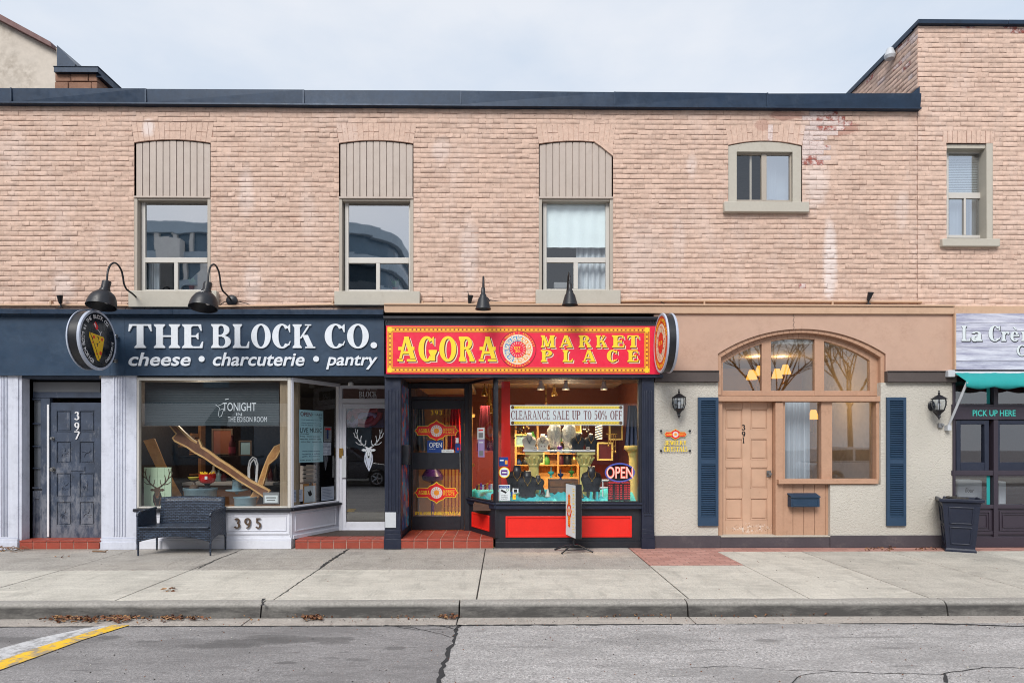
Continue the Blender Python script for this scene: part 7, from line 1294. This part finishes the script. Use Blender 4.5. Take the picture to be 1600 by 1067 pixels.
    m.fbox(f4, q[0], q[0]+.02, q[2], q[3], -.2, -.021); m.fbox(f4, q[1]-.02, q[1], q[2], q[3], -.2, -.021); m.fbox(f4, q[0]+.03, q[1]-.03, q[2]-.3, q[2], -.2, -.02); tag(part('slatted_crate', m, M['siding'], None, smooth=0), 'pale slatted wooden crate on a stand behind the clipboard', 'crate')
    # deeper in the room
    Y = 2.6; q = PR(252, 676, 300, 708, Y); m = MB(); n = 4
    for i in range(n): z0 = q[2]+(q[3]-q[2])*i/n; m.box(q[0], q[1], Y, Y+.3, z0+.01, z0+(q[3]-q[2])/n-.01)
    tag(part('wooden_crate', m, M['crate'], None, bevel=.005), 'slatted wooden crate on the shelving behind the diagonal plank', 'crate'); m = MB(); q = PR(232, 660, 300, 820, Y)
    for k in range(5): x = q[0]+(q[1]-q[0])*k/4; m.box(x-.03, x+.03, Y+.31, Y+.5, .2, q[3])
    for v in (708, 740, 770): z0 = Z(v, Y); m.box(q[0], q[1], Y-.02, Y+.5, z0-.03, z0)
    tag(part('shelving', m, M['crate'], None, smooth=0), 'brown wooden shelving at the back left of the left shop', 'shelf'); m = MB(); z0 = Z(752, Y); m.box(X(268, Y), X(435, Y), Y-.3, Y+.3, z0-.05, z0, 1); m.box(X(290, Y), X(400, Y), Y-.25, Y+.3, .2, z0-.051, 0); tag(part('counter', m, [M['crate'], M['white']], None, smooth=0), 'white topped counter across the back of the left shop', 'counter')
    q = PR(397, 664, 440, 740, 3); m = MB().box(q[0], q[1], 3, 3.1, q[2], q[3]); tag(part('wall_panel', m, M['navy_wall'], None), 'deep blue wall panel behind the short honey plank', 'panel')
    c = W(363, 712, 1.6); m = MB().lathe([(.055, 0), (.06, .02), (.06, .22), (.025, .3), (.022, .36), (.028, .37), (.001, .375)], (c.x, 1.6, c.z), n=18); m.lathe([(.0615, .05), (.0615, .16)], (c.x, 1.6, c.z), n=18, mi=1); tag(part('bottle', m, [M['dark_red'], M['pink_face']], None, smooth=50), 'dark bottle with a pink label above the diagonal plank', 'bottle'); m = MB().box(c.x-.9, c.x+.5, 1.5, 1.8, c.z-.04, c.z); tag(part('shelf', m, M['dark_wall'], None), 'dark wall shelf under the pink labelled bottle', 'shelf')
    m = MB(); Y = .7
    for k in (0, 1): m.tube([W(u+k*2*(1 if i < 4 else -1), v+k*3, Y) for i, (u, v) in enumerate(((388, 755), (388, 730), (390, 720), (395, 714), (400, 716), (403, 725), (402, 745), (401, 757)))], .012, 8)
    tag(part('bentwood_chair_back', m, M['white'], None, smooth=60), 'white curved chair back behind the crossing planks', 'chair')
M['blind_dark'] = pm('dark_slate_blind', lin(44, 58, 66), .6, .1, 3, .05)
disp_left()
def disp_middle():
    Y = .5; zd = ZSM-.04; zsf = Z(704, Y); x0, x1 = X(817, Y), X(928, Y)
    m = MB().box(x0, x1, Y-.15, Y+.2, zsf-.015, zsf+.015); tag(part('shelf', m, M['white'], None, bevel=.003), 'white display shelf across two gilded columns', 'shelf')
    for u, label in ((834, 'gilded plaster column under the left end of the white shelf'), (914, 'gilded plaster column under the right end of the white shelf')):
        c = W(u, 704, Y); z1 = zsf-.016; h = z1-zd; t = thing('column', label, 'column', (c.x, Y, zd), 'gilded columns in the window'); m = MB(); m.box(c.x-.15, c.x+.15, Y-.13, Y+.13, z1-.05, z1); m.lathe([(.085, -.24), (.1, -.22), (.1, -.2), (.09, -.19), (.1, -.14), (.13, -.09), (.14, -.055), (.12, -.05)], (c.x, Y, z1), n=20)
        for k in range(12): a = 6.283*k/12; m.tube([(c.x+.09*math.cos(a), Y+.09*math.sin(a), z1-.19), (c.x+.12*math.cos(a), Y+.12*math.sin(a), z1-.13), (c.x+.15*math.cos(a), Y+.15*math.sin(a), z1-.1), (c.x+.14*math.cos(a), Y+.14*math.sin(a), z1-.08)], [.02, .02, .015, .008], 6)
        part('capital', m, M['gold_col'], t, smooth=50); m = MB(); V = []; n = 48
        for r_, z in ((.08, z1-.23), (.092, zd+.1)): V += [(c.x+r_*(1-.1*(k % 2))*math.cos(6.283*k/n), Y+r_*(1-.1*(k % 2))*math.sin(6.283*k/n), z) for k in range(n)]
        m.add(V, [(k, (k+1) % n, n+(k+1) % n, n+k) for k in range(n)]); part('shaft', m, M['gold_col'], t, smooth=0); m = MB().lathe([(.13, 0), (.13, .05), (.12, .06), (.11, .08), (.095, .1)], (c.x, Y, zd), n=20); part('base', m, M['gold_col'], t)
    def bust(u, v0, v1, Y, mt, label, grp, neck=False):
        b = W(u, v1, Y); h = Z(v0, Y, u)-b.z; t = thing('necklace_bust', label, 'bust', (b.x, Y, b.z), grp); m = MB(); P = [(-.36, 0), (-.3, .12), (-.42, .5), (-.34, .72), (-.16, .8), (-.13, 1), (.13, 1), (.16, .8), (.34, .72), (.42, .5), (.3, .12), (.36, 0)]; V = []; n = len(P); L = [(1.0, 0), (.92, .06), (.75, .09)]
        for k, dpt in L: V += [(b.x+a*h*k, Y-dpt*h*2*(1-abs(a)), b.z+c*h*(k if c > .5 else 1)) for a, c in P]
        m.add(V, [tuple(range(n-1, -1, -1)), tuple(range(2*n, 3*n))]+[(i*n+j, i*n+(j+1) % n, (i+1)*n+(j+1) % n, (i+1)*n+j) for i in range(2) for j in range(n)]); part('form', m, M[mt], t, smooth=70)
        m = MB(); m.tube([(b.x+a*h, Y-.17*h-.012, b.z+c*h) for a, c in ((-.15, .78), (-.12, .6), (0, .45), (.12, .6), (.15, .78))], .006, 6); m.ball((b.x, Y-.17*h-.012, b.z+.43*h), .014, n=8); part('necklace', m, M['brass'] if mt != 'bust_white' else M['steel'], t)
    g = 'necklace busts in the window'
    bust(827, 676, 703, .4, 'bust_white', 'white necklace bust at the left end of the white shelf', g); bust(848, 678, 703, .46, 'bust_white', 'second white necklace bust on the shelf behind small earring cards', g); bust(903, 676, 704, .45, 'bust_black', 'black necklace bust on the right half of the white shelf', g); bust(923, 677, 703, .48, 'bust_black', 'black necklace bust at the right end of the white shelf', g)
    bust(808, 727, 768, .3, 'bust_black', 'large black bust on the window floor left of the left column', g); bust(824, 735, 775, .22, 'bust_black', 'tall black bust nearest the left column base', g); bust(841, 742, 765, .2, 'bust_black', 'small black bust right of the left column base', g); bust(924, 728, 768, .28, 'bust_black', 'tall narrow black bust before the right column', g)
    for u, label in ((866, 'silver shell disc, the left one of two on the shelf'), (889, 'silver shell disc, the right one of two on the shelf')):
        c = W(u, 680, .58); m = MB(); V = [(c.x, .52, c.z)]; n = 30
        for r_ in (.4, .8, 1):
            for k in range(n): a = 6.283*k/n; rr = r_*(.13+.012*math.cos(9*a)); V.append((c.x+rr*math.cos(a)*.95, .52+.05*r_*r_+.006*math.cos(9*a), c.z+rr*math.sin(a)*1.75))
        m.add(V, [(0, 1+k, 1+(k+1) % n) for k in range(n)]+[(1+i*n+k, 1+(i+1)*n+k, 1+(i+1)*n+(k+1) % n, 1+i*n+(k+1) % n) for i in range(2) for k in range(n)]); o = part('shell_disc', m, M['silver_shell'], None, smooth=60); s = o.modifiers.new('thick', 'SOLIDIFY'); s.thickness = .008; tag(o, label, 'ornament', 'silver shell discs')
    c = W(875, 700, .4); tag(part('glass_ball', MB().ball(c, .045, n=20), M['purple'], None, smooth=80), 'purple glass ball between the silver shells on the shelf', 'ball')
    for i, (u, v, w, label) in enumerate(((836, 700, .07, 'tiny white earring card left of the second white bust'), (848.5, 697, .12, 'white earring card in front of the second white bust'), (919, 700, .05, 'tiny white earring card by the right black bust on the shelf'))):
        c = W(u, v, .34); m = MB().box(c.x-w/2, c.x+w/2, .34, .37, zsf+.0151, c.z+w*.4, 0); 
        for a in (-.2, .2): m.box(c.x+a*w-.006, c.x+a*w+.006, .335, .34, c.z-.01, c.z+.006, 1)
        tag(part('earring_card', m, [M['bust_white'], M['maroon']], None), label, 'jewellery', 'earring cards on the shelf')
    m = MB().add([tuple(W(u, v, .35)) for u, v in ((783.5, 596), (797, 596), (798, 760), (783.5, 760))]+[tuple(W(u, v, .4)) for u, v in ((783.5, 596), (797, 596), (798, 760), (783.5, 760))], [(0, 1, 2, 3), (4, 7, 6, 5), (0, 4, 5, 1), (1, 5, 6, 2), (2, 6, 7, 3), (3, 7, 4, 0)]); tag(part('red_drape', m, M['bulk_red'], None, smooth=0), 'tall red hanging drape at the left edge of the jewellery window', 'drape')
    # cyan cloth on the window floor
    m = MB(); nx, ny = 70, 10; V = []; xa, xb = X(780, .1), X(995, .1)
    for i in range(nx+1):
        for j in range(ny+1): V.append((xa+(xb-xa)*i/nx, .0+.75*j/ny, zd+.025+.02*math.sin(i*.7+j*.5)+.014*math.sin(i*1.9-j)+rnd.uniform(-.004, .004)+(.05*math.exp(-((i-17)/7)**2) if j > 2 else 0)+.16*(j/ny)))
    m.add(V, [(i*(ny+1)+j, (i+1)*(ny+1)+j, (i+1)*(ny+1)+j+1, i*(ny+1)+j+1) for i in range(nx) for j in range(ny)]); tag(part('cyan_cloth', m, M['cloth_cyan'], None, smooth=80), 'rumpled turquoise cloth on the jewellery window floor', 'cloth')
    m = MB(); fr = Fr(FB.o+FB.n*-.3, FB.r, FB.u, FB.n); V = []
    q = PR(740, 764, 774, 781, fr); n = 24
    for i in range(n+1): a = q[0]+(q[1]-q[0])*i/n; V += [fr(a, q[2], .1+.01*math.sin(i)), fr(a, q[3]-.05+.01*math.sin(i*1.3), .08), fr(a, q[3], -.1)]
    m.add(V, [(i*3+j, (i+1)*3+j, (i+1)*3+j+1, i*3+j+1) for i in range(n) for j in range(2)]); tag(part('cyan_cloth', m, M['cloth_cyan'], None, smooth=80), 'turquoise cloth under small boxes in the angled jewellery window', 'cloth'); c = W(757, 759, .75); m = MB()
    for i in range(8): m.box(c.x-.14+i*.035, c.x-.11+i*.035, .68, .8, c.z-.06, c.z+.02+.012*(i % 3), i % 4)
    tag(part('trinket_tray', m, [M['dark_red'], M['brass'], M['purple'], M['galv_blue']], None), 'tray of small coloured trinkets on cloth in the angled window', 'tray')
    # small chest, spinning tops, silver T stand
    c = W(868, 750, .6); q = PR(858, 749, 904, 775, .55); m = MB().box(q[0], q[1], .55, .85, zd+.02, q[3]); t = thing('drawer_chest', 'small brown chest of drawers between the two columns', 'chest', ((q[0]+q[1])/2, .6, zd)); part('body', m, M['brown_wood'], t, bevel=.005)
    for k in range(3): z0 = zd+.04+(q[3]-zd-.05)*k/3; m = MB().box(q[0]+.015, q[1]-.015, .54, .55, z0, z0+(q[3]-zd-.05)/3-.015); m.ball(((q[0]+q[1])/2, .535, z0+.03), .008, n=8); part('drawer', m, M['walnut'], t, bevel=.002)
    for u, v, mt, label in ((861, 739, 'teal', 'teal spinning trinket on the small chest'), (876, 742, 'blueprint', 'dark blue spinning trinket on the small chest'), (893, 738, 'leaf_green', 'green spinning trinket on the small chest')):
        c = W(u, v, .62); m = MB().lathe([(.03, -.07), (.01, -.04), (.05, .0), (.05, .025), (.01, .03), (.006, .1), (.001, .102)], c, n=16); tag(part('trinket', m, M[mt], None, smooth=50), label, 'trinket')
    m = MB(); c = W(936, 776, .3)
    for dx, h0, w in ((-.06, .3, .16), (.06, .36, .2), (.0, .24, .3)): m.tube([(c.x+dx, .3, zd+.02), (c.x+dx, .3, zd+h0)], .012, 8); m.tube([(c.x+dx-w/2, .3, zd+h0), (c.x+dx+w/2, .3, zd+h0)], .016, 8); m.lathe([(.05, 0), (.05, .015), (.01, .02)], (c.x+dx, .3, zd+.03), n=14)
    tag(part('bracelet_stand', m, M['white'], None, smooth=60), 'white T bar bracelet stands left of the hours panel', 'stand'); m = MB()
    for i in range(4): c = W(917+i*5, 778, .2); m.box(c.x, c.x+.03, .2, .23, zd+.03, c.z+.1, i % 2)
    tag(part('striped_boxes', m, [M['black'], M['cloth_cyan']], None), 'row of dark and turquoise boxes at the foot of the right column', 'boxes')
    # back of the room: shelves, cabinet, hangings, lattice door
    Y = 2.6; m = MB(); q = PR(842, 640, 880, 760, Y)
    m.box(X(806, Y), X(905, Y), Y, Y+.4, .2, Z(745, Y)); m.box(X(806, Y), X(905, Y), Y+.2, Y+.25, .2, Z(690, Y)); 
    for v in (690, 708, 726): z0 = Z(v, Y); m.box(X(806, Y), X(905, Y), Y-.02, Y+.19, z0-.02, z0)
    for u in (806, 840, 872, 903): m.box(X(u, Y)-.02, X(u, Y)+.02, Y-.021, Y+.19, .2, Z(665, Y))
    tag(part('goods_shelf', m, M['lattice'], None, smooth=0), 'honey wooden goods shelf at the back of the jewellery shop', 'shelf'); rr = random.Random(3)
    k = 0
    for v in (690, 708, 726):
        for u in range(810, 900, 11):
            if rr.random() < .25: continue
            c = W(u, v, Y); h = rr.uniform(.1, .28); m = MB().lathe([(.06, 0), (.075, h*.3), (.05, h*.7), (.025, h*.85), (.03, h), (.001, h)], (c.x, Y+.08, c.z), n=12); o = part('vase', m, M[rr.choice(('dark_red', 'blueprint', 'brass', 'grey', 'leaf_green', 'black', 'galv_blue'))], None, smooth=50); tag(o, 'small vase or jar on the honey shelf deep in the jewellery shop', 'vase', 'vases on the back shelf')
    m = MB(); Y = 1.7
    for i in range(9): x = X(690, Y)+i*.065; m.box(x, x+.04, Y, Y+.03, .2, 2.3)
    for z0 in (.4, 1.2, 2.1): m.box(X(690, Y)-.02, X(690, Y)+.6, Y+.031, Y+.05, z0, z0+.06)
    tag(part('slatted_screen', m, M['lattice'], None, smooth=0), 'golden wooden slatted screen behind the black glass door', 'screen'); m = MB(); Y = 2.2; m.box(X(645, Y), X(690, Y), Y, Y+.05, .2, 2.4); tag(part('inner_door', m, M['warm_wall'], None), 'cream inner door seen through the black glass door', 'door'); c = W(676, 745, 1.5); m = MB().lathe([(.05, 0), (.18, .05), (.2, .12), (.13, .22), (.1, .3), (.001, .34)], (c.x, 1.5, c.z-.1), n=20); m.lathe([(.03, -.6), (.03, 0)], (c.x, 1.5, c.z-.1), n=10); tag(part('hat_stand', m, M['purple'], None, smooth=50), 'dark purple hat on a stand behind the lower door glass', 'hat')
    for i, (u, mt, label) in enumerate(((655, 'grey', 'grey garment hanging at the left of the upper door glass'), (712, 'bulk_red', 'red garment hanging at the right of the upper door glass'), (988, 'jeans', 'blue garment hanging at the right edge of the jewellery window'), (758, 'dark_red', 'dark red garment hanging inside the angled window'))):
        Y = 1.4; c = W(u, 660, Y); m = MB(); V = []; n = 20
        for j in range(6): V += [(c.x+(-.14+.28*k/n)*(.55+.1*j), Y+.03*math.sin(k*1.1), c.z+.3-.16*j) for k in range(n+1)]
        m.add(V, [(j*(n+1)+k, j*(n+1)+k+1, (j+1)*(n+1)+k+1, (j+1)*(n+1)+k) for j in range(5) for k in range(n)]); o = part('garment', m, M[mt], None, smooth=80); tag(o, label, 'clothing')
    c = W(990, 705, 1.0); t = m = MB().lathe([(.12, .62), (.16, .66), (.16, .72), (.1, .6), (.08, .5), (.09, -.3), (.14, -.34), (.15, -.4)], (c.x, 1.0, c.z-.62), n=20); tag(part('gold_pedestal', m, M['gold_col'], None, smooth=50), 'gilded pedestal partly hidden at the right edge of the window', 'pedestal')
    # zebra-patterned hanging
    fr = FY(1.2); q = PR(930, 655, 941, 686, fr); m = MB().fbox(fr, *q, -.01, 0, 0)
    for i in range(8): z0 = q[2]+(q[3]-q[2])*i/8; m.prism([(q[0], z0), (q[1], z0+.04), (q[1], z0+.06), (q[0], z0+.025)], fr, 0, .002, 1)
    tag(part('striped_hanging', m, [M['white'], M['black']], None, smooth=0), 'black and white zebra striped hanging below the banner', 'hanging')
    # track lights
    for i, (u, v, Y) in enumerate(((845, 602, .6), (884, 602, .7), (943.5, 602, .65), (866, 612, 1.6), (853, 634, 2.6), (757, 612, 1.3), (764, 628, 2.0), (767, 640, 2.8))):
        c = W(u, v, Y); warm = i > 2; t = thing('track_light', ['white track spotlight first from the left in the jewellery window top', 'white track spotlight in the middle of the jewellery window top', 'white track spotlight third from the left in the jewellery window top', 'lit spotlight higher of two behind the window middle', 'lit spotlight lower of two behind the window middle', 'lit spotlight highest in the angled window', 'lit spotlight middle of three in the angled window', 'lit spotlight lowest in the angled window'][i], 'spotlight', (c.x, Y, c.z), 'track spotlights in the jewellery shop'); zc = ZTM+.14
        m = MB().lathe([(.025, .07), (.03, .05), (.035, .0), (.06, -.04), (.064, -.07), (.055, -.07), (.03, -.02)], c, n=18); m.tube([(c.x, Y, c.z+.06), (c.x, Y, max(c.z+.1, zc))], .01, 8); part('can', m, M['white'] if not warm else M['brass'], t, smooth=50); part('bulb', MB().lathe([(.03, -.03), (.045, -.06), (.001, -.068)], c, n=14), M['bulb'], t)
        l = bpy.data.lights.new('spot_light', 'SPOT'); l.energy = 62 if i < 3 else 52; l.color = (1, .74, .44); l.spot_size = Rad(110); l.spot_blend = .6; l.shadow_soft_size = .05; lo = bpy.data.objects.new('spot_light', l); COL.objects.link(lo); lo.parent = t; lo.location = (0, 0, -.09); lo.rotation_euler = (Rad(18), 0, 0)
disp_middle()
# more stock in the two shops: every piece a thing of its own
def stock():
    rr = random.Random(12)
    l = bpy.data.lights.new('shop_fill', 'POINT'); l.energy = 14; l.color = (1, .78, .5); l.shadow_soft_size = .2; lo = bpy.data.objects.new('shop_fill', l); COL.objects.link(lo); lo.location = (X(880, 1.6), 1.7, 2.25)  # added fill that lifts the room and ceiling, apart from the track lights
    Y = 2.6; k = 0
    for v, us in ((708, (238, 246, 254, 262, 272, 282, 292)), (740, (236, 245, 256, 268, 280, 291)), (752, (330, 338, 346, 412, 420, 428))):
        for u in us:
            c = W(u, v, Y); h = rr.uniform(.14, .34); m = MB().lathe([(.05, 0), (.055, h*.1), (.055, h*.62), (.02, h*.78), (.02, h), (.001, h)], (c.x, Y+.1, c.z), n=12); o = part('bottle', m, M[rr.choice(('dark_red', 'leaf_green', 'brass', 'black', 'num_brown', 'bust_white', 'galv_blue'))], None, smooth=50); tag(o, 'small bottle or jar on the back shelves of the left shop', 'bottle', 'bottles at the back of the left shop')
    for u, v, Y, w, h, mt, label in ((292, 690, 1.9, .3, .22, 'crate', 'framed brown print hanging behind the diagonal plank top'), (348, 690, 2.4, .4, .5, 'brown_wall', 'tall brown framed picture on the back wall of the left shop'), (384, 700, 2.4, .25, .3, 'galv_blue', 'small pale blue framed picture on the back wall of the left shop')):
        c = W(u, v, Y); fr = FY(Y); t = thing('picture', label, 'picture', (c.x, Y, c.z-h/2)); part('frame', MB().frame(fr, c.x-w/2, c.x+w/2, c.z-h/2, c.z+h/2, .03, 0, .03), M['num_brown'], t); part('print', MB().fbox(fr, c.x-w/2+.03, c.x+w/2-.03, c.z-h/2+.03, c.z+h/2-.03, 0, .01), M[mt], t)
    # hanging pendants along the top of the jewellery shelf, frames behind
    for i, (u, v, Y, mt, label) in enumerate(((809, 668, .7, 'bust_black', 'dark hanging pendant strings left of the shelf, outer one'), (820, 666, .75, 'brass', 'brass hanging pendant strings left of the shelf, inner one'), (914, 664, .8, 'steel', 'silver hanging chains right of the shelf'), (956, 690, .8, 'brass', 'brass hanging chains above the neon sign'))):
        c = W(u, v, Y); m = MB()
        for k in range(5): x = c.x-.06+.03*k; l_ = rr.uniform(.12, .3); m.tube([(x, Y, c.z+.12), (x+.004, Y, c.z+.12-l_)], .005, 5); m.ball((x+.004, Y, c.z+.12-l_), .016, n=8)
        m.tube([(c.x-.09, Y, c.z+.13), (c.x+.09, Y, c.z+.13)], .008, 6); tag(part('pendants', m, M[mt], None, smooth=60), label, 'jewellery')
    for i, (u, v, w, h, mt, label) in enumerate(((815, 688, .26, .24, 'galv_blue', 'small framed sea print left of the shelf behind the busts'), (838, 716, .3, .22, 'black', 'dark framed panel low behind the left column'), (896, 668, .3, .22, 'brass', 'brass framed panel behind the right silver shell'), (945, 705, .3, .34, 'dark_red', 'dark red framed panel right of the right column'), (962, 675, .26, .3, 'brown_wood', 'brown framed panel below the right end of the banner'))):
        Y = 2.0; c = W(u, v, Y); fr = FY(Y); t = thing('picture', label, 'picture', (c.x, Y, c.z-h/2)); part('frame', MB().frame(fr, c.x-w/2, c.x+w/2, c.z-h/2, c.z+h/2, .03, 0, .03), M['gold_col'], t); part('print', MB().fbox(fr, c.x-w/2+.03, c.x+w/2-.03, c.z-h/2+.03, c.z+h/2-.03, 0, .01), M[mt], t)
    for i, (u, v, mt, label) in enumerate(((848, 772, 'bust_black', 'ring cone in black by the drawer chest'), (856, 776, 'bust_white', 'ring cone in white by the drawer chest'), (908, 777, 'brass', 'brass ring cone left of the striped boxes'), (802, 774, 'bust_white', 'white ring cone by the window stickers'))):
        c = W(u, v, .25); m = MB().lathe([(.045, -.06), (.045, -.05), (.035, -.04), (.012, .06), (.001, .07)], (c.x, .25, c.z+.06), n=14); tag(part('ring_cone', m, M[mt], None, smooth=50), label, 'jewellery', 'ring cones on the cloth')
stock()
# ------------------------------------------------------------------ across the street (seen only mirrored in the glass)
def far_side():
    t = thing('far_building', 'red brick shop row across the street mirrored in the shop glass', 'building', (-10, -21, 0)); fr = Fr((0, -21, 0), (-1, 0, 0), (0, 0, 1), (0, 1, 0))
    m = MB().box(-34, 8, -33, -21, 0, 7.2); part('wall', m, M['far_brick'], t, smooth=0); m = MB()
    for i in range(9):
        x = -32+i*4.4
        for dz in (0,): m.box(x, x+1.2, -20.99, -20.95, 4.3, 6.1)
    part('window', m, M['far_dark'], t, smooth=0); m = MB()
    for i in range(6): x = -33+i*6.8; m.box(x, x+5.8, -20.99, -20.9, .6, 2.6)
    part('shop_glass', m, M['far_dark'], t, smooth=0); m = MB()
    for i in range(6): x = -33+i*6.8; m.box(x, x+5.8, -20.98, -20.8, 2.75, 3.6, i % 2)
    part('fascia', m, [M['navy_wall'], M['dark_red']], t, smooth=0); m = MB()
    for i in (0, 2, 3, 5): x = -33+i*6.8; m.add([(x, -20.9, 3.6), (x+5.8, -20.9, 3.6), (x+5.8, -19.4, 2.6), (x, -19.4, 2.6), (x+5.8, -19.4, 2.4), (x, -19.4, 2.4)], [(0, 1, 2, 3), (3, 2, 4, 5)])
    part('awning', m, M['far_stone'], t, smooth=0); m = MB(); f2 = Fr((0, -20.8, 0), (-1, 0, 0), (0, 0, 1), (0, 1, 0)); m.sans('CIGARS', f2, -6.2, -.6, 2.6, 3.4, .0, .06, 0, bold=.03); part('lettering', m, M['white'], t, smooth=0); m = MB().box(-34.2, 8.2, -33, -20.7, 7.2, 7.5); part('cornice', m, M['far_stone'], t, smooth=0)
    t = thing('apartment_tower', 'grey apartment tower beyond the street mirrored in the upper windows', 'building', (-26, -62, 0)); m = MB()
    for k in range(8):
        z = k*2.75; n = 18; P = [(-40, -50), (-16, -50)]+[(-16+5*math.sin(a), -55+5*math.cos(a)) for a in [i*1.57/6 for i in range(7)]]+[(-11, -72), (-40, -72)]
        m.prism(P, Fr((0, 0, z), (1, 0, 0), (0, 1, 0), (0, 0, 1)), 0, 2.0, 1); m.prism([(a*1.0+(.4 if a > -20 else -.3), b+.5) for a, b in P], Fr((0, 0, z), (1, 0, 0), (0, 1, 0), (0, 0, 1)), 2.0, 3, 0)
    part('wall', m, [M['far_tower'], M['far_dark']], t, smooth=0); m = MB()
    for i in range(15): x = -39+i*1.6; m.box(x, x+.35, -50.02, -49.7, 0, 21.9)
    for i in range(5): x = -37+i*5; m.box(x, x+2.2, -49.69, -48.6, 2, 20.5)
    part('balcony_bay', m, M['far_stone'], t, smooth=0); m = MB().box(-36, -22, -66, -56, 21.9, 24.5); part('penthouse', m, M['far_tower'], t, smooth=0)
    def tree(x, y, h, label, seed):
        r = random.Random(seed); t = thing('bare_tree', label, 'tree', (x, y, 0), 'bare trees across the street'); tr = MB(); cr = MB(); top = Vector((x, y, h*.32)); tr.tube([(x, y, -.1), (x+.05, y, h*.15), top], [.16, .12, .1], 10); part('trunk', tr, M['bark'], t, smooth=60)
        def br(p, d, l, rad, dep):
            q = p+d*l*.5+Vector((r.uniform(-.1, .1), r.uniform(-.1, .1), 0))*l*.4; e = p+d*l; cr.tube([p, q, e], [rad, rad*.8, rad*.6], 5 if dep > 1 else 3, cap=False)
            if dep == 0: return
            for k in range(3 if dep > 1 else 4):
                ax = Vector((r.uniform(-1, 1), r.uniform(-1, 1), r.uniform(-.1, .6))); nd = (d*1.0+ax*.75).normalized(); br(p.lerp(e, r.uniform(.55, 1)), nd, l*r.uniform(.6, .82), rad*.6, dep-1)
        for k in range(5): a = k*1.257+r.random(); br(top, Vector((math.cos(a)*.55, math.sin(a)*.55, 1)).normalized(), h*.22, .055, 5)
        part('crown', cr, M['bark'], t, smooth=60)
    tree(11.5, -17.6, 9, 'bare street tree across the road mirrored in the left of the arched window', 3); tree(15.5, -18.4, 10, 'bare street tree across the road mirrored right of the other', 8)
    def car(x, y, label, mt, rot=0):
        t = thing('parked_car', label, 'car', (x, y, -.15)); B0 = -.15; fr = Fr((x, y, B0), (1, 0, 0), (0, 0, 1), (0, -1, 0)); w = .88
        P = [(-2.2, .35), (-2.25, .75), (-2.1, 1.0), (-1.9, 1.05), (.9, 1.02), (2.05, .85), (2.2, .6), (2.15, .32)]; Wl = []
        for cx in (1.35, -1.35): Wl += [(cx+.4*math.cos(a), .32+.4*math.sin(a)) for a in [math.pi*i/8 for i in range(9)]]
        m = MB().prism(P+Wl, fr, -w, w); m.prism([(-2.0, 1.05), (-1.75, 1.58), (-1.4, 1.66), (.1, 1.62), (.95, 1.03)], fr, -w+.12, w-.12); part('body', m, M[mt], t, bevel=.04, smooth=0); m = MB()
        for s in (-1, 1): m.prism([(-1.75, 1.1), (-1.58, 1.5), (-.6, 1.54), (-.6, 1.1)], fr, s*(w-.12)-.005, s*(w-.12)+.012); m.prism([(-.5, 1.1), (-.5, 1.54), (.05, 1.53), (.72, 1.1)], fr, s*(w-.12)-.005, s*(w-.12)+.012)
        part('side_glass', m, M['car_glass'], t, smooth=0)
        for cx in (-1.35, 1.35):
            for s in (-1, 1):
                o = fr(cx, .33, s*(w-.1)); ty = part('tyre', MB().lathe([(.2, -.1), (.31, -.1), (.335, -.06), (.335, .06), (.31, .1), (.2, .1)], o, (0, -s, 0), 28), M['tyre'], t, smooth=50); m = MB(); ax = Vector((0, -s, 0)); m.lathe([(.235, .05), (.235, .102), (.2, .1), (.19, .06)], o, ax, 28)
                for k in range(5): a = 6.283*k/5; d = Vector((math.cos(a), 0, math.sin(a))); m.tube([Vector(o)+ax*.09, Vector(o)+ax*.095+d*.21], [.045, .03], 6)
                part('rim', m, M['alloy'], ty, smooth=50)
        m = MB(); 
        for s in (-1, 1): m.prism([(1.95, .62), (1.9, .78), (2.14, .74), (2.2, .62)], fr, s*(w-.02)-.01, s*(w-.02)+.03)
        part('headlight', m, M['white'], t, smooth=0)
    car(-6.6, -15.4, 'dark blue car across the road mirrored in the stag door', 'car_dark'); car(14.2, -15.4, 'white car across the road mirrored in the window by the right shutter', 'car_white')
far_side()
# added point light that brightens the left shop's room; no lamp hangs there
l = bpy.data.lights.new('shop_fill', 'POINT'); l.energy = 24; l.color = (1, .82, .62); l.shadow_soft_size = .15; lo = bpy.data.objects.new('shop_fill', l); COL.objects.link(lo); lo.location = (X(330, 1.8), 1.5, 2.4)
